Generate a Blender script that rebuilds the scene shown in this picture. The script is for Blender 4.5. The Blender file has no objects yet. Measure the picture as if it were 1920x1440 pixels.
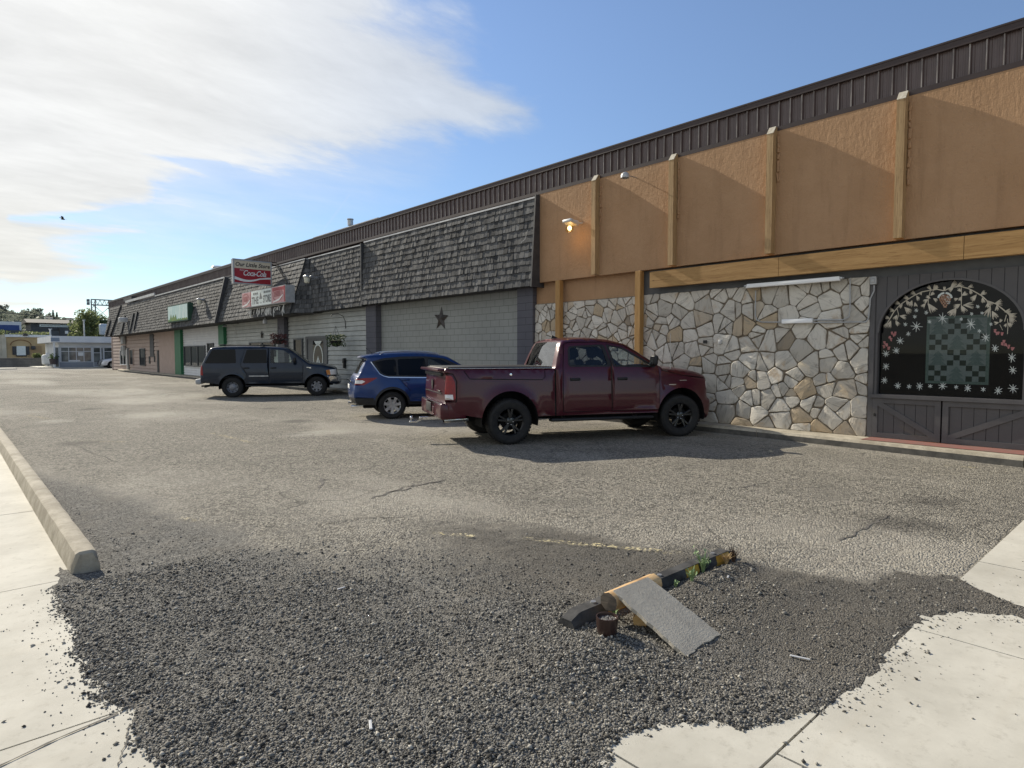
import bpy, bmesh, math, random
import numpy as np
from mathutils import Vector, Matrix, noise as mnoise
from mathutils.geometry import delaunay_2d_cdt
R = math.radians
PI = math.pi
rnd = random.Random(7)
scene = bpy.context.scene
COL = scene.collection

# ------------------------------------------------------------------ camera geometry (used to place things on known planes)
CF, CHZ, CYAW, CH = 1176.0, 662.0, 42.2, 1.66
_p = math.atan((CHZ - 720) / CF); _y = R(CYAW)
CFW = Vector((math.sin(_y) * math.cos(_p), math.cos(_y) * math.cos(_p), math.sin(_p)))
CR = Vector((math.cos(_y), -math.sin(_y), 0)); CU = CR.cross(CFW)
CO = Vector((0, 0, CH))
def ray(x, y): return CFW + CR * ((x - 960) / CF) + CU * ((720 - y) / CF)
def atz(x, y, z=0.0):
    d = ray(x, y); return CO + d * ((z - CH) / d.z)
def atx(x, y, X):
    d = ray(x, y); return CO + d * (X / d.x)
def aty(x, y, Y):
    d = ray(x, y); return CO + d * (Y / d.y)

# ------------------------------------------------------------------ objects
def tag(o, label=None, cat=None, group=None, kind=None):
    if label: o['label'] = label
    if cat: o['category'] = cat
    if group: o['group'] = group
    if kind: o['kind'] = kind
    return o
def thing(name, label, cat, loc=(0, 0, 0), rz=0.0, group=None):
    o = bpy.data.objects.new(name, None); COL.objects.link(o)
    o.location = loc; o.rotation_euler = (0, 0, rz); o.empty_display_size = .2
    return tag(o, label, cat, group)
def copy_tree(o, parent=None):
    c = o.copy(); COL.objects.link(c)
    if parent is not None: c.parent = parent
    for ch in o.children: copy_tree(ch, c)
    return c
def link_mesh(name, me, parent=None, origin=(0, 0, 0)):
    o = bpy.data.objects.new(name, me); COL.objects.link(o)
    if parent is not None: o.parent = parent
    else: o.location = origin
    return o

class MB:
    """collects shapes and links them as one mesh object"""
    def __init__(s, origin=(0, 0, 0)):
        s.v = []; s.f = []; s.m = []; s.r = []; s.o = Vector(origin); s.cm = 0; s.cr = 0.0
    def add(s, vs, fs):
        n = len(s.v)
        ox, oy, oz = s.o
        s.v += [(a[0] - ox, a[1] - oy, a[2] - oz) for a in vs]
        for f in fs:
            s.f.append([i + n for i in f]); s.m.append(s.cm); s.r.append(s.cr)
    def poly(s, pts): s.add(pts, [list(range(len(pts)))])
    def box(s, lo, hi):
        x0, y0, z0 = lo; x1, y1, z1 = hi
        s.add([(x0,y0,z0),(x1,y0,z0),(x1,y1,z0),(x0,y1,z0),(x0,y0,z1),(x1,y0,z1),(x1,y1,z1),(x0,y1,z1)],
              [(0,3,2,1),(4,5,6,7),(0,1,5,4),(1,2,6,5),(2,3,7,6),(3,0,4,7)])
    def rbox(s, c, size, mat=None, bev=.01, seg=2):
        bm = bmesh.new(); bmesh.ops.create_cube(bm, size=1)
        bmesh.ops.scale(bm, vec=size, verts=bm.verts)
        if bev > 0:
            bmesh.ops.bevel(bm, geom=list(bm.edges), offset=min(bev, min(size) * .49), segments=seg, profile=.5, affect='EDGES')
        M = Matrix.Translation(c) @ (mat.to_4x4() if mat is not None else Matrix.Identity(4))
        bm.verts.index_update()
        s.add([M @ v.co for v in bm.verts], [[v.index for v in f.verts] for f in bm.faces]); bm.free()
    def beam(s, a, b, w, h, bev=0.0):
        a = Vector(a); b = Vector(b); d = b - a
        q = d.to_track_quat('X', 'Z').to_matrix()
        s.rbox((a + b) / 2, (d.length, w, h), q, bev, 1)
    def tube(s, pts, r, n=8, cap=True, radii=None):
        pts = [Vector(p) for p in pts]; rings = []
        up = Vector((0, 0, 1)); prev = None
        for i, p in enumerate(pts):
            d = (pts[min(i+1, len(pts)-1)] - pts[max(i-1, 0)]).normalized()
            if prev is None:
                a = d.cross(up if abs(d.z) < .9 else Vector((1, 0, 0))).normalized()
            else:
                a = (prev - d * prev.dot(d)).normalized()
            prev = a; b = d.cross(a); rr = radii[i] if radii else r
            rings.append([p + (a * math.cos(2*PI*k/n) + b * math.sin(2*PI*k/n)) * rr for k in range(n)])
        vs = [v for ri in rings for v in ri]; fs = []
        for i in range(len(rings) - 1):
            for k in range(n):
                fs.append((i*n+k, i*n+(k+1) % n, (i+1)*n+(k+1) % n, (i+1)*n+k))
        if cap:
            fs.append(list(range(n))[::-1]); fs.append([(len(rings)-1)*n + k for k in range(n)])
        s.add(vs, fs)
    def lathe(s, prof, n=24, M=None, closed=False):
        """profile of (radius, height) about local z"""
        vs = []; fs = []; m = len(prof)
        for k in range(n):
            a = 2*PI*k/n
            for r, z in prof:
                p = Vector((r*math.cos(a), r*math.sin(a), z)); vs.append(M @ p if M is not None else p)
        for k in range(n):
            k2 = (k+1) % n
            for i in range(m if closed else m-1):
                j = (i+1) % m
                fs.append((k*m+i, k2*m+i, k2*m+j, k*m+j))
        s.add(vs, fs)
    def prism(s, pts, vec):
        n = len(pts); vec = Vector(vec); a = [Vector(p) for p in pts]; b = [p + vec for p in a]
        s.add(a + b, [list(range(n))[::-1], [n+i for i in range(n)]] + [(i, (i+1) % n, n+(i+1) % n, n+i) for i in range(n)])
    def ico(s, c, r, sub=1, sq=(1, 1, 1)):
        bm = bmesh.new(); bmesh.ops.create_icosphere(bm, subdivisions=sub, radius=1)
        bm.verts.index_update()
        s.add([(c[0]+v.co.x*r*sq[0], c[1]+v.co.y*r*sq[1], c[2]+v.co.z*r*sq[2]) for v in bm.verts], [[v.index for v in f.verts] for f in bm.faces]); bm.free()
    def build(s, name, mats, parent=None, smooth=None, merge=0.0, flip=False, fixn=True):
        me = bpy.data.meshes.new(name); me.from_pydata(s.v, [], s.f)
        if not isinstance(mats, (list, tuple)): mats = [mats]
        for m in mats: me.materials.append(m)
        me.polygons.foreach_set('material_index', s.m)
        if any(s.r):
            at = me.attributes.new('rnd', 'FLOAT', 'FACE'); at.data.foreach_set('value', s.r)
        if merge or fixn:
            bm = bmesh.new(); bm.from_mesh(me)
            if merge: bmesh.ops.remove_doubles(bm, verts=bm.verts, dist=merge)
            if fixn: bmesh.ops.recalc_face_normals(bm, faces=bm.faces)
            bm.to_mesh(me); bm.free()
        if smooth is not None:
            me.polygons.foreach_set('use_smooth', [True] * len(me.polygons))
            me.set_sharp_from_angle(angle=R(smooth))
        me.update()
        return link_mesh(name, me, parent, s.o)

def struct(name, mb, mats, **k):
    o = mb.build(name, mats, **k); o['kind'] = 'structure'; return o

def text_mesh(mb, s, size, origin, ux, uy, depth=.004, shear=0.0, align='CENTER', bold=0.0, spacing=1.0, squash=1.0):
    """lettering as thin solid geometry; ux = reading direction, uy = up"""
    cu = bpy.data.curves.new('t', 'FONT'); cu.body = s; cu.size = size; cu.align_x = align; cu.align_y = 'CENTER'
    cu.shear = shear; cu.offset = bold; cu.space_character = spacing; cu.resolution_u = 3
    o = bpy.data.objects.new('t', cu); COL.objects.link(o)
    dg = bpy.context.evaluated_depsgraph_get(); dg.update()
    me = bpy.data.meshes.new_from_object(o.evaluated_get(dg))
    ux = Vector(ux); uy = Vector(uy); n = ux.cross(uy); O = Vector(origin)
    mb.add([O + ux*v.co.x*squash + uy*v.co.y + n*depth for v in me.vertices], [list(p.vertices) for p in me.polygons])
    bpy.data.objects.remove(o); bpy.data.curves.remove(cu); bpy.data.meshes.remove(me)

def ribbon(mb, pts, w, n, lift=0.0):
    """flat stroke along pts lying in plane of normal n"""
    n = Vector(n); pts = [Vector(p) + n*lift for p in pts]; L = []; Q = []
    for i, p in enumerate(pts):
        d = (pts[min(i+1, len(pts)-1)] - pts[max(i-1, 0)]).normalized(); sd = n.cross(d)
        ww = w[i] if isinstance(w, (list, tuple)) else w
        L.append(p + sd*ww/2); Q.append(p - sd*ww/2)
    k = len(pts)
    mb.add(L + Q, [(i, i+1, k+i+1, k+i) for i in range(k-1)])

def roundpoly(P, r=.04, n=4):
    out = []
    k = len(P)
    for i in range(k):
        p = Vector(P[i]); a = (Vector(P[i-1])-p); b = (Vector(P[(i+1) % k])-p)
        rr = min(r, a.length*.45, b.length*.45); A = p + a.normalized()*rr; Bq = p + b.normalized()*rr
        for j in range(n+1):
            u = j/n; out.append(tuple(A*(1-u)**2 + p*2*u*(1-u) + Bq*u*u))
    return out

# ------------------------------------------------------------------ materials
class NT:
    def __init__(s, name):
        s.mat = bpy.data.materials.new(name); s.mat.use_nodes = True
        s.t = s.mat.node_tree; s.t.nodes.clear(); s.out = s.t.nodes.new('ShaderNodeOutputMaterial')
    def n(s, typ, **kw):
        nd = s.t.nodes.new('ShaderNode' + typ)
        for k, v in kw.items():
            if k == 'inp':
                for a, b in v.items():
                    if isinstance(b, bpy.types.NodeSocket): s.t.links.new(b, nd.inputs[a])
                    else: nd.inputs[a].default_value = b
            else: setattr(nd, k, v)
        return nd
    def m(s, op, a, b=0.0, c=0.0, clamp=False):
        nd = s.n('Math', operation=op, use_clamp=clamp)
        for i, x in enumerate((a, b, c)):
            if isinstance(x, bpy.types.NodeSocket): s.t.links.new(x, nd.inputs[i])
            else: nd.inputs[i].default_value = x
        return nd.outputs[0]
    def mix(s, f, a, b, blend='MIX'):
        nd = s.n('Mix', data_type='RGBA', blend_type=blend)
        for i, x in ((0, f), (6, a), (7, b)):
            if isinstance(x, bpy.types.NodeSocket): s.t.links.new(x, nd.inputs[i])
            else: nd.inputs[i].default_value = (x if not isinstance(x, tuple) else (*x[:3], 1))
        return nd.outputs[2]
    def sstep(s, x, lo, hi):
        nd = s.n('MapRange', interpolation_type='SMOOTHSTEP')
        for i, q in ((0, x), (1, lo), (2, hi)):
            if isinstance(q, bpy.types.NodeSocket): s.t.links.new(q, nd.inputs[i])
            else: nd.inputs[i].default_value = q
        return nd.outputs[0]
    def pos(s, scale=(1, 1, 1), world=False):
        src = s.n('NewGeometry').outputs['Position'] if world else s.n('TexCoord').outputs['Object']
        if tuple(scale) == (1, 1, 1): return src
        mp = s.n('Mapping', inp={'Vector': src, 'Scale': scale}); return mp.outputs[0]
    def noise(s, vec, scale, detail=4, rough=.55, dist=0.0):
        return s.n('TexNoise', inp={'Vector': vec, 'Scale': scale, 'Detail': detail, 'Roughness': rough, 'Distortion': dist}).outputs[0]
    def bump(s, h, strength=.3, dist=.01, normal=None):
        inp = {'Height': h, 'Strength': strength, 'Distance': dist}
        if normal is not None: inp['Normal'] = normal
        return s.n('Bump', inp=inp).outputs[0]
    def attr(s, name): return s.n('Attribute', attribute_name=name).outputs['Fac']
    def pbsdf(s, **inp):
        alias = {'col': 'Base Color', 'rough': 'Roughness', 'metal': 'Metallic', 'nrm': 'Normal', 'spec': 'Specular IOR Level', 'coat': 'Coat Weight', 'coatr': 'Coat Roughness', 'em': 'Emission Color', 'ems': 'Emission Strength'}
        d = {}
        for k, v in inp.items():
            if k in ('col', 'em') and isinstance(v, tuple): v = (*v[:3], 1)
            d[alias.get(k, k)] = v
        return s.n('BsdfPrincipled', inp=d).outputs[0]
    def done(s, sh): s.t.links.new(sh, s.out.inputs[0]); return s.mat

def pm(name, c1, c2=None, scale=3.0, rough=.7, bump=0.0, bscale=60.0, bdist=.005, metal=0.0, spec=.4, coat=0.0, stretch=(1, 1, 1), world=False, detail=5, contrast=(.3, .7)):
    t = NT(name); p = t.pos(stretch, world)
    col = c1
    if c2 is not None:
        col = t.mix(t.sstep(t.noise(p, scale, detail, .6), *contrast), c1, c2)
    kw = dict(col=col, rough=rough, metal=metal, spec=spec)
    if coat: kw.update(coat=coat, coatr=.03)
    if bump: kw['nrm'] = t.bump(t.noise(p, bscale, 4, .6), bump, bdist)
    return t.done(t.pbsdf(**kw))

def glass_mat(name, tint, refl=1.0, rough=.01, dirt=0.0, ior=1.55):
    """thin pane: what lies behind shows through, tinted, with a Fresnel reflection on top"""
    t = NT(name)
    tr = t.n('BsdfTransparent', inp={'Color': (*tint, 1)}).outputs[0]
    gl = t.n('BsdfGlossy', inp={'Color': (refl, refl, refl, 1), 'Roughness': rough}).outputs[0]
    bf = t.n('NewGeometry').outputs['Backfacing']          # a pane reflects alike from both of its sides
    fr = t.n('Fresnel', inp={'IOR': t.m('ADD', ior, t.m('MULTIPLY', bf, 1/ior - ior))}).outputs[0]
    sh = t.n('MixShader', inp={0: fr, 1: tr, 2: gl}).outputs[0]
    if dirt:
        df = t.n('BsdfDiffuse', inp={'Color': (.5, .48, .44, 1)}).outputs[0]
        sh = t.n('MixShader', inp={0: t.m('MULTIPLY', t.noise(t.pos(), 3, 5), dirt), 1: sh, 2: df}).outputs[0]
    return t.done(sh)

def emit_mat(name, c, s):
    t = NT(name); return t.done(t.n('Emission', inp={'Color': (*c, 1), 'Strength': s}).outputs[0])

M = {}
M['black'] = pm('black_plastic', (.012, .012, .013), (.02, .02, .021), 8, .55)
M['matte'] = pm('matte_black_metal', (.01, .01, .011), (.018, .018, .018), 9, .9, spec=.05)
M['rubber'] = pm('tyre_rubber', (.013, .013, .014), (.024, .023, .022), 14, .8, .2, 90)
M['dark'] = pm('dark_void', (.006, .006, .007), rough=.9)
M['steel'] = pm('galvanised_steel', (.35, .36, .37), (.5, .51, .52), 9, .4, metal=.7)
M['grey_metal'] = pm('grey_painted_metal', (.33, .34, .35), (.42, .43, .44), 6, .5)
M['white'] = pm('white_paint', (.72, .72, .70), (.8, .8, .79), 5, .5)
M['chrome'] = pm('chrome', (.75, .75, .76), rough=.12, metal=1.0)
M['alloy'] = pm('alloy', (.42, .43, .45), (.5, .51, .53), 12, .35, metal=.8)
M['steelrim'] = pm('dull_rim', (.16, .165, .18), (.3, .3, .32), 16, .5, metal=.4)
M['blackrim'] = pm('black_rim', (.01, .01, .011), rough=.35, coat=.3)
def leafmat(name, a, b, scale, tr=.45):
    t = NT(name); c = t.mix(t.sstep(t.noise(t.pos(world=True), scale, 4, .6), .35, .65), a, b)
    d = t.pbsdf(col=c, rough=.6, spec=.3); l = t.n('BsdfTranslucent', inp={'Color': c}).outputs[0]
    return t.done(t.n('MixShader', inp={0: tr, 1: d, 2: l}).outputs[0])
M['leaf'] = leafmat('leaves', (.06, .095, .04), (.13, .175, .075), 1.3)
M['leaf_far'] = leafmat('hazed_far_leaves', (.15, .17, .135), (.225, .24, .19), .12, .5)  # greyed and lightened: distance haze put into the leaf colour
M['leaf_light'] = leafmat('light_leaves', (.12, .155, .07), (.24, .27, .12), .9, .5)
M['bark'] = pm('bark', (.07, .05, .035), (.13, .1, .07), 8, .9, .5, 30)
# ================================================================== ground, pavements, kerbs
def fbm(x, y, s, o=4, seed=0.0):
    return mnoise.fractal(Vector((x*s + seed, y*s - seed*.7, seed*.31)), 1.0, 2.0, o)   # about -1..1

# edge of the loose gravel against the pale concrete, traced on the ground
_edge_px = [(110,1062),(96,1088),(88,1115),(100,1150),(124,1190),(131,1240),(150,1290),(212,1330),(246,1370),(262,1410),(300,1440),(330,1500),(500,1560),(800,1560),(1060,1530),
            (1140,1440),(1180,1388),(1250,1372),(1330,1362),(1400,1384),(1450,1368),(1500,1350),(1580,1322),(1640,1285),(1690,1230),(1700,1195),(1735,1160),(1800,1150),(1900,1162),(1990,1185)]
EDGE = [atz(*p).to_2d() for p in _edge_px]
_up_px = [(1985,1160),(1920,1140),(1850,1112),(1800,1085)]
GPOLY = EDGE + [atz(*p).to_2d() for p in _up_px] + [Vector((5.5, 9)), Vector((.66, 9)), Vector((.66, 5.75))]
GP = [(p.x, p.y) for p in GPOLY]
def inpoly(x, y, P):
    c = False; j = len(P) - 1
    for i in range(len(P)):
        xi, yi = P[i]; xj, yj = P[j]
        if (yi > y) != (yj > y) and x < (xj - xi) * (y - yi) / (yj - yi) + xi: c = not c
        j = i
    return c
def pdist(x, y, P, closed=True):
    b = 1e9; n = len(P)
    for i in range(n if closed else n-1):
        ax, ay = P[i]; bx, by = P[(i+1) % n]; dx = bx-ax; dy = by-ay
        t = max(0, min(1, ((x-ax)*dx + (y-ay)*dy) / (dx*dx+dy*dy+1e-12)))
        d = (ax+t*dx-x)**2 + (ay+t*dy-y)**2
        if d < b: b = d
    return math.sqrt(b)
def sm(a, b, x):
    t = max(0., min(1., (x-a)/(b-a))); return t*t*(3-2*t)
EP = [(p.x, p.y) for p in EDGE]
def loose(x, y):
    """how thickly dark loose gravel lies here, 0..1"""
    n = fbm(x, y, .9, 4, 3.1)
    # soft front where the gravel thins out over the old chip seal (upper side)
    yf = 4.5 + .9*n
    k = sm(3.9, 5.0, x); yf = yf*(1-k) + (1.5 + .3*n - 1.2*sm(5.1, 6.0, x))*k
    if x < 2.2: yf += (2.2-x)*5.0
    g = 1 - sm(yf-2.2*(1-.8*k), yf+2.4*(1-.82*k), y)
    return max(0., min(1., g))
def mound(x, y):
    h = .05*math.exp(-(((x-3.75)/.75)**2 + ((y-2.05)/.38)**2)) + .045*math.exp(-(((x-2.3)/.6)**2 + ((y-2.2)/.3)**2))
    h += .05*math.exp(-(((x-4.2)/.5)**2 + ((y-2.33)/.12)**2))
    h += .012*fbm(x, y, 2.2, 3, 9.0) + .006*fbm(x, y, 7.0, 2, 1.0)
    return h

t = NT('parking_lot_surface'); P = t.pos(world=True)
lo = t.attr('loose'); pale = t.attr('pale')
v1 = t.n('TexVoronoi', inp={'Vector': P, 'Scale': 62.0, 'Randomness': 1.0})
v2 = t.n('TexVoronoi', inp={'Vector': P, 'Scale': 27.0, 'Randomness': 1.0})
chip = t.n('SeparateColor', inp={0: v1.outputs['Color']}).outputs[0]
chip2 = t.n('SeparateColor', inp={0: v2.outputs['Color']}).outputs[1]
fine = t.noise(P, 38, 3, .75); mid = t.noise(P, 1.1, 5, .6); big = t.noise(t.pos((1, .45, 1), True), .28, 4, .6)
seal = t.mix(t.sstep(chip, .1, .9), (.06, .055, .046), (.37, .34, .28))
seal = t.mix(t.m('MULTIPLY', t.sstep(fine, .4, .7), .6), seal, (.48, .445, .375))
seal = t.mix(t.m('MULTIPLY', t.sstep(chip2, .6, .95), .55), seal, (.035, .033, .03))
seal = t.mix(t.m('MULTIPLY', t.sstep(mid, .45, .72), .5), seal, (.17, .158, .135))
seal = t.mix(t.m('MULTIPLY', t.sstep(big, .45, .66), .5), seal, (.46, .425, .36))
seal = t.mix(t.m('MULTIPLY', t.m('MULTIPLY', pale, .45), t.sstep(t.noise(P, 3.0, 5, .65), .25, .6)), seal, (.56, .53, .45))
ov = t.n('TexVoronoi', inp={'Vector': P, 'Scale': .42, 'Randomness': 1.0}).outputs['Distance']
seal = t.mix(t.m('MULTIPLY', t.sstep(t.m('ADD', ov, t.m('MULTIPLY', t.noise(P, 2.5, 5, .7), .25)), .34, .18), .55), seal, (.06, .056, .05))
warp = t.n('VectorMath', operation='ADD', inp={0: P, 1: t.n('VectorMath', operation='SCALE', inp={0: t.n('TexNoise', inp={'Vector': P, 'Scale': 1.1, 'Detail': 5.0}).outputs['Color'], 'Scale': 1.1}).outputs[0]}).outputs[0]
ce = t.n('TexVoronoi', feature='DISTANCE_TO_EDGE', inp={'Vector': warp, 'Scale': .55}).outputs['Distance']
ck = t.m('MULTIPLY', t.sstep(ce, .014, .004), t.sstep(t.noise(P, .45, 3, .6), .46, .6))
seal = t.mix(t.m('MULTIPLY', ck, .45), seal, (.045, .042, .038))
v3 = t.n('TexVoronoi', inp={'Vector': P, 'Scale': 105.0, 'Randomness': 1.0})
chip3 = t.n('SeparateColor', inp={0: v3.outputs['Color']}).outputs[0]
dk = t.mix(t.sstep(chip3, .0, 1.0), (.028, .027, .026), (.235, .225, .2))
dk = t.mix(t.m('MULTIPLY', t.sstep(chip2, .7, 1.), .4), dk, (.32, .30, .27))
dxy = t.n('SeparateXYZ', inp={0: P}).outputs
dirt = t.sstep(t.m('ADD', dxy[0], t.m('MULTIPLY', t.noise(P, 1.2, 4, .6), 1.2)), 3.1, 4.2)
dust = t.mix(t.m('MULTIPLY', t.sstep(t.noise(P, 1.7, 6, .65), .45, .75), .55), dk, (.2, .178, .145))
dust = t.mix(t.m('MULTIPLY', dirt, .6), dust, t.mix(t.sstep(t.noise(P, 55, 5, .75), .35, .65), (.045, .04, .034), (.15, .132, .105)))
lf = t.sstep(t.m('ADD', lo, t.m('MULTIPLY', t.m('SUBTRACT', t.noise(P, 5, 6, .75), .5), 1.0)), .15, .85)
col = t.mix(lf, seal, dust)
hgt = t.m('ADD', t.m('MULTIPLY', v1.outputs['Distance'], -1.0), t.m('MULTIPLY', fine, .8))
hg2 = t.m('ADD', t.m('MULTIPLY', v3.outputs['Distance'], -.5), t.m('MULTIPLY', fine, .5))
hm = t.n('Mix', data_type='FLOAT', inp={0: lf, 2: hgt, 3: hg2}).outputs[0]
nb = t.bump(hm, .95, .02)
M['lot'] = t.done(t.pbsdf(col=col, rough=.92, nrm=nb, spec=.25))

def grid_sheet(name, xs, ys, zf, lf_, pf_, mat):
    nx, ny = len(xs), len(ys)
    V = np.empty((nx*ny, 3), np.float32); L = np.empty(nx*ny, np.float32); Q = np.empty(nx*ny, np.float32)
    k = 0
    for y in ys:
        for x in xs:
            V[k] = (x, y, zf(x, y)); L[k] = lf_(x, y); Q[k] = pf_(x, y); k += 1
    ii = np.arange((nx-1)*(ny-1)); a = ii // (nx-1) * nx + ii % (nx-1)
    F = np.stack([a, a+1, a+1+nx, a+nx], 1)
    me = bpy.data.meshes.new(name); me.from_pydata(V.tolist(), [], F.tolist())
    for nm, D in (('loose', L), ('pale', Q)):
        at = me.attributes.new(nm, 'FLOAT', 'POINT'); at.data.foreach_set('value', D)
    me.materials.append(mat); me.polygons.foreach_set('use_smooth', [True]*len(me.polygons))
    o = link_mesh(name, me); o['kind'] = 'structure'; return o

def cover(x, y):
    """1 inside the gravel spill, 0 on bare concrete, ragged at the edge"""
    ins = inpoly(x, y, GP); d = pdist(x, y, EP, False)
    s = d if ins else -d
    return s + .05*fbm(x, y, 6, 4, 5.5) + .025*fbm(x, y, 22, 3, 2.2)
X0, X1, Y0, Y1 = -.6, 7.8, -.4, 8.0
def near_z(x, y):
    b = min(1., min(x-X0, X1-x, y-Y0, Y1-y) / .4)
    z = mound(x, y)*b*sm(7.5, 5.0, y)*sm(7.6, 5.6, x)
    on_slab = (y < 1.15) or (x < 2.0 and y < 5.6) or (x < 5.4 and y < 1.9) or x < .66
    if on_slab:
        c = cover(x, y); k = sm(-.03, .05, c)
        if x < .66 and y > 5.7: k *= sm(.40, .56, x + .12*fbm(x, y, 1.2, 3, 8.))
        if x > 5.5 and y < 1.15 and not inpoly(x, y, GP): k = 0
        z = -.012 + k*(.022 + max(0., z))
    return z
def near_loose(x, y):
    if (y < 1.5 and x < 5.3) or x < .66: return 1.0
    if x >= 5.3 and y < 1.25 and inpoly(x, y, GP): return 1.0
    return loose(x, y)
nz = 170
xs = list(np.linspace(X0, X1, 215)); ys = list(np.linspace(Y0, Y1, 215))
PALE = [atz(*p).to_2d() for p in ((215,735),(280,778),(150,735),(60,716),(330,742),(250,752),(100,790),(40,705),(600,812))]
PSZ = [(2.2,3.5),(1.0,1.1),(1.5,3.),(1.2,6.),(1.6,2.5),(1.,2.),(.5,.6),(2.5,8.),(.8,.5)]
def palef(x, y):
    s = 0
    for p, (a, b) in zip(PALE, PSZ):
        u = (x-p.x)/a; v = (y-p.y)/b; s = max(s, 1 - (u*u+v*v))
    return max(0., min(1., s*1.3 + .25*fbm(x, y, .5, 3, 4.))) if s > 0 else 0.
grid_sheet('parking_lot', xs, ys, near_z, near_loose, palef, M['lot'])
def flat(x, y): return 0.0
grid_sheet('parking_lot', list(np.linspace(X0, 13.2, 60)), list(np.linspace(Y1, 76, 240)), flat, lambda x, y: loose(x, y) if y < 16 else 0., palef, M['lot'])
grid_sheet('parking_lot', list(np.linspace(X1, 13.2, 40)), list(np.linspace(Y0, Y1, 50)), flat, loose, palef, M['lot'])
mb = MB()     # the ground beyond: one ring of sheets out to the horizon
B = 3000.
mb.poly([(-B,-B,0),(B,-B,0),(B,Y0,0),(-B,Y0,0)]); mb.poly([(-B,Y0,0),(X0,Y0,0),(X0,76,0),(-B,76,0)])
mb.poly([(13.2,Y0,0),(B,Y0,0),(B,76,0),(13.2,76,0)]); mb.poly([(-B,76,0),(B,76,0),(B,B,0),(-B,B,0)])
struct('ground', mb, pm('ground_surface', (.15, .14, .12), (.24, .225, .19), .6, .95, .4, 40, world=True), fixn=False)

# ---- pale concrete pavement with real joints
t = NT('pavement_concrete'); P = t.pos(world=True)
c = t.mix(t.sstep(t.noise(P, 1.3, 6, .65), .3, .7), (.45, .425, .36), (.59, .56, .48))
c = t.mix(t.m('MULTIPLY', t.sstep(t.noise(P, 14, 6, .75), .52, .72), .55), c, (.33, .305, .25))
c = t.mix(t.m('MULTIPLY', t.sstep(t.noise(P, 120, 3, .7), .6, .75), .45), c, (.38, .36, .32))
c = t.mix(t.m('MULTIPLY', t.sstep(t.noise(t.pos((.25, 4, 1), True), 1.4, 5, .6), .5, .75), .25), c, (.5, .45, .36))
gv = t.n('TexVoronoi', inp={'Vector': P, 'Scale': 2.3}).outputs['Distance']
c = t.mix(t.m('MULTIPLY', t.sstep(gv, .035, .02), .7), c, (.16, .15, .13))
c = t.mix(t.m('MULTIPLY', t.sstep(t.noise(P, .55, 5, .7), .5, .7), .4), c, (.36, .335, .275))
M['concrete'] = t.done(t.pbsdf(col=c, rough=.85, nrm=t.bump(t.noise(P, 160, 4, .7), .25, .004), spec=.3))
mb = MB(); zt = .006; g = .012
def slab(x0, x1, y0, y1): mb.box((x0+g/2, y0+g/2, -.12), (x1-g/2, y1-g/2, zt + rnd.uniform(-.001, .001)))
for a, b in ((-6., 1.13),): pass
ysL = [-6, -3.5, -1.0, 1.13, 3.31, 5.54, 8.2, 10.8, 13.4, 16, 18.6, 21.2, 24, 30, 40, 60]
for i in range(len(ysL)-1):
    x1 = 2.0 if ysL[i+1] < 5.6 else .66
    if ysL[i+1] <= 1.2: x1 = 2.5
    slab(-2.4, -.9, ysL[i], ysL[i+1]); slab(-.9, x1, ysL[i], ysL[i+1])
slab(2.5, 4.28, -1.0, 1.13); slab(2.5, 4.28, -3.5, -1.0); slab(2.0, 4.0, 1.13, 1.9)
xr = [4.28, 6.05, 7.9, 9.8, 11.6, 14, 18, 24]
for i in range(len(xr)-1):
    slab(xr[i], xr[i+1], -.9, 1.15); slab(xr[i], xr[i+1], -3.4, -.9)
slab(4.0, 5.4, 1.15, 1.9)
struct('pavement', mb, M['concrete'])
mb = MB()   # crack running beside the joint of the left slab, and across the right one
M['crack'] = pm('crack_fill', (.085, .08, .07), (.17, .155, .135), 9, .95, world=True)
def crack(pts, w, z, jit=.012, seg=10):
    out = []
    for a, b in zip(pts[:-1], pts[1:]):
        for k in range(seg): 
            q = a.lerp(b, k/seg); out.append(Vector((q.x + rnd.uniform(-jit, jit), q.y + rnd.uniform(-jit, jit), z)))
    out.append(Vector((pts[-1].x, pts[-1].y, z)))
    ribbon(mb, out, [w*rnd.uniform(.4, 1.2) for _ in out], (0, 0, 1))
crack([atz(-80,1478), atz(0,1440), atz(110,1388), atz(222,1341)], .013, .0105, .001, 5)
crack([atz(222,1440), atz(236,1395), atz(243,1365)], .007, .0105, .006)
struct('pavement_crack', mb, M['crack'], fixn=False)
mb = MB()
crack([atz(1548,1028), atz(1605,1000), atz(1668,966)], .026, .007, .02, 14)
crack([atz(700,935), atz(775,912), atz(835,900)], .035, .006, .05, 8); crack([atz(720,925), atz(790,905)], .02, .006, .05, 8)
crack([atz(598,915), atz(606,898)], .05, .006, .03, 5); crack([atz(620,980), atz(680,972), atz(760,968)], .02, .006, .04)
crack([atz(1360,918), atz(1440,905)], .02, .006, .04); crack([atz(90,742), atz(155,738)], .05, .006, .1, 5)
crack([atz(200,771), atz(300,769)], .04, .006, .1, 5); crack([atz(265,743), atz(345,741)], .05, .006, .1, 5)
crack([atz(1630,897), atz(1700,902)], .02, .006, .02); crack([atz(130,830), atz(215,866)], .018, .006, .04)
struct('asphalt_crack', mb, M['crack'], fixn=False)
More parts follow.
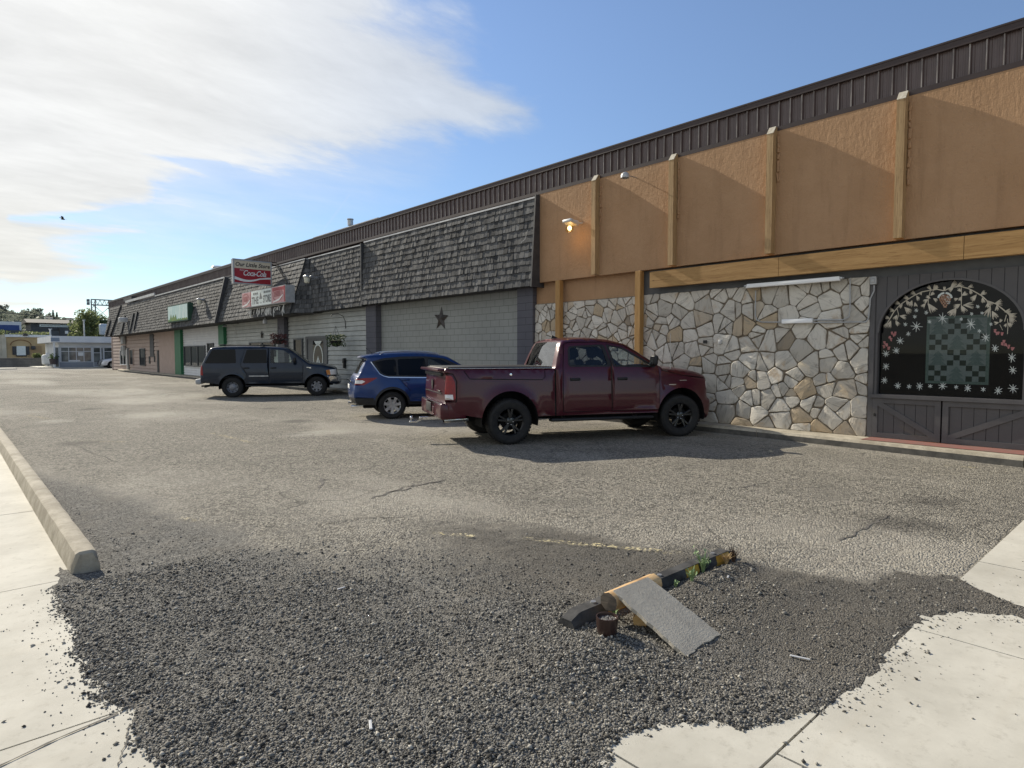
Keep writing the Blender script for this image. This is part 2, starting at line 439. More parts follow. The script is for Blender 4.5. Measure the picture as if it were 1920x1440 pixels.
# worn parking lines
t = NT('worn_line_paint'); P = t.pos(world=True)
msk = t.sstep(t.noise(P, 30, 4, .75), .5, .58)
msk2 = t.m('MULTIPLY', msk, t.sstep(t.noise(P, 2.2, 3, .6), .38, .6))
pb = t.pbsdf(col=t.mix(t.noise(P, 6), (.62, .5, .2), (.66, .6, .42)), rough=.8)
M['line'] = t.done(t.n('MixShader', inp={0: msk2, 1: t.n('BsdfTransparent').outputs[0], 2: pb}).outputs[0])
mb = MB()
def pline(a, b, w=.1, z=.016):
    a = atz(*a); b = atz(*b); n = 16
    pts = [a.lerp(b, i/n) for i in range(n+1)]
    for p in pts: p.z = max(0, near_z(p.x, p.y) if (X0 < p.x < X1 and Y0 < p.y < Y1) else 0) + z
    ribbon(mb, pts, w, (0, 0, 1))
pline((980,1012), (1285,1042), .09); pline((800,1002), (890,1008), .07); pline((300,972), (372,978), .1)
pline((395,812), (480,832), .1, .006); pline((50,778), (88,785), .12, .006); pline((150,828), (235,829), .1, .006)
pline((1770,873), (1835,878), .08, .006)
struct('parking_line', mb, M['line'], fixn=False)

# ---- kerb block along the lot (left)
t = NT('kerb_concrete'); P = t.pos(world=True)
c = t.mix(t.sstep(t.noise(P, 3.0, 6, .7), .3, .7), (.30, .265, .205), (.50, .45, .36))
c = t.mix(t.m('MULTIPLY', t.sstep(t.noise(P, 26, 5, .7), .52, .7), .5), c, (.22, .2, .165))
M['kerb'] = t.done(t.pbsdf(col=c, rough=.9, nrm=t.bump(t.noise(P, 70, 5, .7), .5, .01), spec=.2))
mb = MB(); secs = []
ysK = [5.62, 5.64, 5.7] + list(np.linspace(5.9, 24, 60))
for i, y in enumerate(ysK):
    j = .006*fbm(3, y, 3, 3); e = .02 if i == 0 else 0
    secs.append([(.65+j, y, -.05), (.662+j+e, y, .06), (.69+j+e, y, .15-e), (.715+j, y, .165-e+j), (.795+j, y, .165-e-j), (.82-j-e, y, .15-e), (.838-j, y, .05), (.845, y, -.05)])
n = 8
mb.add([p for s in secs for p in s], [(i*n+k, i*n+k+1, (i+1)*n+k+1, (i+1)*n+k) for i in range(len(secs)-1) for k in range(n-1)] + [list(range(n))[::-1]])
kb = mb.build('concrete_kerb', M['kerb'], smooth=35)
tag(kb, 'weathered concrete kerb block running along the left edge of the parking lot', 'kerb')

# ---- kerbed walk along the building
mb = MB(); 
fr = [(-9, 11.5), (1.7, 11.53), (5.9, 11.86), (9, 11.93), (22, 11.95), (41, 11.8), (66, 11.85), (69, 12.2)]
seg = []
for (ya, xa), (yb, xb) in zip(fr[:-1], fr[1:]):
    n = max(1, int((yb-ya)/2.4))
    for i in range(n):
        u0, u1 = i/n, (i+1)/n; seg.append((ya+(yb-ya)*u0, xa+(xb-xa)*u0, ya+(yb-ya)*u1, xa+(xb-xa)*u1))
for y0, x0, y1, x1 in seg:
    y0 += .006; y1 -= .006
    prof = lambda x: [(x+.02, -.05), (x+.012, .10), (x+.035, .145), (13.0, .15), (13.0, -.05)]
    a = [(q[0], y0, q[1]) for q in prof(x0)]; b = [(q[0], y1, q[1]) for q in prof(x1)]
    n_ = len(mb.f)
    mb.add(a+b, [(0,1,2,3,4), (9,8,7,6,5)] + [(i, 5+i, 5+(i+1) % 5, (i+1) % 5) for i in range(5)])
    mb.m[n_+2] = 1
struct('building_pavement', mb, [M['kerb'], pm('shaded_kerb_face', (.075, .072, .066), (.14, .132, .118), 5, .9, .5, 40, world=True)])  # front faces: dark stone, darkened further by shade put into the colour
mb = MB(); mb.poly([(11.72, -3, .154), (12.33, -3, .154), (12.33, 3.98, .154), (11.86, 4.0, .154)])
struct('painted_pavement', mb, pm('worn_red_paint', (.26, .105, .085), (.2, .115, .095), 5, .85, .2, 80, world=True), fixn=False)

# ---- loose gravel: far too many to count
def gravel():
    rg = np.random.default_rng(5); pts = []
    def scatter(n, x0, x1, y0, y1, dens):
        xs = rg.uniform(x0, x1, n); ys = rg.uniform(y0, y1, n); u = rg.uniform(0, 1, n)
        for x, y, q in zip(xs, ys, u):
            f = (CO.x-x)*0
            # in view only
            dx, dy = x, y; dep = dx*CFW.x + dy*CFW.y; lat = dx*CR.x + dy*CR.y
            if dep < 1.6 or abs(lat) > dep*.9 + .3: continue
            if q < dens(x, y, dep): pts.append((x, y))
    def d1(x, y, dep):
        slabby = (y < 1.15) or (x < 2.0 and y < 5.6) or (x < 5.4 and y < 1.9) or x < .66
        c = cover(x, y) if slabby else 1.0
        fall = 1.0 if dep < 3.0 else max(.1, 1 - (dep-3.0)/3.2)
        if slabby and c < 0.0:
            return max(0.0, .12*math.exp(c/.06)) + .0035*math.exp(c/.45) if not (x > 5.5 and y > -.2 and c < -.3) else .002
        L = near_loose(x, y)
        L = max(0, L*1.3-.3)
        cl = (.55 + .45*sm(-.3, .4, fbm(x, y, 1.4, 3, 6.)))*(1 - .85*sm(2.7, 3.5, x+.3*fbm(x, y, .8, 3, 4.))) + (.4 if mound(x, y) > .03 else 0)
        return L*fall*cl
    scatter(420000, -.2, 6.6, .3, 5.4, d1); scatter(42000, .7, 6.5, 5.4, 9.5, lambda x, y, d: d1(x, y, d)*.8)
    N = len(pts); P = np.array(pts)
    base = np.array([[1,0,-.1],[-.15,1,.05],[-1,.1,0],[.1,-1,.1],[0,0,1],[0,0,-1]], np.float32)
    fac = np.array([[0,1,4],[1,2,4],[2,3,4],[3,0,4],[1,0,5],[2,1,5],[3,2,5],[0,3,5]], np.int32)
    s = np.clip(rg.lognormal(math.log(.0041), .45, N), .0023, .015)
    V = base[None] * (1 + rg.uniform(-.35, .35, (N, 6, 3))) * np.stack([s*1.25, s*.95, s*.7], 1)[:, None, :]
    a = rg.uniform(0, 2*PI, N); b = rg.uniform(-.5, .5, N)
    ca, sa, cb, sb = np.cos(a), np.sin(a), np.cos(b), np.sin(b)
    x = V[..., 0]*cb[:, None] + V[..., 2]*sb[:, None]; z = -V[..., 0]*sb[:, None] + V[..., 2]*cb[:, None]; y = V[..., 1]
    zz = np.array([max(near_z(px, py) if (X0 < px < X1 and Y0 < py < Y1) else 0., .006 if (py < 1.15 or px < .66 or (px < 2 and py < 5.6)) else -.02) for px, py in pts])
    W = np.stack([x*ca[:, None] - y*sa[:, None] + P[:, 0:1], x*sa[:, None] + y*ca[:, None] + P[:, 1:2], z + (zz + s*.35)[:, None]], 2).reshape(-1, 3)
    F = (fac[None] + (np.arange(N)*6)[:, None, None]).reshape(-1, 3)
    me = bpy.data.meshes.new('gravel')
    me.vertices.add(len(W)); me.vertices.foreach_set('co', W.astype(np.float32).ravel())
    me.loops.add(F.size); me.loops.foreach_set('vertex_index', F.ravel().astype(np.int32))
    me.polygons.add(len(F)); me.polygons.foreach_set('loop_start', np.arange(0, F.size, 3, dtype=np.int32)); me.polygons.foreach_set('loop_total', np.full(len(F), 3, np.int32))
    at = me.attributes.new('rnd', 'FLOAT', 'FACE'); at.data.foreach_set('value', np.repeat(rg.uniform(0, 1, N), 8).astype(np.float32))
    me.update(calc_edges=True)
    t = NT('loose_gravel'); r = t.attr('rnd')
    c = t.mix(t.sstep(r, 0., .85), (.045, .042, .038), (.27, .255, .225)); c = t.mix(t.sstep(r, .86, .97), c, (.46, .43, .37))
    me.materials.append(t.done(t.pbsdf(col=c, rough=.85, spec=.15)))
    o = link_mesh('gravel', me); tag(o, 'dark crushed basalt gravel spilled over the lot and the pavement edge', 'gravel', kind='stuff')
gravel()
# ================================================================== the long commercial building
BO = Vector((12.35, 30, 0))
bld = thing('commercial_building', 'long low commercial building with brown metal parapet, tan stucco, grey shake mansard and stone front', 'building', BO)
def bmb(): return MB(BO)
# ---- materials
t = NT('tan_stucco'); P = t.pos(world=True)
c = t.mix(t.sstep(t.noise(P, 1.2, 5, .6), .3, .7), (.385, .235, .132), (.43, .268, .155))
c = t.mix(t.m('MULTIPLY', t.sstep(t.noise(t.pos((1, 1, .12), True), 5, 4, .6), .5, .72), .32), c, (.25, .15, .085))
c = t.mix(t.m('MULTIPLY', t.sstep(t.noise(P, 14, 5, .7), .62, .75), .35), c, (.2, .11, .06))
h = t.m('ADD', t.noise(P, 9, 6, .7), t.m('MULTIPLY', t.noise(t.pos((1, 1, .25), True), 26, 3, .6), .6))
M['stucco'] = t.done(t.pbsdf(col=c, rough=.9, nrm=t.bump(h, .8, .03, t.bump(t.noise(P, 120, 3, .6), .2, .004)), spec=.2))
def wood(name, a, b, d, sc=(1, 1, 1), knots=True):
    t = NT(name); P = t.pos(sc)
    g = t.noise(P, 2.4, 6, .65, .5)
    c = t.mix(t.sstep(g, .3, .7), a, b)
    w = t.noise(t.pos((sc[0]*2, sc[1]*2, sc[2]*2)), 3.0, 5, .7, .8)
    c = t.mix(t.m('MULTIPLY', t.sstep(w, .5, .68), .7), c, d)
    if knots:
        v = t.n('TexVoronoi', inp={'Vector': t.pos((1, 1, 2.2)), 'Scale': 1.6}).outputs['Distance']
        c = t.mix(t.m('MULTIPLY', t.sstep(v, .09, .04), .8), c, (.08, .035, .012))
    return t.done(t.pbsdf(col=c, rough=.65, nrm=t.bump(g, .25, .01), spec=.3))
M['timber'] = wood('honey_timber', (.33, .188, .07), (.43, .26, .105), (.2, .10, .032), (7, .4, 7))
M['post'] = wood('honey_post_timber', (.34, .19, .065), (.45, .265, .10), (.22, .11, .032), (8, 8, .5), False)
M['pilwood'] = wood('weathered_pilaster_timber', (.33, .21, .10), (.46, .31, .16), (.2, .12, .055), (8, 8, .5), False)
M['capwood'] = pm('pale_peeling_cap', (.36, .32, .25), (.5, .47, .4), 20, .8)
M['parapet'] = pm('brown_metal', (.075, .049, .045), (.095, .064, .059), 3, .38, metal=.0, spec=.65, world=True)
M['ribstrip'] = pm('worn_rib_edges', (.14, .12, .11), (.42, .39, .36), 2.0, .6, world=True)
M['parapet2'] = pm('brown_metal_trim', (.04, .026, .025), (.05, .034, .032), 3, .5, world=True)
t = NT('weathered_shakes'); r = t.attr('rnd'); P = t.pos((1, 1, .18), True)
c = t.mix(r, (.034, .035, .038), (.172, .173, .176)); c = t.mix(t.m('MULTIPLY', t.sstep(t.noise(P, 45, 4, .7), .4, .75), .6), c, (.035, .036, .038))
c = t.mix(t.m('MULTIPLY', t.sstep(t.noise(t.pos(world=True), .8, 4), .5, .75), .35), c, (.12, .118, .115))
M['shake'] = t.done(t.pbsdf(col=c, rough=.85, nrm=t.bump(t.noise(P, 70, 4, .7), .6, .008), spec=.25))
M['trimdark'] = pm('dark_trim', (.035, .036, .04), (.055, .056, .06), 5, .6, world=True)
M['flash'] = pm('pale_flashing', (.42, .42, .42), (.6, .6, .6), 2, .45, .2, 30, metal=.2, world=True)
def blocks(name, a, b, joint, mw, mh, bumpk=.5, shift=.5):
    t = NT(name); g = t.n('NewGeometry'); s = t.n('SeparateXYZ', inp={0: g.outputs['Position']}).outputs
    v = t.n('CombineXYZ', inp={0: t.m('ADD', s[1], s[0]), 1: s[2], 2: 0.0}).outputs[0]
    br = t.n('TexBrick', offset=shift, inp={'Vector': v, 'Color1': (1, 1, 1, 1), 'Color2': (.9, .9, .9, 1), 'Mortar': (0, 0, 0, 1), 'Scale': 1.0, 'Mortar Size': .007, 'Mortar Smooth': .3, 'Bias': 0.0, 'Brick Width': mw, 'Row Height': mh})
    P = t.pos(world=True); f = br.outputs['Fac']
    c = t.mix(t.sstep(t.noise(P, .9, 5, .6), .3, .7), a, b); c = t.mix(1.0, c, br.outputs['Color'], 'MULTIPLY') if False else c
    c = t.mix(t.m('MULTIPLY', t.sstep(t.noise(t.pos((1, 1, .15), True), 3.5, 5, .65), .55, .8), .22), c, (.09, .09, .085))
    c = t.mix(f, c, joint)
    return t.done(t.pbsdf(col=c, rough=.8, nrm=t.bump(t.m('SUBTRACT', t.m('MULTIPLY', t.noise(P, 60, 3, .7), .2), f), bumpk, .012), spec=.25))
M['block'] = blocks('sage_block', (.25, .26, .25), (.285, .295, .285), (.125, .133, .125), .41, .205)
M['blockpil'] = blocks('slate_block', (.095, .095, .112), (.11, .11, .128), (.055, .055, .065), .8, .205)
M['siding'] = pm('grey_siding', (.34, .355, .345), (.42, .435, .42), 2.5, .7, .2, 40, world=True)
M['pink'] = pm('dusty_pink_siding', (.385, .305, .265), (.44, .35, .31), 2.0, .75, .2, 40, world=True)
M['pinkpanel'] = pm('pink_panel', (.375, .29, .25), (.42, .325, .285), 3, .8, .15, 60, world=True)
M['whitewall'] = pm('white_siding', (.62, .63, .65), (.70, .71, .72), 2, .7, world=True)
M['green'] = pm('green_paint', (.015, .115, .05), (.02, .14, .062), 4, .55, world=True)
M['slate'] = pm('slate_paint', (.082, .078, .081), (.10, .096, .099), 4, .55, .15, 30, world=True)
t = NT('slate_boards'); P = t.pos(world=True); s = t.n('SeparateXYZ', inp={0: P}).outputs
gr = t.sstep(t.m('ABSOLUTE', t.m('SUBTRACT', t.m('FRACT', t.m('MULTIPLY', s[1], 1/.165)), .5)), .485, .46)
c = t.mix(t.noise(P, 4, 5), (.082, .078, .081), (.10, .096, .099)); c = t.mix(t.m('SUBTRACT', 1.0, gr), c, (.02, .02, .022))
M['boards'] = t.done(t.pbsdf(col=c, rough=.6, nrm=t.bump(gr, .5, .006), spec=.3))
M['fascia'] = pm('grey_fascia', (.10, .105, .11), (.13, .135, .14), 3, .7, .1, 40, world=True)
M['frame'] = pm('dark_frame', (.07, .075, .08), (.085, .09, .095), 5, .5, world=True)
M['pane'] = pm('dark_window_glass', (.012, .014, .016), (.03, .033, .035), 1.5, .05, spec=.6, world=True)
M['shopglass'] = glass_mat('shop_window_glass', (.62, .66, .68), .45)

# ---- main volumes
SX = 12.25
mb = bmb(); mb.box((SX, -9, 3.60), (12.6, 12.38, 6.05)); stucco = mb.build('stucco_wall', M['stucco'], bld)
mb = bmb(); mb.box((12.42, 8.4, .1), (12.62, 12.72, 3.60)); mb.build('recessed_wall', M['stucco'], bld)
mb = bmb(); mb.box((12.40, -9, 2.98), (12.66, 9.2, 3.598)); mb.build('fascia_board', M['fascia'], bld)
mb = bmb(); mb.box((14.6, -9, 0.05), (26, 74, 5.6)); mb.box((12.62, -9, 5.6), (26, 70, 6.1)); mb.build('main_volume', M['trimdark'], bld)
# ---- brown metal parapet with real ribs
PXF = 12.27
mb = bmb(); mb.box((PXF+.05, -9, 6.06), (12.7, 73, 6.62))
y = -9.0
while y < 73:
    mb.add([(PXF+.05, y, 6.1), (PXF+.012, y+.012, 6.1), (PXF+.012, y+.04, 6.1), (PXF+.05, y+.052, 6.1), (PXF+.05, y, 6.6), (PXF+.012, y+.012, 6.6), (PXF+.012, y+.04, 6.6), (PXF+.05, y+.052, 6.6)], [(0,1,5,4), (1,2,6,5), (2,3,7,6)])
    for q in (.085, .15):
        mb.add([(PXF+.05, y+q, 6.1), (PXF+.043, y+q+.012, 6.1), (PXF+.043, y+q+.028, 6.1), (PXF+.05, y+q+.04, 6.1), (PXF+.05, y+q, 6.6), (PXF+.043, y+q+.012, 6.6), (PXF+.043, y+q+.028, 6.6), (PXF+.05, y+q+.04, 6.6)], [(0,1,5,4), (1,2,6,5), (2,3,7,6)])
    y += .22
par = mb.build('metal_parapet', M['parapet'], bld)
mb = bmb(); y = -9.0
while y < 73:
    mb.box((PXF+.006, y+.020, 6.1), (PXF+.0125, y+.032, 6.575)); y += .22
mb.build('rib_strip', M['ribstrip'], par)['kind'] = 'stuff'
mb = bmb(); mb.box((PXF-.02, -9, 6.58), (12.75, 73.05, 6.70)); mb.box((PXF-.03, -9, 6.685), (PXF, 73.05, 6.715)); mb.build('parapet_cap', M['parapet2'], par)
mb = bmb(); mb.box((12.246, -9, 6.0), (12.5, 73.0, 6.085)); mb.build('parapet_base_trim', M['parapet2'], par)
mb = bmb(); mb.box((PXF-.03, 21, 6.715), (PXF+.1, 26.5, 6.74)); mb.box((PXF-.03, 33.5, 6.716), (PXF+.1, 71, 6.738)); mb.build('parapet_flashing', M['flash'], par)

# ---- pilasters on the stucco
for i, yc in enumerate((-5.5, -3.2, -.95, 1.3, 3.58, 5.84, 8.08, 10.32)):
    mb = bmb(); mb.box((SX-.17, yc-.065, 3.615), (SX+.02, yc+.065, 5.93)); mb.prism([(SX-.17, yc-.065, 5.93), (SX+.02, yc-.065, 5.93), (SX+.02, yc-.065, 6.07), (SX-.06, yc-.065, 6.07)], (0, .13, 0))
    o = mb.build('pilaster', M['pilwood'], bld)
    mb = bmb(); mb.prism([(SX-.176, yc-.068, 5.93), (SX-.064, yc-.068, 6.078), (SX-.055, yc-.068, 6.07), (SX-.165, yc-.068, 5.92)], (0, .136, 0)); mb.build('pilaster_cap', M['capwood'], o)
    # broken ridge of old plaster beside the board
    mb = bmb(); z = 5.9; pr = random.Random(i*3+1)
    while z > 4.0 + pr.uniform(0, 1.2):
        h = pr.uniform(.08, .2); w = pr.uniform(.02, .06); mb.rbox((SX-.012, yc-.075-w/2, z-h/2), (.05, w, h), Matrix.Rotation(pr.uniform(-.2, .2), 3, 'X'), .012, 1); z -= h*pr.uniform(.75, 1.3)
    mb.build('plaster_ridge', M['stucco'], o)
# ---- timber beam under the overhang (three lengths) and posts
bx = 12.13
ys = [atx(1218, 510, bx).y, atx(1460, 482, bx).y, atx(1808, 445, bx).y, -3.0, -9.]
for a, b in zip(ys[:-1], ys[1:]):
    mb = bmb(); mb.box((bx, b+.004, 3.16), (bx+.14, a-.004, 3.525)); mb.build('timber_beam', M['timber'], bld)
mb = bmb(); mb.box((bx+.14, -9, 3.2), (12.42, ys[0]-.3, 3.46)); mb.build('beam_backing', M['trimdark'], bld)
for yc in (11.62, 9.02):
    mb = bmb(); mb.rbox((12.24, yc, 1.86), (.15, .16, 3.46), None, .008, 1); mb.build('timber_post', M['post'], bld, smooth=30)

# ---- crazy paving stone wall: each stone its own block, in one mesh
def clip(poly, p, n):
    out = []
    for i in range(len(poly)):
        a = poly[i]; b = poly[(i+1) % len(poly)]; da = (a-p).dot(n); db = (b-p).dot(n)
        if da <= 0: out.append(a)
        if (da < 0) != (db < 0) and abs(da-db) > 1e-9: out.append(a + (b-a)*(da/(da-db)))
    return out
def stones(y0, y1, z0, z1, seed, amin, amax, smin=.34):
    """coarse cells, each broken by random cuts into angular slabs"""
    rg = random.Random(seed); pts = []; tries = 0
    while tries < 3000:
        tries += 1; p = Vector((rg.uniform(y0, y1), rg.uniform(z0, z1)))
        if all((p-q).length > smin*rg.uniform(.75, 1.25) for q in pts): pts.append(p)
    cells = []
    for i, p in enumerate(pts):
        poly = [Vector((y0, z0)), Vector((y1, z0)), Vector((y1, z1)), Vector((y0, z1))]
        for j, q in enumerate(pts):
            if i != j and (q-p).length < 2.2 and len(poly) >= 3: poly = clip(poly, (p+q)/2, (q-p).normalized())
        if len(poly) >= 3: cells.append(poly)
    def area(P): return abs(sum(P[i].x*P[(i+1) % len(P)].y - P[(i+1) % len(P)].x*P[i].y for i in range(len(P)))/2)
    out = []; st_ = [(c, rg.uniform(amin, amax)) for c in cells]
    while st_:
        P_, tgt = st_.pop(); A_ = area(P_)
        if A_ < tgt: out.append(P_); continue
        cen = sum(P_, Vector((0, 0)))/len(P_)
        # cut roughly across the longest direction
        L = max(((P_[a]-P_[b]) for a in range(len(P_)) for b in range(a)), key=lambda v: v.length); base = math.atan2(L.y, L.x) + rg.gauss(0, .3)
        n = Vector((math.cos(base), math.sin(base))); c = cen + n*rg.uniform(-.16, .16)*L.length*.6
        for sg in (1, -1):
            q = clip(P_, c, n*sg)
            if len(q) >= 3 and area(q) > .004: st_.append((q, rg.uniform(amin, amax)))
    return out
STX = 12.35
mb = bmb(); mort = bmb()
mort.box((STX+.028, 4.06, .1), (12.6, 12.66, 3.03))
sr = random.Random(4)
for (ya, yb, za, zb, sd, a0, a1) in ((4.06, 9.1, .14, 3.04, 3, .045, .23), (9.1, 12.66, .14, 3.02, 8, .04, .12)):
    for poly in stones(ya, yb, za, zb, sd, a0, a1, .29 if sd == 3 else .235):
        cen = sum(poly, Vector((0, 0)))/len(poly)
        # inset by the mortar width, roughen the outline
        ins = []
        k = len(poly); area = sum(poly[i].x*poly[(i+1) % k].y - poly[(i+1) % k].x*poly[i].y for i in range(k))/2
        P2 = poly if area > 0 else poly[::-1]
        q = [v.copy() for v in P2]; g = sr.uniform(.007, .012)
        for i in range(k):
            a = P2[i]; b = P2[(i+1) % k]; d = b-a
            if d.length < 1e-4: continue
            n = Vector((d.y, -d.x)).normalized(); q = clip(q, a - n*g, n)
            if len(q) < 3: break
        if len(q) < 3: continue
        q = [Vector(v) for v in roundpoly([tuple(v) for v in q], .04, 3)]
        rr = []
        for i in range(len(q)):
            a = q[i]; b = q[(i+1) % len(q)]; m = max(1, int((b-a).length/.07))
            for j in range(m):
                w = a.lerp(b, j/m); dn = fbm(w.x, w.y, 7, 4, 2.)*.016; rr.append(w + (w-cen).normalized()*dn)
        tx = sr.uniform(-.05, .05); tz = sr.uniform(-.06, .06); th = sr.uniform(.0, .022)
        def fx(v, d): return STX - th + d + tx*(v.x-cen.x) + tz*(v.y-cen.y) + .006*fbm(v.x, v.y, 5, 2, 7.)
        outer = [(fx(v, .04), v.x, v.y) for v in rr]; face = [(fx(cen+(v-cen)*.985, .005), cen.x+(v.x-cen.x)*.985, cen.y+(v.y-cen.y)*.985) for v in rr]
        inner = [(fx(cen+(v-cen)*.9, -.002), cen.x+(v.x-cen.x)*.9, cen.y+(v.y-cen.y)*.9) for v in rr]
        n = len(rr); cpt = [(fx(cen, -.003), cen.x, cen.y)]
        mb.cr = sr.random()*.98+.01
        mb.add(outer+face+inner+cpt, [(i, (i+1) % n, n+(i+1) % n, n+i) for i in range(n)] + [(n+i, n+(i+1) % n, 2*n+(i+1) % n, 2*n+i) for i in range(n)] + [(2*n+i, 2*n+(i+1) % n, 3*n) for i in range(n)])
t = NT('quartzite_stones'); r = t.attr('rnd'); P = t.pos(world=True)
rv = t.n('CombineXYZ', inp={0: t.m('MULTIPLY', r, 37.0), 1: t.m('MULTIPLY', r, 91.0), 2: t.m('MULTIPLY', r, 53.0)}).outputs[0]
pv = t.n('VectorMath', operation='ADD', inp={0: P, 1: rv}).outputs[0]
ang = t.n('VectorRotate', rotation_type='X_AXIS', inp={'Vector': pv, 'Angle': t.m('MULTIPLY', r, 47.0)}).outputs[0]
st = t.n('Mapping', inp={'Vector': ang, 'Scale': (1, 1.2, 6)}).outputs[0]
r2 = t.m('FRACT', t.m('MULTIPLY', r, 7.31)); r3 = t.m('FRACT', t.m('MULTIPLY', r, 17.7))
c = t.mix(r2, (.44, .41, .36), (.65, .615, .55)); c = t.mix(t.sstep(r3, .82, .95), c, (.45, .355, .24)); c = t.mix(t.sstep(r3, .975, .98), c, (.3, .25, .19))
vein = t.noise(st, 2.2, 6, .7, 1.0)
c = t.mix(t.m('MULTIPLY', t.sstep(vein, .48, .7), .75), c, (.22, .205, .18))
c = t.mix(t.m('MULTIPLY', t.sstep(t.noise(pv, 2.6, 5, .7), .55, .72), .6), c, (.36, .235, .115))
c = t.mix(t.m('MULTIPLY', t.sstep(t.noise(pv, 4.5, 6, .75), .59, .72), .75), c, (.085, .07, .055))
M['stone'] = t.done(t.pbsdf(col=c, rough=.75, nrm=t.bump(t.m('ADD', vein, t.noise(P, 30, 4, .7)), .55, .015), spec=.3))
M['mortar'] = pm('brown_mortar', (.17, .14, .105), (.24, .2, .155), 9, .95, .5, 60, world=True)
sw = mb.build('stone_wall', M['stone'], bld, smooth=25)
mort.build('mortar', M['mortar'], sw)

# ---- slate painted shop front with the arched window
FX = 12.35
wy0, wy1 = atx(1917, 740, FX).y, atx(1643, 738, FX).y           # right, left jamb
zs, zsp, ztop = .93, 2.02, atx(1782, 523, FX).z
cy = (wy0+wy1)/2; hw = (wy1-wy0)/2; rise = ztop - zsp
hole = [(wy1, zs)] + [(cy + hw*math.cos(R(a)), zsp + rise*math.sin(R(a))) for a in range(0, 181, 6)] + [(wy0, zs)]
outer = [(-9, .88), (4.05, .88), (4.05, 3.0), (-9, 3.0)]
V = [Vector(p) for p in outer] + [Vector(p) for p in hole]; no = len(outer); nh = len(hole)
E = [(i, (i+1) % no) for i in range(no)] + [(no+i, no+(i+1) % nh) for i in range(nh)]
vs, es, fs, *_ = delaunay_2d_cdt(V, E, [], 0, 1e-5)
mb = bmb(); vv = [(FX, v.x, v.y) for v in vs]; ff = []
for f in fs:
    c_ = (vs[f[0]]+vs[f[1]]+vs[f[2]])/3
    if not inpoly(c_.x, c_.y, hole): ff.append(list(f))
mb.add(vv, ff); k = len(hole)
mb.add([(FX, p[0], p[1]) for p in hole]+[(FX+.14, p[0], p[1]) for p in hole], [(i, (i+1) % k, k+(i+1) % k, k+i) for i in range(k)])
mb.build('board_front', M['boards'], bld)
mb = bmb(); mb.poly([(FX+.10, p[0], p[1]) for p in hole]); win = mb.build('arched_window', M['shopglass'], bld, fixn=False)
mb = bmb()
ring = []
for s_, x_ in ((1.0, FX-.004), (1.0, FX+.10)): pass
for i in range(1, k-2):
    a = Vector(hole[i]); b = Vector(hole[i+1]); mb.beam((FX-.004, a.x, a.y), (FX-.004, b.x, b.y), .02, .035)
mb.build('window_frame', M['slate'], win)
mb = bmb(); mb.box((FX-.055, wy0-.05, .865), (FX+.13, wy1+.1, .925)); mb.build('window_sill', M['slate'], win)
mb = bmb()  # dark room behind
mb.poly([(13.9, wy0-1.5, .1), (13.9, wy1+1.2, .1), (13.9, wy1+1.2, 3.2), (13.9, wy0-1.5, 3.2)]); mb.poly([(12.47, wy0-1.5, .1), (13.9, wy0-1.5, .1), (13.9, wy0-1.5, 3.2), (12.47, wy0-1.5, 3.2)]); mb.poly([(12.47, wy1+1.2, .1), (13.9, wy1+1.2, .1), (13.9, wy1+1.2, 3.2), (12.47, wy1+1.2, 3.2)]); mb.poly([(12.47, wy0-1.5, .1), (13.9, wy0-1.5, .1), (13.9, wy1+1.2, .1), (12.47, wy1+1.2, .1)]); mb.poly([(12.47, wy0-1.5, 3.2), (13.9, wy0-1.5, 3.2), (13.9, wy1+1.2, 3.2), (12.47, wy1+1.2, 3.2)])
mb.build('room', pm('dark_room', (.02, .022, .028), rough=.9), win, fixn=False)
# painted decoration on the glass, built in window coordinates from the photograph's own proportions
def wp(px, py): q = atx(px, py, FX+.096); return Vector((FX+.096, q.y, q.z))
M['paintw'] = pm('white_window_paint', (.50, .54, .53), (.62, .66, .64), 30, .9); M['paintc'] = pm('cream_window_paint', (.44, .40, .33), (.56, .52, .44), 25, .9)
M['paintr'] = pm('red_window_paint', (.32, .12, .12), (.42, .2, .2), 25, .9); M['paintb'] = pm('brown_window_paint', (.22, .1, .06), (.42, .28, .2), 40, .9)
Nx = Vector((-1, 0, 0)); LK = [0]
def pr_(mb, pts, w, n, lift=0.0):
    LK[0] += 1; ribbon(mb, pts, w, n, lift + (LK[0] % 60)*.00012)
def zp(zx, zy): return (1620 + zx*300/1662, 500 + zy*260/1440)
mb = bmb(); dr = random.Random(3)
flakes = [(545,620,65),(815,535,62),(1112,595,62),(1265,735,48),(1362,850,46),(375,770,42),(338,872,40),(228,905,42),(228,1035,42),(213,1180,42),(350,1238,40),(468,1245,28),(580,1243,45),(690,1240,28),(817,1238,48),(958,1250,26),(1078,1262,44),(1240,1275,32),(1395,1288,48),(1548,1265,55),(1545,1075,50),(1535,945,50),(545,455,24),(528,520,24),(648,478,24),(680,572,24),(430,600,24),(460,698,26),(1183,415,24),(1120,490,22),(1228,482,20),(1012,545,22),(1200,668,26),(1320,598,20)]
for zx, zy, r_ in flakes:
    n = 8 if r_ > 38 else 6; a0 = dr.uniform(0, 1)
    for j in range(n):
        a = a0*.3 + PI/2 + 2*PI*j/n; L = r_*dr.uniform(.75, 1.05)
        pr_(mb, [wp(*zp(zx+math.cos(a)*3, zy+math.sin(a)*3)), wp(*zp(zx+math.cos(a)*L, zy+math.sin(a)*L))], [.012, .006], Nx)
mb.build('painted_snowflake', M['paintw'], win, fixn=False)['kind'] = 'stuff'
mb = bmb()
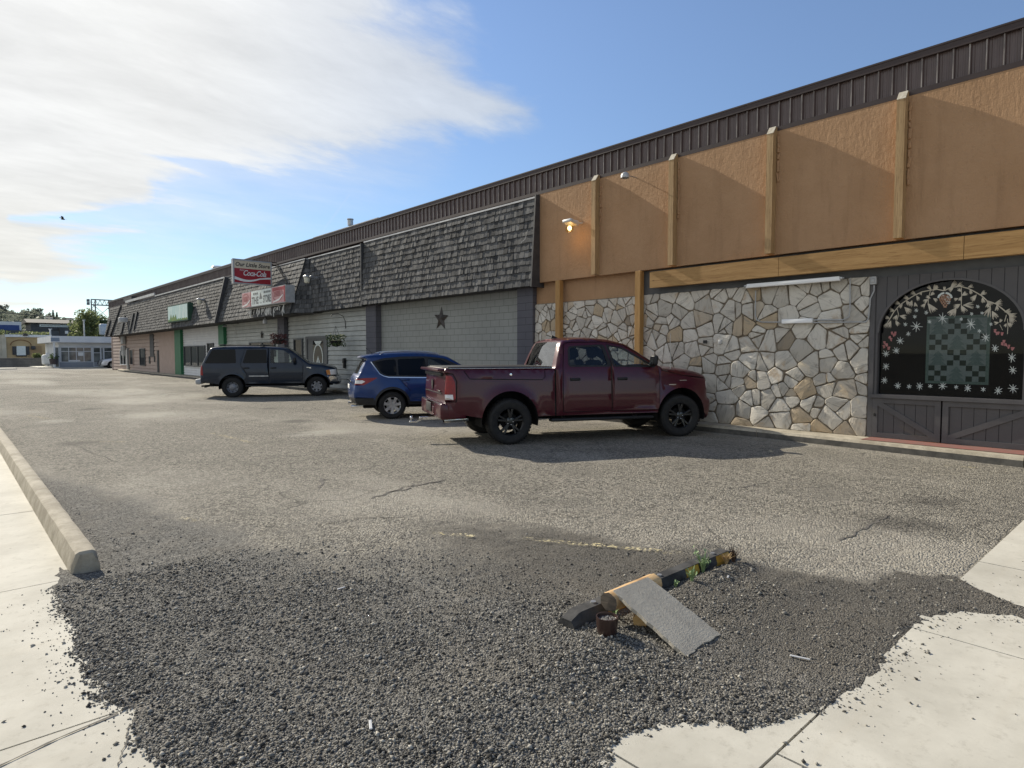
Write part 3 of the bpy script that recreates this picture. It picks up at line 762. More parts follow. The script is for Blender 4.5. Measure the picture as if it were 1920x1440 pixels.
def sprig(zx, zy, ang, L, n=17, spread=.75):
    for j in range(n):
        a = R(ang) + (j/(n-1)-.5)*2*spread*.55 + dr.uniform(-.08, .08); l = L*dr.uniform(.65, 1.05)
        pr_(mb, [wp(*zp(zx, zy)), wp(*zp(zx+math.cos(a)*l*.5, zy+math.sin(a)*l*.5)), wp(*zp(zx+math.cos(a)*l, zy+math.sin(a)*l))], [.004, .0085, .003], Nx)
def vine(pts, w=.016): pr_(mb, [wp(*zp(*p)) for p in pts], w, Nx)
vine([(830,250),(760,235),(690,245),(600,262),(520,300),(440,350),(370,400),(310,470),(270,540),(225,610)]); vine([(835,250),(900,215),(1000,205),(1080,225),(1150,260),(1220,300),(1290,365),(1370,385),(1440,440),(1500,490),(1540,540)])
vine([(690,245),(670,330),(665,400)], .01); vine([(1010,215),(1015,300),(1010,400)], .01); vine([(345,440),(360,500),(340,560)], .01); vine([(1310,380),(1315,450)], .01); vine([(1480,500),(1460,570)], .01); vine([(1490,540),(1495,620),(1490,700)], .008); vine([(1410,600),(1440,660)], .006)
for a in [(830,250,-75,45),(760,240,-100,50),(700,245,-130,60),(720,250,-60,70),(600,262,120,35),(540,290,-150,60),(545,300,60,60),(470,335,-160,60),(500,350,110,70),(530,370,80,55),(440,350,60,60),(380,390,-160,60),(400,390,130,50),(420,420,45,90),(320,460,-170,60),(345,500,120,60),(370,510,15,80),(270,540,-160,50),(280,560,110,80),(330,560,60,60),(245,580,120,60),
          (690,330,-150,50),(690,300,-40,50),(670,340,150,60),(640,380,130,60),(665,380,55,110),(700,400,60,80),(720,330,30,50),(900,215,-40,90),(960,205,-20,80),(930,220,150,60),(1010,260,-140,50),(1015,300,-30,70),(1015,310,120,50),(980,330,160,50),(1000,390,150,80),(1010,400,60,90),(1030,400,0,110),(960,420,120,120),(930,440,130,80),(1080,215,-20,60),(1100,240,70,50),(1170,290,130,90),(1210,290,-30,70),(1230,320,80,60),(1270,350,40,80),(1290,370,100,60),(1360,380,-10,80),(1380,400,90,60),(1310,420,110,110),(1330,460,60,90),(1460,470,-10,70),(1500,490,20,90),(1510,510,60,100),(1400,580,170,50),(1410,580,-60,40),(1490,580,40,60),(1480,590,120,40)]: sprig(*a)
mb.build('painted_pine_garland', M['paintc'], win, fixn=False)
for cl_ in (((1365,665),(1400,690),(1440,695),(1380,690)), ((1455,775),(1475,810),(1510,825),(1545,850),(1440,800),(1500,840)), ((295,690),(310,710),(262,735),(280,755),(320,690)), ((215,790),(240,810),(262,845),(210,830))):
    mb = bmb()
    for cx, cy_ in cl_:
        for j in range(3): pr_(mb, [wp(*zp(cx+dr.uniform(-14,14), cy_-14)), wp(*zp(cx+dr.uniform(-14,14), cy_+dr.uniform(8,22)))], [.024, .016], Nx, .0005)
    mb.build('painted_berries', M['paintr'], win, fixn=False)
mb = bmb()
for row in range(8):
    w_ = [55,66,66,60,52,42,30,15][row]; n = max(2, int(w_/11))
    for j in range(n):
        zx = 842 + (-w_ + 2*w_*(j+.5)/n); zy = 295+row*17
        mb.poly([wp(*zp(zx-11, zy)), wp(*zp(zx, zy-9)), wp(*zp(zx+11, zy)), wp(*zp(zx+5, zy+12)), wp(*zp(zx-5, zy+12))])
mb.build('painted_pine_cone', M['paintb'], win, fixn=False)
mb = bmb()
for sx in (-1, 1): vine2 = [wp(*zp(842+sx*q[0], q[1])) for q in ((6,272),(35,280),(62,300),(70,325))]; pr_(mb, vine2, .03, Nx, .0012)
for j in range(14): a = dr.uniform(0, 2*PI); zx = 842+dr.uniform(-50,50); zy = 300+dr.uniform(0,90); pr_(mb, [wp(*zp(zx-8, zy)), wp(*zp(zx, zy-7)), wp(*zp(zx+8, zy))], .007, Nx, .0012)
mb.build('painted_cone_highlights', M['paintw'], win, fixn=False)
# low doors of boards, rails and a brace
def panel_door(ya, yb, flip):
    mb = bmb(); mb.box((FX+.004, ya, .16), (FX+.06, yb, .86)); d = mb.build('panel_door', M['boards'], bld)
    mb = bmb(); x0 = FX-.022; x1 = FX+.004; w = .085
    mb.box((x0, ya, .16), (x1, ya+w, .86)); mb.box((x0, yb-w, .16), (x1, yb, .86)); mb.box((x0, ya+w, .775), (x1, yb-w, .86)); mb.box((x0, ya+w, .16), (x1, yb-w, .245)); mb.build('door_rails', M['slate'], d)
    a = (yb-w, .775) if not flip else (yb-w, .245); b = (ya+w, .245) if not flip else (ya+w, .775)
    mb = bmb(); A = Vector((0, a[0], a[1])); Bv = Vector((0, b[0], b[1])); dd = (Bv-A).normalized(); n = Vector((0, -dd.z, dd.y))*.045
    mb.prism([A+n+Vector((x0+.003, 0, 0)), Bv+n+Vector((x0+.003, 0, 0)), Bv-n+Vector((x0+.003, 0, 0)), A-n+Vector((x0+.003, 0, 0))], (.03, 0, 0)); mb.build('door_brace', M['slate'], d)
    return d
ym = atx(1765, 800, FX).y
d1 = panel_door(ym+.012, 3.97, False); d2 = panel_door(ym-1.25, ym-.012, True)
mb = bmb(); mb.rbox((FX-.03, 3.93, .56), (.03, .03, .05), None, .005, 1); mb.build('door_latch', M['black'], d1)
mb = bmb(); mb.box((FX-.01, -9, .155), (FX+.06, ym-1.27, .88)); mb.box((FX-.012, 3.975, .155), (FX+.06, 4.055, 3.0)); mb.build('lower_front', M['slate'], bld)

# ---- sage block wall with its pilasters
WX = 12.5
mb = bmb(); mb.box((WX, 13.2, .1), (14.65, 21.3, 3.7)); mb.build('block_wall', M['block'], bld)
for ya, yb in ((12.66, 13.30), (21.25, 22.0)):
    mb = bmb(); mb.box((12.26, ya, .1), (WX+.1, yb, 3.65)); mb.build('block_pilaster', M['blockpil'], bld)
# ---- lap siding
def lap(name, ya, yb, mat, z0=.15, z1=3.6, e=.2, x=WX, g=.022):
    mb = bmb(); z = z0
    while z < z1:
        mb.add([(x-.024, ya, z+g), (x-.024, yb, z+g), (x, yb, z+e), (x, ya, z+e), (x+.05, ya, z+g), (x+.05, yb, z+g), (x+.05, ya, z), (x+.05, yb, z), (x, ya, z), (x, yb, z)], [(0, 1, 2, 3), (0, 1, 5, 4), (4, 5, 7, 6), (6, 7, 9, 8)]); z += e
    mb.box((x+.051, ya, z0-.1), (x+.2, yb, z1))
    return mb.build(name, mat, bld, fixn=False)
lap('lap_siding', 22.0, 29.95, M['siding']); lap('lap_siding', 30.75, 39.1, M['siding'])
mb = bmb(); mb.box((12.27, 29.95, .1), (12.7, 30.75, 3.6)); mb.build('block_pilaster', M['blockpil'], bld)
for ya, yb in ((38.9, 39.85), (48.0, 49.5)):
    mb = bmb(); mb.box((12.3, ya, .1), (12.75, yb, 3.5)); mb.build('green_post', M['green'], bld)
lap('white_siding', 39.85, 48.0, M['whitewall'], .15, 3.5, .16)
mb = bmb(); mb.box((WX-.02, 49.5, .1), (12.8, 54.6, 3.5))
for z in (1.05, 1.6, 2.1, 2.6): mb.box((WX-.026, 49.5, z), (WX-.019, 54.6, z+.015))
mb.build('pink_panel', M['pinkpanel'], bld)
lap('pink_siding', 54.6, 72.8, M['pink'], .05, 3.4, .3, g=.05)
mb = bmb(); mb.box((12.45, 72.8, 0), (26, 72.95, 5.8)); mb.build('end_wall', M['pink'], bld)
# ---- doors and windows
M['board_white'] = M['white']
def window(px0, px1, py0, py1, mat_frame, nsplit=1, name='window', x=None, depth=.05, fw=.06):
    x = x or WX-.075; a = atx(px0, (py0+py1)/2, x); b = atx(px1, (py0+py1)/2, x); zt = (atx(px0, py0, x).z + atx(px1, py0, x).z)/2; zb_ = (atx(px0, py1, x).z + atx(px1, py1, x).z)/2
    y1, y0 = a.y, b.y
    return window_at(y0, y1, zb_, zt, mat_frame, nsplit, name, x, depth, fw)
def window_at(y0, y1, zb_, zt, mat_frame, nsplit=1, name='window', x=12.425, depth=.05, fw=.06):
    mb = bmb(); mb.box((x+.02, y0+fw, zb_+fw), (x+.06, y1-fw, zt-fw)); o = mb.build(name, M['pane'], bld)
    mb = bmb()
    mb.box((x-depth+.02, y0, zb_), (x+.07, y0+fw, zt)); mb.box((x-depth+.02, y1-fw, zb_), (x+.07, y1, zt)); mb.box((x-depth+.021, y0+fw, zt-fw), (x+.07, y1-fw, zt)); mb.box((x-depth+.021, y0+fw, zb_), (x+.07, y1-fw, zb_+fw))
    for i in range(1, nsplit):
        yy = y0 + (y1-y0)*i/nsplit; mb.box((x-depth+.024, yy-fw*.8, zb_+fw), (x+.07, yy+fw*.8, zt-fw))
    mb.build('window_frame', mat_frame, o)
    return o, y0, y1, zb_, zt
window(345, 384, 648, 687, M['frame'], 3); window(389, 400, 643, 690, M['frame'], 1)
window(468, 515, 641, 668, M['frame'], 2)
window(551, 567, 635, 690, M['frame'], 1, 'side_light')
# store door
y1 = 27.95; y0 = 25.75
mb = bmb(); mb.box((WX-.06, y0, .15), (WX+.05, y0+.16, 2.42)); mb.box((WX-.06, y1-.16, .15), (WX+.05, y1, 2.42)); mb.box((WX-.061, y0+.16, 2.30), (WX+.05, y1-.16, 2.42)); fr_ = mb.build('door_frame', M['frame'], bld)
mb = bmb(); mb.box((WX-.03, y0+.16, .15), (WX+.02, y1-.16, 2.30)); dr_ = mb.build('store_door', M['frame'], bld)
mb = bmb(); mb.box((WX-.036, y0+.42, .35), (WX-.02, y1-.75, 2.22)); mb.build('door_glass', M['pane'], dr_)
mb = bmb(); yc = (y0+y1)/2-.17; zc = 1.42
pts = [Vector((WX-.042, yc+.46*math.cos(a*PI/16), zc+.62*math.sin(a*PI/16))) for a in range(33)]; ribbon(mb, pts, .075, Nx)
mb.poly([(WX-.042, yc+.38, 2.20), (WX-.042, yc-.38, 2.20), (WX-.042, yc-.22, 2.06), (WX-.042, yc+.22, 2.06)])
for q in (-.3, -.15, 0, .12, .27): ribbon(mb, [Vector((WX-.043, yc+q*1.25, zc-.55)), Vector((WX-.043, yc+q*.3, zc+.1-abs(q)*.5))], .05, Nx)
mb.build('door_decal', M['paintw'], dr_, fixn=False)
# pink end: door, windows, gate
x = WX-.03
window_at(66.3, 68.9, .55, 1.95, M['whitewall'], 2); window_at(63.4, 64.9, .6, 2.0, M['pink']); window_at(59.1, 60.9, .6, 2.05, M['frame'])
mb = bmb(); mb.box((WX-.06, 65.1, .1), (WX+.03, 65.95, 2.1)); mb.build('door', M['trimdark'], bld)
mb = bmb(); mb.box((WX-.06, 65.95, .1), (WX+.03, 66.2, 2.1)); mb.build('door_post', M['white'], bld)
mb = bmb(); mb.box((WX-.06, 56.2, 1.35), (WX+.03, 57.4, 3.2)); mb.build('tall_opening', M['trimdark'], bld)
for q in ((54.7, 55.2, .1, 1.85), (55.9, 56.2, .95, 1.45), (57.5, 57.9, .8, 1.4)):
    mb = bmb(); mb.box((WX-.06, q[0], q[2]), (WX-.02, q[1], q[3])); mb.build('dark_post', M['black'], bld)

# ---- shake mansard
def shakes(mb, A, Bq, Cq, D, rows, seed, wmin=.07, wmax=.2):
    """A,B bottom edge; D,C top edge. Rows of individual shakes, each a thin tapered board."""
    A, Bq, Cq, D = map(Vector, (A, Bq, Cq, D)); rg = random.Random(seed)
    nrm = (Bq-A).cross(D-A).normalized()
    if nrm.x > 0: nrm = -nrm
    for i in range(rows):
        u0 = i/rows; u1 = min(1.0, (i+1.35)/rows)
        a = A.lerp(D, u0); b = Bq.lerp(Cq, u0); a1 = A.lerp(D, u1); b1 = Bq.lerp(Cq, u1); L = (b-a).length
        s = 0
        while s < L - .01:
            w = rg.uniform(wmin, wmax); e = min(L, s+w); t0 = s/L; t1 = e/L; g = .004/L
            dz = rg.uniform(-.025, .02)/((D-A).length) ; th = rg.uniform(.025, .045)
            p0 = a.lerp(b, t0+g).lerp(a1.lerp(b1, t0+g), -dz*3); p1 = a.lerp(b, t1-g).lerp(a1.lerp(b1, t1-g), -dz*3)
            q0 = a1.lerp(b1, t0+g); q1 = a1.lerp(b1, t1-g); tl = rg.uniform(-.006, .006)
            o0 = nrm*(th+tl); o1 = nrm*(th-tl); oo = nrm*.004
            mb.cr = max(.01, min(.99, rg.gauss(.42, .24)))
            mb.add([p0+o0, p1+o1, q1+oo, q0+oo, p0, p1], [(0, 1, 2, 3), (0, 4, 5, 1), (0, 3, 4), (1, 5, 2)])
            s = e
    mb.cr = 0
def mansard(A, Bq, Cq, D, rows, seed, flash=True, extra=None, backs=True):
    mb = bmb(); shakes(mb, A, Bq, Cq, D, rows, seed)
    if extra: 
        for q in extra: shakes(mb, *q)
    n_ = len(mb.v)
    mb.cr = .1
    if backs:
        mb.add([A, Bq, Cq, D, (12.62, A[1], A[2]), (12.62, Bq[1], Bq[2]), (12.62, Cq[1], Cq[2]), (12.62, D[1], D[2])], [(0,1,2,3), (0,4,5,1), (1,5,6,2), (3,7,4,0), (2,6,7,3)])
    o = mb.build('mansard_roof', M['shake'], bld, fixn=False)
    if flash:
        mb = bmb(); d = Vector(D); c = Vector(Cq); d.x -= .06; c.x -= .06; mb.box((min(d.x, c.x)+.02, min(d.y, c.y), d.z-.01), (12.4, max(d.y, c.y), d.z+.035)); mb.build('ridge_flashing', M['flash'], o)
    return o
m1 = mansard((12.0, 12.42, 3.50), (12.0, 21.85, 3.50), (12.16, 21.85, 5.90), (12.16, 12.42, 5.90), 12, 1)
mb = bmb(); mb.prism([(11.93, 12.37, 3.47), (12.62, 12.37, 3.47), (12.62, 12.37, 5.97), (12.10, 12.37, 5.97)], (0, .05, 0)); mb.build('mansard_end_trim', M['trimdark'], m1)
m2 = mansard((12.06, 21.9, 3.48), (12.06, 26.25, 3.46), (12.2, 26.9, 5.80), (12.2, 21.9, 5.84), 12, 2)
mb = bmb(); mb.box((12.0, 21.84, 3.5), (12.14, 21.92, 5.86)); mb.build('joint_board', M['trimdark'], m2)
# flared canopy over the shop entrance with its hipped return
m3 = mansard((11.40, 27.1, 3.40), (11.40, 36.85, 3.36), (12.05, 36.85, 5.82), (12.05, 26.9, 5.82), 12, 3,
             extra=[((12.06, 26.2, 3.42), (11.40, 27.1, 3.42), (12.05, 26.88, 5.80), (12.16, 26.80, 5.80), 12, 9, .07, .16)])
mb = bmb(); mb.beam((11.37, 27.08, 3.42), (12.03, 26.86, 5.82), .07, .05); mb.build('hip_board', M['shake'], m3)
mb = bmb(); mb.poly([(11.40, 27.1, 3.40), (12.06, 26.2, 3.42), (12.62, 26.2, 3.42), (12.62, 36.85, 3.40), (11.40, 36.85, 3.36)]); mb.build('canopy_soffit', M['trimdark'], m3, fixn=False)
m4 = mansard((11.28, 37.0, 3.34), (11.34, 69.6, 3.18), (11.88, 69.6, 5.86), (11.88, 37.0, 5.86), 13, 4, flash=False)
mb = bmb(); mb.prism([(11.2, 36.86, 3.32), (12.6, 36.86, 3.32), (12.6, 36.86, 5.9), (11.8, 36.86, 5.9)], (0, .14, 0)); mb.build('mansard_end_trim', M['trimdark'], m4)  # end piece kept dark: shade of the near end put into its colour
mb = bmb(); mb.box((11.80, 37.0, 5.85), (12.3, 52.5, 5.93)); mb.box((11.78, 52.6, 5.95), (11.86, 62.5, 6.14)); mb.build('ridge_flashing', M['flash'], m4)
mb = bmb(); mb.box((11.86, 60.5, 6.14), (12.3, 63.6, 6.4)); mb.build('roof_ridge_box', M['trimdark'], m4)
mb = bmb()
def mx(z): return 11.34 + (z-3.18)/(5.86-3.18)*.54
for y_, w_, za, zb__ in ((57.1, .42, 3.55, 4.95), (58.4, .42, 3.5, 4.9), (61.6, .9, 3.35, 4.8)):
    mb = bmb(); mb.add([(mx(za)-.14, y_, za), (mx(za)-.14, y_+w_, za), (mx(zb__)-.14, y_+w_, zb__), (mx(zb__)-.14, y_, zb__), (mx(za)+.1, y_, za), (mx(za)+.1, y_+w_, za), (mx(zb__)+.1, y_+w_, zb__), (mx(zb__)+.1, y_, zb__)], [(0,1,2,3), (0,4,5,1), (1,5,6,2), (2,6,7,3), (3,7,4,0)]); mb.build('louvre', M['black'], m4)
mb = bmb(); mb.beam((11.26, 66.2, 3.2), (11.84, 64.4, 5.86), .12, .1); mb.build('hip_board', M['shake'], m4)
mb = bmb(); mb.beam((11.26, 68.4, 3.2), (11.6, 67.8, 4.7), .12, .1); mb.build('hip_board', M['shake'], m4)
# ================================================================== vehicles
def crom(P, sub=4):
    """Catmull-Rom through rows of numbers; a row whose last entry is 1 is a sharp corner"""
    out = []; us = []
    n = len(P)
    for i in range(n-1):
        p1, p2 = P[i], P[i+1]
        p0 = P[i-1] if i > 0 and not p1[-1] else p1
        p3 = P[i+2] if i+2 < n and not p2[-1] else p2
        for k in range(sub):
            u = k/sub; row = []
            for a, b, c, d in zip(p0[:-1], p1[:-1], p2[:-1], p3[:-1]):
                row.append(.5*((2*b) + (-a+c)*u + (2*a-5*b+4*c-d)*u*u + (-a+3*b-3*c+d)*u**3))
            out.append(row); us.append(i+u)
    out.append(list(P[-1][:-1])); us.append(n-1.0)
    return out, us

def lerp_tab(tab, x):
    if x <= tab[0][0]: return tab[0][1]
    for (a, va), (b, vb) in zip(tab[:-1], tab[1:]):
        if x <= b: return va + (vb-va)*(x-a)/(b-a)
    return tab[-1][1]

def arc(cx, cz, r, a0, a1, n=20):
    return [(cx + r*math.cos(R(a0+(a1-a0)*i/n)), cz + r*math.sin(R(a0+(a1-a0)*i/n))) for i in range(n+1)]

def buf(pl, w):
    """outline of a thin stroke round a polyline"""
    L = []; Q = []
    for i, p in enumerate(pl):
        a = Vector(pl[max(i-1, 0)]); b = Vector(pl[min(i+1, len(pl)-1)]); d = (b-a).normalized(); n = Vector((-d.y, d.x))*w/2; p = Vector(p)
        L.append(tuple(p+n)); Q.append(tuple(p-n))
    return L + Q[::-1]
def vehicle(root, S):
    prof, us = crom(S['out'])                       # x, z, corner radius, crown
    arches = S['arches']; zb = S['sill']
    # closed side outline: profile (rear bottom .. front bottom), then the sill with the wheel arches cut in
    bot = []
    for (cx, cz, r) in sorted(arches, reverse=True):
        h = zb - cz; a = math.degrees(math.asin(max(-1, min(1, h/r))))
        bot += arc(cx, cz, r, a, 180-a, 22)
    side = [(p[0], p[1]) for p in prof] + bot
    pr2 = [(p[0], p[1]) for p in prof]
    tabz, tabx = S['wz'], S['wx']
    def W(x, z): return lerp_tab(tabz, z) - lerp_tab(tabx, x)
    def ymap(x, z):
        b = 1e9; r = .1
        for i in range(len(pr2)-1):
            ax, az = pr2[i]; bx, bz = pr2[i+1]; dx = bx-ax; dz = bz-az; L = dx*dx+dz*dz
            u = max(0, min(1, ((x-ax)*dx+(z-az)*dz)/(L+1e-12))); d = (ax+u*dx-x)**2+(az+u*dz-z)**2
            if d < b: b = d; r = prof[i][2]*(1-u)+prof[i+1][2]*u
        d = math.sqrt(b); ins = 0
        if d < r: ins = r - math.sqrt(max(0, r*r-(r-d)**2))
        y = W(x, z) - ins
        for (xc, zc, rr) in arches:                     # slight flare round the wheels
            q = math.hypot(x-xc, z-zc); 
            if q < rr+.16: y += S.get('flare', .02)*(1 - (q-rr)/.16 if q > rr else 1)**2
        return y
    # ---- constrained triangulation of the whole side
    V = []; E = []
    def addloop(P, closed=True):
        n0 = len(V); V.extend(Vector(p) for p in P); k = len(P)
        E.extend((n0+i, n0+(i+1) % k) for i in range(k if closed else k-1))
    addloop(side)
    for rg in S['regions']: addloop(rg['poly'])
    xs0 = min(p[0] for p in side); xs1 = max(p[0] for p in side); zs1 = max(p[1] for p in side)
    st = S.get('step', .075)
    x = xs0
    while x < xs1:
        z = .3
        while z < zs1:
            if inpoly(x, z, side): V.append(Vector((x + .001*math.sin(z*97), z)))
            z += st
        x += st
    for i in range(1, len(prof)-1):                     # rings just inside the outline so that the rounded corner is smooth
        a = Vector(pr2[i-1]); b = Vector(pr2[i+1]); d = (b-a).normalized(); n = Vector((d.y, -d.x)); r = prof[i][2]
        for f in (.08, .25, .55, 1.0):
            p = Vector(pr2[i]) + n*r*f
            if inpoly(p.x, p.y, side): V.append(p)
    vs, es, fs, *_ = delaunay_2d_cdt(V, E, [], 0, 1e-4)
    Y = [ymap(v.x, v.y) for v in vs]
    groups = {}
    liner = []
    for f in fs:
        c = (vs[f[0]] + vs[f[1]] + vs[f[2]])/3
        if not inpoly(c.x, c.y, side): continue
        k = -1
        for i, rg in enumerate(S['regions']):
            if inpoly(c.x, c.y, rg['poly']): k = i; break
        groups.setdefault(k, []).append(f)
        if k < 0 or not S['regions'][k].get('glass'): liner.append(f)
    def skin(mb, tris, sgn, off):
        idx = {}; pv = []; pf = []
        for f in tris:
            g = []
            for i in f:
                if i not in idx: idx[i] = len(pv); pv.append((vs[i].x, sgn*(Y[i]+off), vs[i].y))
                g.append(idx[i])
            pf.append(g if sgn < 0 else g[::-1])
        mb.add(pv, pf)
    body = MB(); lin = MB()
    for sgn in (-1, 1):
        skin(body, groups.get(-1, []), sgn, 0); skin(lin, liner, sgn, -.035)
    # ---- top, front and rear: strips across from side to side
    n = 15; strips = {}
    for i in range(len(prof)-1):
        u = (us[i]+us[i+1])/2; nm = None; fr = 1
        for (a, b, name, frac) in S['strips']:
            if a <= u < b: nm = name; fr = frac
        rows = []
        for j in (i, i+1):
            p = prof[j]; a = Vector(pr2[max(j-1, 0)]); b = Vector(pr2[min(j+1, len(pr2)-1)]); d = (b-a).normalized(); nn = Vector((-d.y, d.x))
            w = ymap(p[0], p[1]); row = []
            for k in range(n):
                q = -1 + 2*k/(n-1); cr = p[3]*(1-q*q)
                row.append((p[0]+nn.x*cr, q*w, p[1]+nn.y*cr))
            rows.append(row)
        for k in range(n-1):
            qm = abs(-1 + (2*k+1)/(n-1)); key = nm if (nm and qm < fr) else None
            mbx = body if key is None else strips.setdefault(key, MB())
            mbx.add([rows[0][k], rows[0][k+1], rows[1][k+1], rows[1][k]], [(0, 1, 2, 3)])
    bo = body.build('body', S['paint'], root, smooth=38, merge=.0015)
    lin.build('inner_lining', S.get('lining', M['black']), root, smooth=60)
    for k, mbx in strips.items():
        nm, mt = S['stripmats'][k]; mbx.build(nm, mt, root, smooth=40, merge=.0015)
    made = {}
    order = sorted(range(len(S['regions'])), key=lambda i: 'parent' in S['regions'][i])
    for i in order:
        rg = S['regions'][i]
        if rg.get('drop') or i not in groups: continue
        for sgn in ((-1, 1) if not rg.get('both') else (0,)):
            mb = MB()
            for q in ((-1, 1) if sgn == 0 else (sgn,)): skin(mb, groups[i], q, rg.get('off', 0))
            par = made.get((rg.get('parent'), sgn), root)
            o = mb.build(rg['name'], rg['mat'], par, smooth=38, fixn=False)
            made[(rg.get('id', rg['name']), sgn)] = o
            if rg.get('handle'):
                hx, hz = rg['handle']; h = MB(); y = ymap(hx, hz)
                h.rbox((hx, sgn*(y+.022), hz), (.2, .022, .034), None, .012, 2)
                h.rbox((hx, sgn*(y+.003), hz-.002), (.21, .012, .055), None, .01, 2)
                h.build('handle', S.get('handlemat', S['paint']), o, smooth=40)
    # ---- wheel wells and underbody
    mb = MB(); wh = S['wheel']; tw = S['tread']
    for (cx, cz, r) in arches:
        for sgn in (-1, 1):
            A = arc(cx, cz, r+.005, -12, 192, 18); y0 = sgn*(W(cx, cz+r)+S.get('flare', .02)-.012); y1 = sgn*(tw-.34)
            k = len(A)
            mb.add([(p[0], y0, p[1]) for p in A]+[(p[0], y1, p[1]) for p in A], [(i, i+1, k+i+1, k+i) for i in range(k-1)]+[[k+i for i in range(k)]])
    mb.rbox(((xs0+xs1)/2, 0, zb-.02), (xs1-xs0-.5, 1.1, .16), None, .03)
    for (cx, cz, r) in arches:
        mb.tube([(cx, -tw+.1, wh), (cx, tw-.1, wh)], .05, 8)
    mb.build('underbody', M['dark'], root)
    return ymap, W, prof, us

def wheel(root, pos, yaw, sgn, r, w, rimr, kind, rimmat):
    """rim as the part, tyre as its piece; local axle along y, outer face at sgn"""
    Mx = Matrix.Translation(pos) @ Matrix.Rotation(yaw, 4, 'Z') @ Matrix.Rotation(-sgn*PI/2, 4, 'X')   # local z -> outward
    mb = MB()
    mb.lathe([(rimr, -w*.5), (rimr+.004, w*.36), (rimr+.006, w*.44), (rimr-.012, w*.46), (rimr-.03, w*.38), (rimr-.04, -w*.4)], 40, Mx)
    hub = .075
    if kind == 'five':
        for k in range(5):
            a0 = 2*PI*k/5+.3
            for da in (-.17, .17):
                A = Vector((math.cos(a0)*hub*.8, math.sin(a0)*hub*.8, w*.36)); B = Vector((math.cos(a0+da)*(rimr-.02), math.sin(a0+da)*(rimr-.02), w*.40))
                t_ = MB(); t_.beam(A, B, .042, .035, .008); mb.add([Mx @ Vector(v) for v in t_.v], t_.f)
    elif kind == 'seven':
        for k in range(7):
            a0 = 2*PI*k/7+.2
            A = Vector((math.cos(a0)*.03, math.sin(a0)*.03, w*.36)); B = Vector((math.cos(a0)*(rimr-.012), math.sin(a0)*(rimr-.012), w*.41))
            t_ = MB(); d = (B-A).normalized(); s_ = Vector((-d.y, d.x, 0)); 
            pts = [A-s_*.02, A+s_*.02, B+s_*.042, B-s_*.042]
            t_.prism(pts, (0, 0, .025)); mb.add([Mx @ Vector(v) for v in t_.v], t_.f)
    else:
        prof = [(rimr-.03, w*.30), (rimr-.05, w*.34), (rimr*.62, w*.24), (rimr*.5, w*.30), (.05, w*.33), (0.0, w*.33)]
        mb.lathe(prof, 32, Mx)
    mb.lathe([(hub+.01, w*.30), (hub+.01, w*.38), (.035, w*.41), (0, w*.41)], 20, Mx)
    o = mb.build('wheel', rimmat, root, smooth=35)
    if kind in ('five', 'seven'):
        d = MB(); d.lathe([(0, w*.12), (rimr*.62, w*.12), (rimr*.62, w*.08), (0, w*.08)], 28, Mx); d.build('brake_disc', M['steel'] if kind == 'seven' else M['dark'], o, smooth=35)
        nn = MB()
        for k in range(5):
            c = Mx @ Vector((math.cos(2*PI*k/5)*.055, math.sin(2*PI*k/5)*.055, w*.40)); nn.ico(c, .011, 1)
        nn.build('wheel_nuts', M['chrome'], o)
    else:
        hh = MB()
        for k in range(8):
            a = 2*PI*k/8; c0 = Vector((math.cos(a)*rimr*.78, math.sin(a)*rimr*.78, w*.30)); t_ = MB(); t_.lathe([(0, 0), (.022, 0), (.022, .012), (0, .014)], 10)
            hh.add([Mx @ (Vector(v)+c0) for v in t_.v], t_.f)
        hh.build('rim_holes', M['dark'], o)
    ty = MB()
    prof = [(rimr-.01, -w*.5), (rimr+.02, -w*.52), (r*.86, -w*.54), (r*.955, -w*.47), (r*.99, -w*.36), (r, -w*.2), (r, w*.2), (r*.99, w*.36), (r*.955, w*.47), (r*.86, w*.54), (rimr+.02, w*.52), (rimr-.01, w*.47)]
    ty.lathe(prof, 64, Mx)
    nb = 44                                              # tread blocks round the shoulder
    for k in range(nb):
        a = 2*PI*k/nb
        for z0, z1, ph in ((-.46, -.16, 0), (-.1, .1, .5), (.16, .46, 0)):
            aa = a + ph*2*PI/nb; ww = PI/nb*.62
            pts = [Vector((math.cos(aa+q*ww)*(r*(.985 if abs(zz) > .3 else .999)), math.sin(aa+q*ww)*(r*(.985 if abs(zz) > .3 else .999)), zz*w)) for q, zz in ((-1, z0), (1, z0), (1, z1), (-1, z1))]
            t_ = MB(); c = Vector((math.cos(aa), math.sin(aa), 0)); t_.prism(pts, c*r*.016); ty.add([Mx @ Vector(v) for v in t_.v], t_.f)
    ty.build('tyre', M['rubber'], o, smooth=30)
    return o

def carpaint(name, c, c2, metal=.3, dust=.25):
    t = NT(name); P = t.pos()
    col = t.mix(t.sstep(t.noise(P, 2.2, 5, .6), .35, .7), c, c2)
    sep = t.n('SeparateXYZ', inp={0: P}).outputs
    dd = t.m('MULTIPLY', t.sstep(sep[2], .95, .3), t.m('MULTIPLY', t.sstep(t.noise(P, 7, 5, .65), .35, .75), dust))
    col = t.mix(dd, col, (.2, .17, .14))
    rough = t.m('ADD', .28, t.m('MULTIPLY', dd, .8))
    return t.done(t.pbsdf(col=col, rough=rough, metal=metal, coat=.45, coatr=.03, spec=.3))

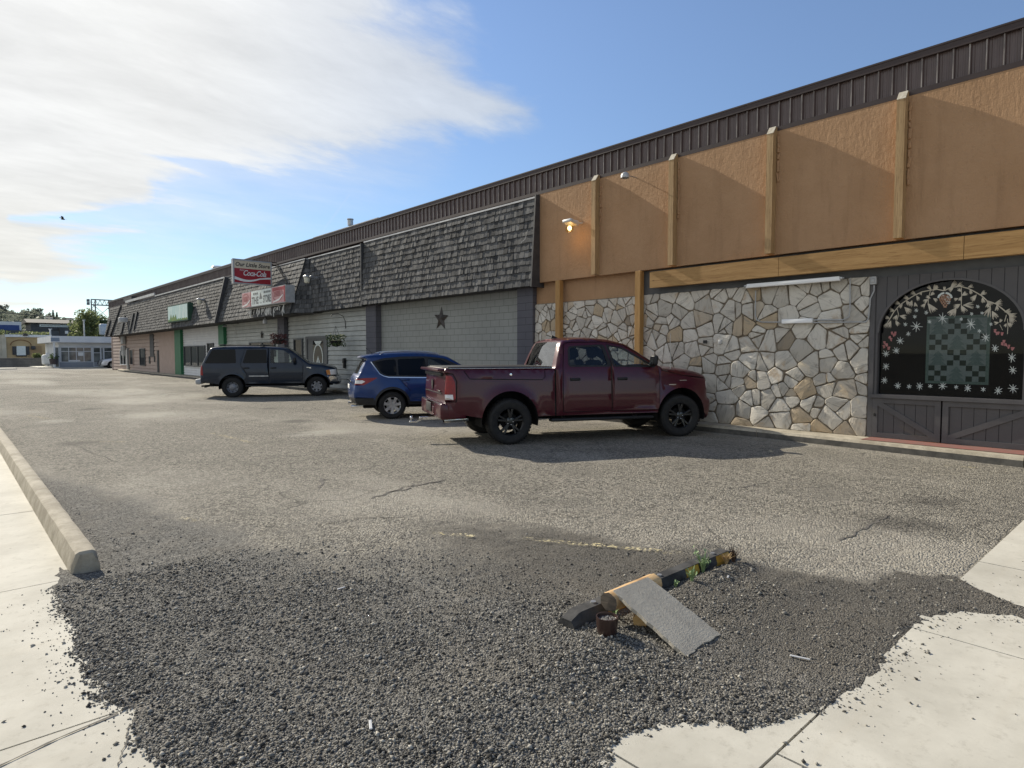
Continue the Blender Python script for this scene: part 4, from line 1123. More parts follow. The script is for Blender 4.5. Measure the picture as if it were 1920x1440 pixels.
M['glass_clear'] = glass_mat('car_glass', (.82, .88, .86), .8)
M['glass_tint'] = glass_mat('tinted_car_glass', (.34, .36, .37), .7)
M['glass_dark'] = glass_mat('privacy_glass', (.02, .022, .026), .45)
M['glass_rear'] = glass_mat('rear_window_glass', (.3, .32, .34), 1.0, ior=2.6)
M['tail_red'] = pm('tail_lamp_red', (.30, .008, .01), (.2, .006, .008), 20, .3, coat=.2)
M['tail_clear'] = pm('lamp_clear', (.75, .72, .7), rough=.1, coat=1.0)
M['amber'] = pm('lamp_amber', (.65, .25, .05), rough=.2, coat=1.0)
M['seat'] = pm('seat_cloth', (.02, .02, .022), (.035, .035, .037), 20, .85)
def seats(root, rows, z=.95, half=.4, beltless=False):
    for x in rows:
        for y in (-half, half):
            mb = MB(); q = Matrix.Rotation(R(-14), 3, 'Y')
            mb.rbox((x, y, z+.3), (.16, .5, .62), q, .06, 3); mb.rbox((x+.28, y, z), (.52, .5, .16), None, .05, 3)
            o = mb.build('seat', M['seat'], root, smooth=50)
            h = MB(); h.rbox((x-.11, y, z+.74), (.11, .28, .2), q, .05, 3); h.tube([(x-.08, y-.06, z+.55), (x-.11, y-.06, z+.7)], .008, 6); h.tube([(x-.08, y+.06, z+.55), (x-.11, y+.06, z+.7)], .008, 6)
            h.build('headrest', M['seat'], o, smooth=50)
def steering(root, x, y, z):
    mb = MB(); q = Matrix.Translation((x, y, z)) @ Matrix.Rotation(R(-62), 4, 'Y')
    mb.lathe([(.185+.014*math.cos(2*PI*k/8), .014*math.sin(2*PI*k/8)) for k in range(8)], 28, q, True)
    for a in (0, 2.1, 4.2): mb.tube([q @ Vector((0, 0, -.03)), q @ Vector((.18*math.cos(a), .18*math.sin(a), 0))], .015, 6)
    mb.build('steering_wheel', M['black'], root, smooth=50)
def mirror(root, x, y, z, mat, s=1):
    for sg in (-1, 1):
        mb = MB(); mb.rbox((x, sg*(y+.15), z+.1), (.11, .17*s, .2*s), Matrix.Rotation(R(8), 3, 'Y'), .045, 3); mb.rbox((x+.02, sg*(y+.03), z), (.07, .16, .05), None, .02, 2)
        o = mb.build('side_mirror', mat, root, smooth=50)
        g_ = MB(); g_.rbox((x-.058, sg*(y+.15), z+.1), (.006, .13*s, .15*s), Matrix.Rotation(R(8), 3, 'Y'), .002, 1); g_.build('mirror_glass', M['pane'], o)

# ------------------------------------------------------------------ dark red crew cab pickup
HEAD = math.atan2(-1.44, 3.24)
def place(px, py, heading, half):
    c = atz(px, py); l = Vector((-math.sin(heading), math.cos(heading), 0)); return c + l*half
def pickup():
    p = place(953, 832, HEAD, .87)
    root = thing('pickup_truck', 'dark red crew cab pickup with black wheels parked nose to the stone wall', 'pickup truck', (p.x, p.y, 0), HEAD)
    red = carpaint('dark_red_car_paint', (.055, .0028, .0105), (.063, .004, .013), .1, .06)
    out = [(-1.12,.60,.03,.02,0),(-1.17,.66,.04,.02,0),(-1.19,.95,.05,.03,0),(-1.17,1.24,.05,.03,0),(-1.20,1.33,.05,.02,0),(-1.17,1.385,.05,.01,1),
           (-1.06,1.39,.04,.012,0),(-.2,1.385,.04,.012,0),(.86,1.375,.04,.012,1),(.88,1.375,.06,.0,1),
           (.91,1.40,.06,.03,0),(1.0,1.66,.07,.035,0),(1.09,1.86,.09,.03,0),(1.22,1.92,.10,.03,0),(1.6,1.945,.11,.035,0),(2.05,1.925,.11,.035,0),(2.34,1.865,.10,.03,0),
           (2.5,1.80,.07,.04,0),(2.95,1.52,.06,.07,0),(3.16,1.385,.05,.07,0),(3.25,1.36,.09,.06,0),(3.8,1.32,.13,.05,0),(4.12,1.25,.14,.05,0),(4.23,1.17,.14,.06,0),
           (4.27,1.04,.14,.06,0),(4.28,.80,.16,.07,0),(4.35,.72,.14,.07,0),(4.37,.55,.14,.07,0),(4.32,.38,.12,.06,0),(4.26,.33,.1,.05,0)]
    wz = [(.3,.955),(.5,.975),(.62,.992),(.85,1.0),(1.0,.99),(1.2,.978),(1.36,.95),(1.42,.925),(1.9,.765),(1.95,.75)]
    wx = [(-1.25,.03),(-.9,.0),(3.3,.0),(3.9,.015),(4.3,.07),(4.6,.17)]
    arches = [(0,.44,.535),(3.57,.44,.535)]
    rearw = roundpoly([(1.16,1.40),(1.20,1.79),(1.96,1.83),(2.07,1.40)], .07)
    rwin = roundpoly([(1.20,1.43),(1.235,1.76),(1.90,1.79),(1.99,1.43)], .05)
    frontw = roundpoly([(2.09,1.40),(1.99,1.83),(2.36,1.77),(3.02,1.41),(3.0,1.38)], .05)
    fwin = roundpoly([(2.14,1.43),(2.06,1.79),(2.34,1.74),(2.93,1.42)], .05)
    rdoor = [(1.05,.56),(1.05,1.38),(1.12,1.82),(1.2,1.86),(2.0,1.875),(2.05,1.6),(2.05,.56)]
    fdoor = [(2.07,.56),(2.07,1.6),(2.03,1.872),(2.38,1.81),(2.75,1.62),(3.07,1.40),(3.09,1.2),(3.07,.56)]
    gap = .012
    tl = roundpoly([(-1.3,.84),(-1.3,1.27),(-1.07,1.26),(-1.02,1.15),(-1.005,.84)], .05)
    tclr = [(-1.3,.84),(-1.3,.93),(-1.06,.93),(-1.05,.84)]
    ftri = [(-.85,1.34),(-.75,1.20),(.62,1.17),(.68,1.22),(.68,1.34)]
    ring = lambda cx: arc(cx,.44,.56,-40,220,24)+arc(cx,.44,.50,220,-40,24)
    regions = [
        dict(name='window', poly=rwin, mat=M['glass_tint'], off=-.012, glass=1, parent='rd'), dict(name='window', poly=fwin, mat=M['glass_clear'], off=-.012, glass=1, parent='fd'),
        dict(name='window_trim', poly=rearw, mat=M['black'], off=-.004, parent='rd'), dict(name='window_trim', poly=frontw, mat=M['black'], off=-.004, parent='fd'),
        dict(name='x', drop=1, poly=buf([(.895,.5),(.895,1.36)], .03)),
        dict(name='x', drop=1, poly=buf(rdoor+[rdoor[0]], gap)), dict(name='x', drop=1, poly=buf(fdoor+[fdoor[0]], gap)),
        dict(name='x', drop=1, poly=buf(ftri, .014)), dict(name='x', drop=1, poly=buf([(3.12,1.33),(3.6,1.22),(4.15,1.16),(4.3,1.1)], .012)),
        dict(name='tail_light_lens', poly=tclr, mat=M['tail_clear'], off=.006), dict(name='tail_light', poly=tl, mat=M['tail_red'], off=.006),
        dict(name='x', drop=1, poly=buf([(-1.3,.80),(-1.0,.80),(-.985,1.16),(-1.05,1.29),(-1.3,1.30)], .02)),
        dict(name='headlight', poly=roundpoly([(4.19,.95),(4.17,1.10),(4.36,1.14),(4.40,.95)], .03), mat=M['tail_clear'], off=.004),
        dict(name='door', id='rd', poly=rdoor, mat=red, handle=(1.28,1.17)), dict(name='door', id='fd', poly=fdoor, mat=red, handle=(2.27,1.17)),
    ]
    S = dict(out=out, wz=wz, wx=wx, arches=arches, sill=.5, regions=regions, paint=red, wheel=.415, tread=.86, flare=.025,
             strips=[(5,8,'ton',.93),(9.6,11.9,'rw',.86),(16.4,19.2,'ws',.9),(23.8,25,'gr',.62)],
             stripmats={'ton':('bed_cover',M['black']),'rw':('rear_window',M['glass_rear']),'ws':('windshield',M['glass_clear']),'gr':('grille',M['black'])}, handlemat=M['black'])
    ymap, W, prof, us = vehicle(root, S)
    for sg in (-1, 1):
        wheel(root, (0, sg*.87, .415), 0, sg, .415, .29, .262, 'five', M['blackrim'])
        wheel(root, (3.57, sg*.87, .415), R(-9), sg, .415, .29, .262, 'five', M['blackrim'])
    # rear bumper, hitch, exhaust
    mb = MB()
    for sg in (-1, 1):
        mb.rbox((-1.165, sg*.66, .63), (.22, .62, .30), None, .05, 3); mb.rbox((-.98, sg*.93, .63), (.34, .1, .28), None, .04, 3)
    mb.rbox((-1.19, 0, .60), (.2, .75, .18), None, .02, 2)
    b = mb.build('rear_bumper', red, root, smooth=40)
    mb = MB(); mb.rbox((-1.30, 0, .66), (.02, .46, .17), None, .02, 2); mb.build('licence_plate_recess', M['black'], b, smooth=40)
    mb = MB(); mb.rbox((-1.2, 0, .772), (.16, 1.75, .02), None, .008, 1); mb.build('bumper_step', M['chrome'], b)
    mb = MB(); mb.rbox((-1.28, .02, .43), (.4, .06, .06), None, .005, 1); mb.beam((-1.42, .02, .43), (-1.55, .02, .36), .06, .03); mb.rbox((-1.6, .02, .37), (.14, .07, .03), None, .005, 1); mb.tube([(-1.63, .02, .38), (-1.63, .02, .42)], .018, 8); mb.ico((-1.63, .02, .45), .032, 2)
    mb.build('tow_hitch', M['chrome'], root, smooth=40)
    mb = MB(); mb.tube([(-.7, -.62, .46), (-1.16, -.68, .45)], .045, 14, False); mb.build('exhaust_pipe', M['chrome'], root, smooth=60)
    # tailgate furniture
    mb = MB(); mb.rbox((-1.235, 0, 1.36), (.14, 1.72, .05), None, .02, 2); mb.build('tailgate_spoiler', red, root, smooth=40)
    mb = MB()
    out_ = [(0,.09),(.05,.07),(.075,.02),(.055,-.04),(.02,-.1),(0,-.12),(-.02,-.1),(-.055,-.04),(-.075,.02),(-.05,.07)]
    mb.prism([(-1.224, y, 1.09+z) for y, z in out_], (-.012, 0, 0)); mb.build('tailgate_emblem', M['black'], root)
    mb = MB(); mb.rbox((-1.222, 0, .94), (.008, 1.5, .012), None, 0); mb.rbox((-1.226, -.62, .975), (.01, .18, .03), None, .003, 1); mb.build('tailgate_trim', M['black'], root)
    mb = MB(); mb.rbox((-1.15, 0, 1.28), (.16, 1.5, .07), None, .02, 2); mb.rbox((-1.222, 0, 1.27), (.01, .3, .06), None, .003, 1); mb.build('tailgate_handle', M['black'], root, smooth=40)
    # bed rails, cover frame
    mb = MB()
    for sg in (-1, 1): mb.rbox((-.14, sg*.875, 1.398), (1.98, .06, .03), None, .01, 2)
    mb.rbox((-.14, 0, 1.402), (1.96, 1.66, .025), None, .01, 2)
    mb.build('bed_cover_frame', M['black'], root, smooth=40)
    for sg in (-1, 1):
        mb = MB(); mb.rbox((-.14, sg*.925, 1.385), (1.96, .03, .012), None, .004, 1); mb.build('bed_rail_trim', M['chrome'], root)
    for sg in (-1, 1):
        mb = MB(); mb.lathe([(0, .008), (.022, .006), (.026, 0)], 14, Matrix.Translation((.02, sg*(ymap(.02,1.27)+.001), 1.27)) @ Matrix.Rotation(-sg*PI/2, 4, 'X'))
        mb.build('bed_box_lock', M['chrome'], root, smooth=40)
    # running boards
    for sg in (-1, 1):
        mb = MB(); mb.rbox((1.85, sg*.98, .42), (2.15, .17, .055), None, .025, 2)
        for x in (1.1, 2.6): mb.beam((x, sg*.7, .5), (x, sg*.95, .43), .06, .03)
        mb.build('running_board', M['black'], root, smooth=40)
    mirror(root, 2.9, .93, 1.42, M['black'])
    # aerials, third brake light, badge
    mb = MB(); mb.tube([(3.42, -.83, 1.35), (3.40, -.84, 2.05)], .004, 6); mb.tube([(3.42, -.83, 1.32), (3.42, -.83, 1.37)], .012, 8); mb.build('aerial', M['steel'], root)
    mb = MB(); mb.prism([(1.18, -.012, 1.955), (1.34, -.012, 1.96), (1.2, -.012, 2.02)], (0, .024, 0)); mb.build('roof_fin', M['black'], root)
    mb = MB(); mb.rbox((1.135, 0, 1.915), (.03, .34, .035), None, .01, 2); mb.build('brake_light', M['tail_red'], root)
    mb = MB(); y = ymap(3.35, 1.03); mb.rbox((3.37, -(y+.004), 1.04), (.16, .006, .022), None, .002, 1); y = ymap(3.6, 1.16); mb.rbox((3.62,-(ymap(3.62,1.12)+.004),1.12),(.16,.006,.018),None,.002,1); mb.build('fender_badge', M['chrome'], root)
    for q in (-1, 1):
        mb = MB(); mb.rbox((4.39, q*.35, .62), (.12, .5, .1), None, .02, 2); mb.build('front_bumper_vent', M['black'], root)
    mb = MB(); mb.rbox((3.0, 0, 1.28), (.5, 1.7, .22), None, .08, 3); mb.rbox((1.15, 0, 1.1), (.16, 1.5, .62), Matrix.Rotation(R(-10), 3, 'Y'), .05, 2); mb.rbox((1.9, 0, .7), (2.3, 1.7, .1), None, .02); mb.rbox((.99, 0, 1.05), (.04, 1.7, .68), None, .01)
    mb.build('dashboard', M['seat'], root, smooth=50)
    seats(root, (1.98,), .92, .42); 
    for y in (-.5, .5):
        mb = MB(); mb.rbox((1.12, y, 1.56), (.1, .27, .2), None, .05, 3); mb.build('rear_headrest', M['seat'], root, smooth=50)
    steering(root, 2.62, .42, 1.32)
    mb = MB(); mb.rbox((2.62, 0, 1.74), (.03, .24, .08), None, .02, 2); mb.build('rear_view_mirror', M['black'], root)
    return root
pickup()

# ------------------------------------------------------------------ compact SUV body shared by the blue car and the far white one
def compact_suv(root, paint, detail=True):
    out = [(-.80,.36,.05,.03,0),(-.88,.42,.06,.05,0),(-.93,.55,.08,.07,0),(-.935,.72,.09,.08,0),(-.90,.90,.10,.07,0),(-.88,1.0,.09,.06,0),(-.845,1.06,.07,.06,0),(-.80,1.12,.06,.06,0),
           (-.66,1.40,.06,.05,0),(-.60,1.50,.05,.04,0),(-.74,1.555,.04,.03,1),(-.58,1.60,.06,.02,0),(-.2,1.645,.09,.03,0),(.4,1.67,.10,.035,0),(.95,1.655,.10,.035,0),(1.35,1.59,.09,.03,0),
           (1.55,1.52,.06,.05,0),(2.0,1.24,.05,.07,0),(2.22,1.09,.06,.08,0),(2.35,1.04,.10,.07,0),(2.8,.97,.14,.06,0),(3.2,.88,.16,.07,0),(3.42,.76,.16,.09,0),(3.52,.58,.16,.11,0),(3.54,.42,.14,.11,0),(3.44,.27,.1,.08,0)]
    wz = [(.25,.86),(.45,.90),(.65,.92),(.85,.915),(1.0,.895),(1.08,.87),(1.2,.81),(1.55,.665),(1.67,.62)]
    wx = [(-.95,.10),(-.7,.04),(-.3,.0),(2.3,.0),(2.9,.02),(3.3,.10),(3.6,.22)]
    arches = [(0,.36,.40),(2.69,.36,.40)]
    band = roundpoly([(-.50,1.44),(-.30,1.14),(-.12,1.06),(2.0,1.0),(2.16,1.05),(1.7,1.37),(1.36,1.53),(.9,1.575),(.3,1.575),(-.2,1.53)], .05)
    qw = roundpoly([(-.42,1.43),(-.24,1.16),(-.1,1.10),(.12,1.10),(.12,1.50),(-.15,1.48)], .05)
    rw = roundpoly([(.17,1.10),(.17,1.50),(.86,1.53),(.90,1.08)], .04)
    fw = roundpoly([(.96,1.08),(.94,1.53),(1.30,1.49),(1.68,1.29),(2.0,1.07)], .04)
    rd = [(.47,.40),(.47,.70),(.14,1.06),(.14,1.49),(.88,1.52),(.93,1.05),(.93,.40)]
    fd = [(.95,.40),(.95,1.05),(.90,1.52),(1.34,1.48),(1.70,1.30),(2.12,1.05),(2.12,.8),(2.1,.40)]
    gap = .011
    tl = [(-1.0,.86),(-1.0,1.02),(-.62,1.04),(-.36,1.045),(-.50,.96),(-.70,.86)]
    tlc = [(-1.0,.90),(-1.0,.985),(-.72,.985),(-.66,.95),(-.74,.90)]
    ann = lambda cx: [(p[0], p[1]) for p in arc(cx,.36,.455,-16,196,24)] + [(p[0], p[1]) for p in arc(cx,.36,.38,196,-16,24)]
    clad = [(-1.,.25),(-1.,.54),(-.45,.54),(-.40,.25)]
    sillc = [(.3,.2),(.3,.44),(2.4,.44),(2.4,.2)]
    regions = [dict(name='window', poly=qw, mat=M['glass_dark'], off=-.008, glass=1), dict(name='window', poly=rw, mat=M['glass_dark'], off=-.008, glass=1, parent='rd'), dict(name='window', poly=fw, mat=M['glass_tint'], off=-.008, glass=1, parent='fd'),
        dict(name='window_chrome', poly=buf([(-.50,1.44),(-.30,1.14),(-.2,1.085),(-.08,1.055),(.9,1.035),(2.0,1.0)], .022), mat=M['chrome'], off=.003),
        dict(name='window_surround', poly=band, mat=M['black'], off=-.003),
        dict(name='x', drop=1, poly=buf(fd+[fd[0]], gap)), dict(name='x', drop=1, poly=buf([(.47,.70),(.14,1.06)], gap)), dict(name='x', drop=1, poly=buf([(.47,.40),(.93,.40)], gap)),
        dict(name='tail_light_lens', poly=tlc, mat=M['tail_clear'], off=.006), dict(name='tail_light', poly=tl, mat=M['tail_red'], off=.004),
        dict(name='headlight', poly=roundpoly([(2.98,.74),(2.9,.86),(3.25,.84),(3.5,.72)], .03), mat=M['tail_clear'], off=.004),
        dict(name='wheel_arch_trim', poly=ann(0), mat=M['black'], off=.008), dict(name='wheel_arch_trim', poly=ann(2.69), mat=M['black'], off=.008),
        dict(name='bumper_cladding', poly=clad, mat=M['black'], off=.003), dict(name='sill_cladding', poly=sillc, mat=M['black'], off=.004),
        dict(name='door', id='rd', poly=rd, mat=paint, handle=(.34,.99)), dict(name='door', id='fd', poly=fd, mat=paint, handle=(1.15,.97))]
    S = dict(out=out, wz=wz, wx=wx, arches=arches, sill=.36, regions=regions, paint=paint, wheel=.345, tread=.79, flare=.03,
             strips=[(0,2,'rb',.95),(7.0,9.2,'rw',.86),(16,18.2,'ws',.92),(22,24,'gr',.6)], stripmats={'rw':('rear_window',M['glass_rear']),'ws':('windshield',M['glass_tint']),'gr':('grille',M['black']),'rb':('rear_diffuser',M['black'])})
    ymap, W, prof, us = vehicle(root, S)
    for sg in (-1, 1):
        for x in (0, 2.69): wheel(root, (x, sg*.79, .345), 0, sg, .345, .22, .225, 'seven', M['alloy'])
    mirror(root, 1.92, .86, 1.06, paint, .85)
    mb = MB(); mb.rbox((1.9, 0, .98), (.5, 1.5, .2), None, .08, 3); mb.build('dashboard', M['seat'], root, smooth=50)
    seats(root, (.95,), .72, .38)
    if detail:
        for sg in (-1, 1):
            mb = MB(); pts = [(-.25, sg*.565, 1.655), (-.12, sg*.575, 1.69), (.4, sg*.58, 1.715), (.9, sg*.575, 1.70), (1.18, sg*.56, 1.66), (1.25, sg*.555, 1.63)]
            mb.tube(pts, .016, 8); mb.build('roof_rail', M['alloy'], root, smooth=50)
        mb = MB(); mb.prism([(-.45, -.015, 1.625), (-.30, -.015, 1.64), (-.44, -.015, 1.67)], (0, .03, 0)); mb.tube([(-.38, 0, 1.65), (-.56, 0, 1.79)], .005, 6); mb.build('aerial', M['black'], root)
        mb = MB(); mb.rbox((-1.0, 0, .80), (.015, .52, .12), None, .004, 1); mb.build('licence_plate', M['white'], root)
        mb = MB(); mb.rbox((-.985, 0, .96), (.03, 1.1, .045), None, .01, 2); mb.build('tailgate_chrome_bar', M['chrome'], root)
        for y in (-.55, .55):
            mb = MB(); mb.tube([(-.7, y, .33), (-.98, y, .32)], .04, 14, False); mb.build('exhaust_pipe', M['chrome'], root, smooth=60)
        mb = MB(); mb.beam((-.83, -.15, 1.10), (-.72, .3, 1.16), .03, .02); mb.build('rear_wiper', M['black'], root)
    return ymap
p = place(735, 785, HEAD, .80)
root = thing('parked_car', 'blue compact SUV with silver alloy wheels parked between the pickup and the dark SUV', 'SUV', (p.x, p.y, 0), HEAD)
compact_suv(root, carpaint('blue_car_paint', (.006, .03, .125), (.007, .037, .15), .2, .04))

# ------------------------------------------------------------------ big dark slate SUV
def big_suv():
    hd = math.atan2(23.07-24.44, 10.85-8.02)
    p = place(437, 745, hd, .86)
    root = thing('parked_car', 'large dark slate blue SUV with a chrome front bumper parked nose-in at the store door', 'SUV', (p.x, p.y, 0), hd)
    paint = carpaint('slate_car_paint', (.011, .019, .034), (.015, .024, .042), .2, .08)
    out = [(-1.02,.56,.04,.03,0),(-1.09,.62,.05,.04,0),(-1.10,.85,.07,.05,0),(-1.09,1.08,.07,.05,0),(-1.05,1.22,.06,.05,0),(-.88,1.62,.06,.05,0),(-.78,1.80,.06,.05,0),(-.66,1.865,.07,.03,0),(-.2,1.90,.08,.03,0),
           (.6,1.915,.09,.03,0),(1.3,1.90,.09,.03,0),(1.80,1.86,.08,.03,0),(2.02,1.80,.05,.05,0),(2.42,1.50,.05,.07,0),(2.70,1.285,.05,.08,0),(2.82,1.25,.09,.06,0),(3.3,1.19,.12,.05,0),(3.66,1.10,.12,.05,0),(3.74,1.02,.1,.05,0),
           (3.76,.80,.1,.06,0),(3.84,.75,.09,.08,0),(3.87,.62,.1,.08,0),(3.85,.50,.1,.08,0),(3.72,.44,.1,.05,0)]
    wz = [(.3,.93),(.5,.96),(.7,.985),(.95,.99),(1.15,.975),(1.25,.945),(1.8,.76),(1.92,.72)]
    wx = [(-1.12,.06),(-.8,.01),(2.7,.0),(3.3,.01),(3.7,.06),(3.9,.13)]
    arches = [(0,.40,.47),(3.02,.40,.47)]
    qw = roundpoly([(-.94,1.28),(-.70,1.78),(.10,1.80),(.14,1.28)], .05)
    rw = roundpoly([(.36,1.28),(.50,1.79),(1.20,1.79),(1.22,1.28)], .05)
    fw = roundpoly([(1.34,1.28),(1.34,1.79),(1.82,1.76),(2.02,1.62),(2.14,1.28)], .05)
    rd = [(.30,.50),(.52,.80),(.28,1.22),(.44,1.83),(1.26,1.84),(1.28,.50)]
    fd = [(1.30,.50),(1.28,1.84),(1.84,1.82),(2.1,1.66),(2.46,1.36),(2.52,1.2),(2.50,.50)]
    ann = lambda cx: arc(cx,.40,.53,-14,194,24)+arc(cx,.40,.45,194,-14,24)
    regions = [dict(name='window', poly=qw, mat=M['glass_dark'], off=-.004, glass=1), dict(name='window', poly=rw, mat=M['glass_dark'], off=-.006, glass=1, parent='rd'), dict(name='window', poly=fw, mat=M['glass_clear'], off=-.008, glass=1, parent='fd'),
        dict(name='x', drop=1, poly=buf(rd+[rd[0]], .014)), dict(name='x', drop=1, poly=buf(fd+[fd[0]], .014)),
        dict(name='side_moulding', poly=[(.58,.775),(.58,.815),(1.265,.815),(1.265,.775)], mat=M['steel'], off=.012), dict(name='side_moulding', poly=[(1.32,.775),(1.32,.81),(2.46,.81),(2.46,.775)], mat=paint, off=.012),
        dict(name='tail_light', poly=[(-1.2,.84),(-1.2,1.2),(-1.02,1.2),(-.99,.84)], mat=M['tail_red'], off=.005),
        dict(name='corner_light', poly=[(3.40,.82),(3.36,1.0),(3.5,1.02),(3.53,.82)], mat=M['amber'], off=.004), dict(name='headlight', poly=[(3.53,.82),(3.5,1.02),(3.9,1.05),(3.9,.82)], mat=M['tail_clear'], off=.004),
        dict(name='wheel_arch_trim', poly=ann(0), mat=paint, off=.02), dict(name='wheel_arch_trim', poly=ann(3.02), mat=paint, off=.02),
        dict(name='front_bumper_side', poly=[(3.40,.56),(3.40,.78),(4,.78),(4,.56)], mat=M['chrome'], off=.012),
        dict(name='door', id='rd', poly=rd, mat=paint, handle=(.50,1.10)), dict(name='door', id='fd', poly=fd, mat=paint, handle=(1.45,1.10))]
    S = dict(out=out, wz=wz, wx=wx, arches=arches, sill=.50, regions=regions, paint=paint, wheel=.38, tread=.82, flare=.02,
             strips=[(4.6,6.4,'rw',.85),(12,14,'ws',.9),(17.4,19.2,'gr',.6),(19.6,21.6,'fb',1.1)], stripmats={'rw':('rear_window',M['glass_rear']),'ws':('windshield',M['glass_clear']),'gr':('grille',M['black']),'fb':('front_bumper',M['chrome'])}, handlemat=M['black'])
    ymap, W, prof, us = vehicle(root, S)
    for sg in (-1, 1):
        wheel(root, (0, sg*.82, .38), 0, sg, .38, .25, .215, 'steel', M['steelrim']); wheel(root, (3.02, sg*.82, .38), R(-6), sg, .38, .25, .215, 'seven', M['steelrim'])
        mb = MB(); mb.tube([(-.5, sg*.66, 1.915), (-.45, sg*.66, 1.945), (1.3, sg*.66, 1.965), (1.4, sg*.66, 1.94)], .014, 8); mb.build('roof_rail', M['black'], root, smooth=50)
        mb = MB(); mb.rbox((1.4, sg*.93, .42), (1.9, .14, .05), None, .02, 2); mb.build('running_board', M['black'], root, smooth=40)
    for x in (-.35, 1.05):
        mb = MB(); mb.tube([(x, -.68, 1.965), (x, .68, 1.965)], .02, 8); mb.rbox((x, -.62, 1.965), (.22, .1, .05), None, .02, 2); mb.rbox((x, .62, 1.965), (.22, .1, .05), None, .02, 2); mb.build('roof_rack_bar', M['black'], root, smooth=50)
    mb = MB(); mb.rbox((-1.17, 0, .60), (.2, 1.8, .2), None, .05, 2); mb.build('rear_bumper', M['grey_metal'], root, smooth=40)
    mb = MB(); mb.beam((-.75, -.1, .44), (-1.2, -.1, .40), .08, .06); mb.beam((-.72, -.55, .46), (-1.02, -.6, .38), .07, .05); mb.build('tow_bar', M['black'], root)
    mb = MB(); mb.rbox((-1.15, 0, .95), (.02, .4, .12), None, .004, 1); mb.build('licence_plate', M['white'], root)
    mirror(root, 2.22, .95, 1.30, M['black'])
    mb = MB(); y = ymap(2.75, 1.12)
    mb.rbox((2.72, -(y+.004), 1.11), (.16, .008, .03), None, .003, 1); mb.rbox((2.78, -(y+.004), 1.09), (.06, .009, .05), None, .003, 1); mb.build('fender_badge', M['chrome'], root)
    mb = MB(); mb.rbox((2.3, 0, 1.15), (.6, 1.6, .22), None, .08, 3); mb.rbox((1.0, 0, .75), (3.6, 1.6, .1), None, .02); mb.build('dashboard', M['seat'], root, smooth=50)
    seats(root, (1.3, .35), .85, .42); steering(root, 1.95, .42, 1.2)
big_suv()
# ------------------------------------------------------------------ far white car at the corner
q = aty(187, 683, 82.0)
root = thing('parked_car', 'white car parked beyond the far corner of the pink siding', 'car', (q.x + 3.65, 81.6, 0), R(180)); 
compact_suv(root, carpaint('white_car_paint', (.7, .71, .72), (.75, .75, .76), 0.0, .05), False)
q = aty(181, 680, 85)
root = thing('parked_car', 'silver car standing behind the white one at the far shop front', 'car', (q.x + 3.65, 84.4, 0), R(180)); 
compact_suv(root, carpaint('silver_car_paint', (.3, .31, .33), (.36, .37, .39), .5, .05), False)
# ================================================================== things fixed to or standing by the building
# quilt hanging in the arched window
qx = 12.62
def qp(px, py): return atx(px, py, qx)
a = qp(1740, 592); b = qp(1858, 596); c_ = qp(1733, 718); d_ = qp(1853, 722)
yl = (a.y+c_.y)/2; yr = (b.y+d_.y)/2; zt_ = (a.z+b.z)/2 + .02; zb_ = (c_.z+d_.z)/2
quilt = MB((qx, (yl+yr)/2, zb_)); QM = [pm('quilt_border', (.13, .19, .16), (.18, .24, .2), 30, .9), pm('quilt_pale', (.22, .26, .24), (.29, .325, .305), 30, .9), pm('quilt_dark', (.02, .035, .025), (.03, .05, .035), 30, .9), pm('quilt_tree', (.13, .18, .16), (.19, .24, .22), 60, .9)]
quilt.cm = 0; quilt.box((qx, yr, zb_), (qx+.02, yl, zt_))
bw = .045; W_ = yl-yr-2*bw; H_ = zt_-zb_-2*bw; NX, NY = 9, 12
def cell(i, j, w, h, cm, lift):
    quilt.cm = cm; y0 = yl-bw-W_*(i+w)/NX; y1 = yl-bw-W_*i/NX; z1 = zt_-bw-H_*j/NY; z0 = zt_-bw-H_*(j+h)/NY
    quilt.poly([(qx-lift, y0, z0), (qx-lift, y1, z0), (qx-lift, y1, z1), (qx-lift, y0, z1)])
cell(0, 0, NX, NY, 1, .002)
for bj in range(4):
    for bi in range(3):
        if (bi + bj) % 2 == 1:
            for i in range(3):
                for j in range(3):
                    if (i+j) % 2 == 0: cell(bi*3+i, bj*3+j, 1, 1, 2, .004)
        else:
            quilt.cm = 3
            yc = yl-bw-W_*(bi*3+1.5)/NX; zt2 = zt_-bw-H_*(bj*3)/NY; cw = W_/3; ch = H_/4
            for s0, s1, w_ in ((.04, .40, .3), (.25, .68, .4), (.48, .97, .47)):
                lf2 = .005 + s0*.004; quilt.poly([(qx-lf2, yc, zt2-ch*s0), (qx-lf2, yc-cw*w_, zt2-ch*s1), (qx-lf2, yc+cw*w_, zt2-ch*s1)])
q = quilt.build('quilt', QM, fixn=False); tag(q, 'patchwork quilt of green fir trees and dark checks hanging behind the arched window', 'quilt')

M['bright'] = pm('bright_white_enamel', (.84, .85, .86), rough=.3)
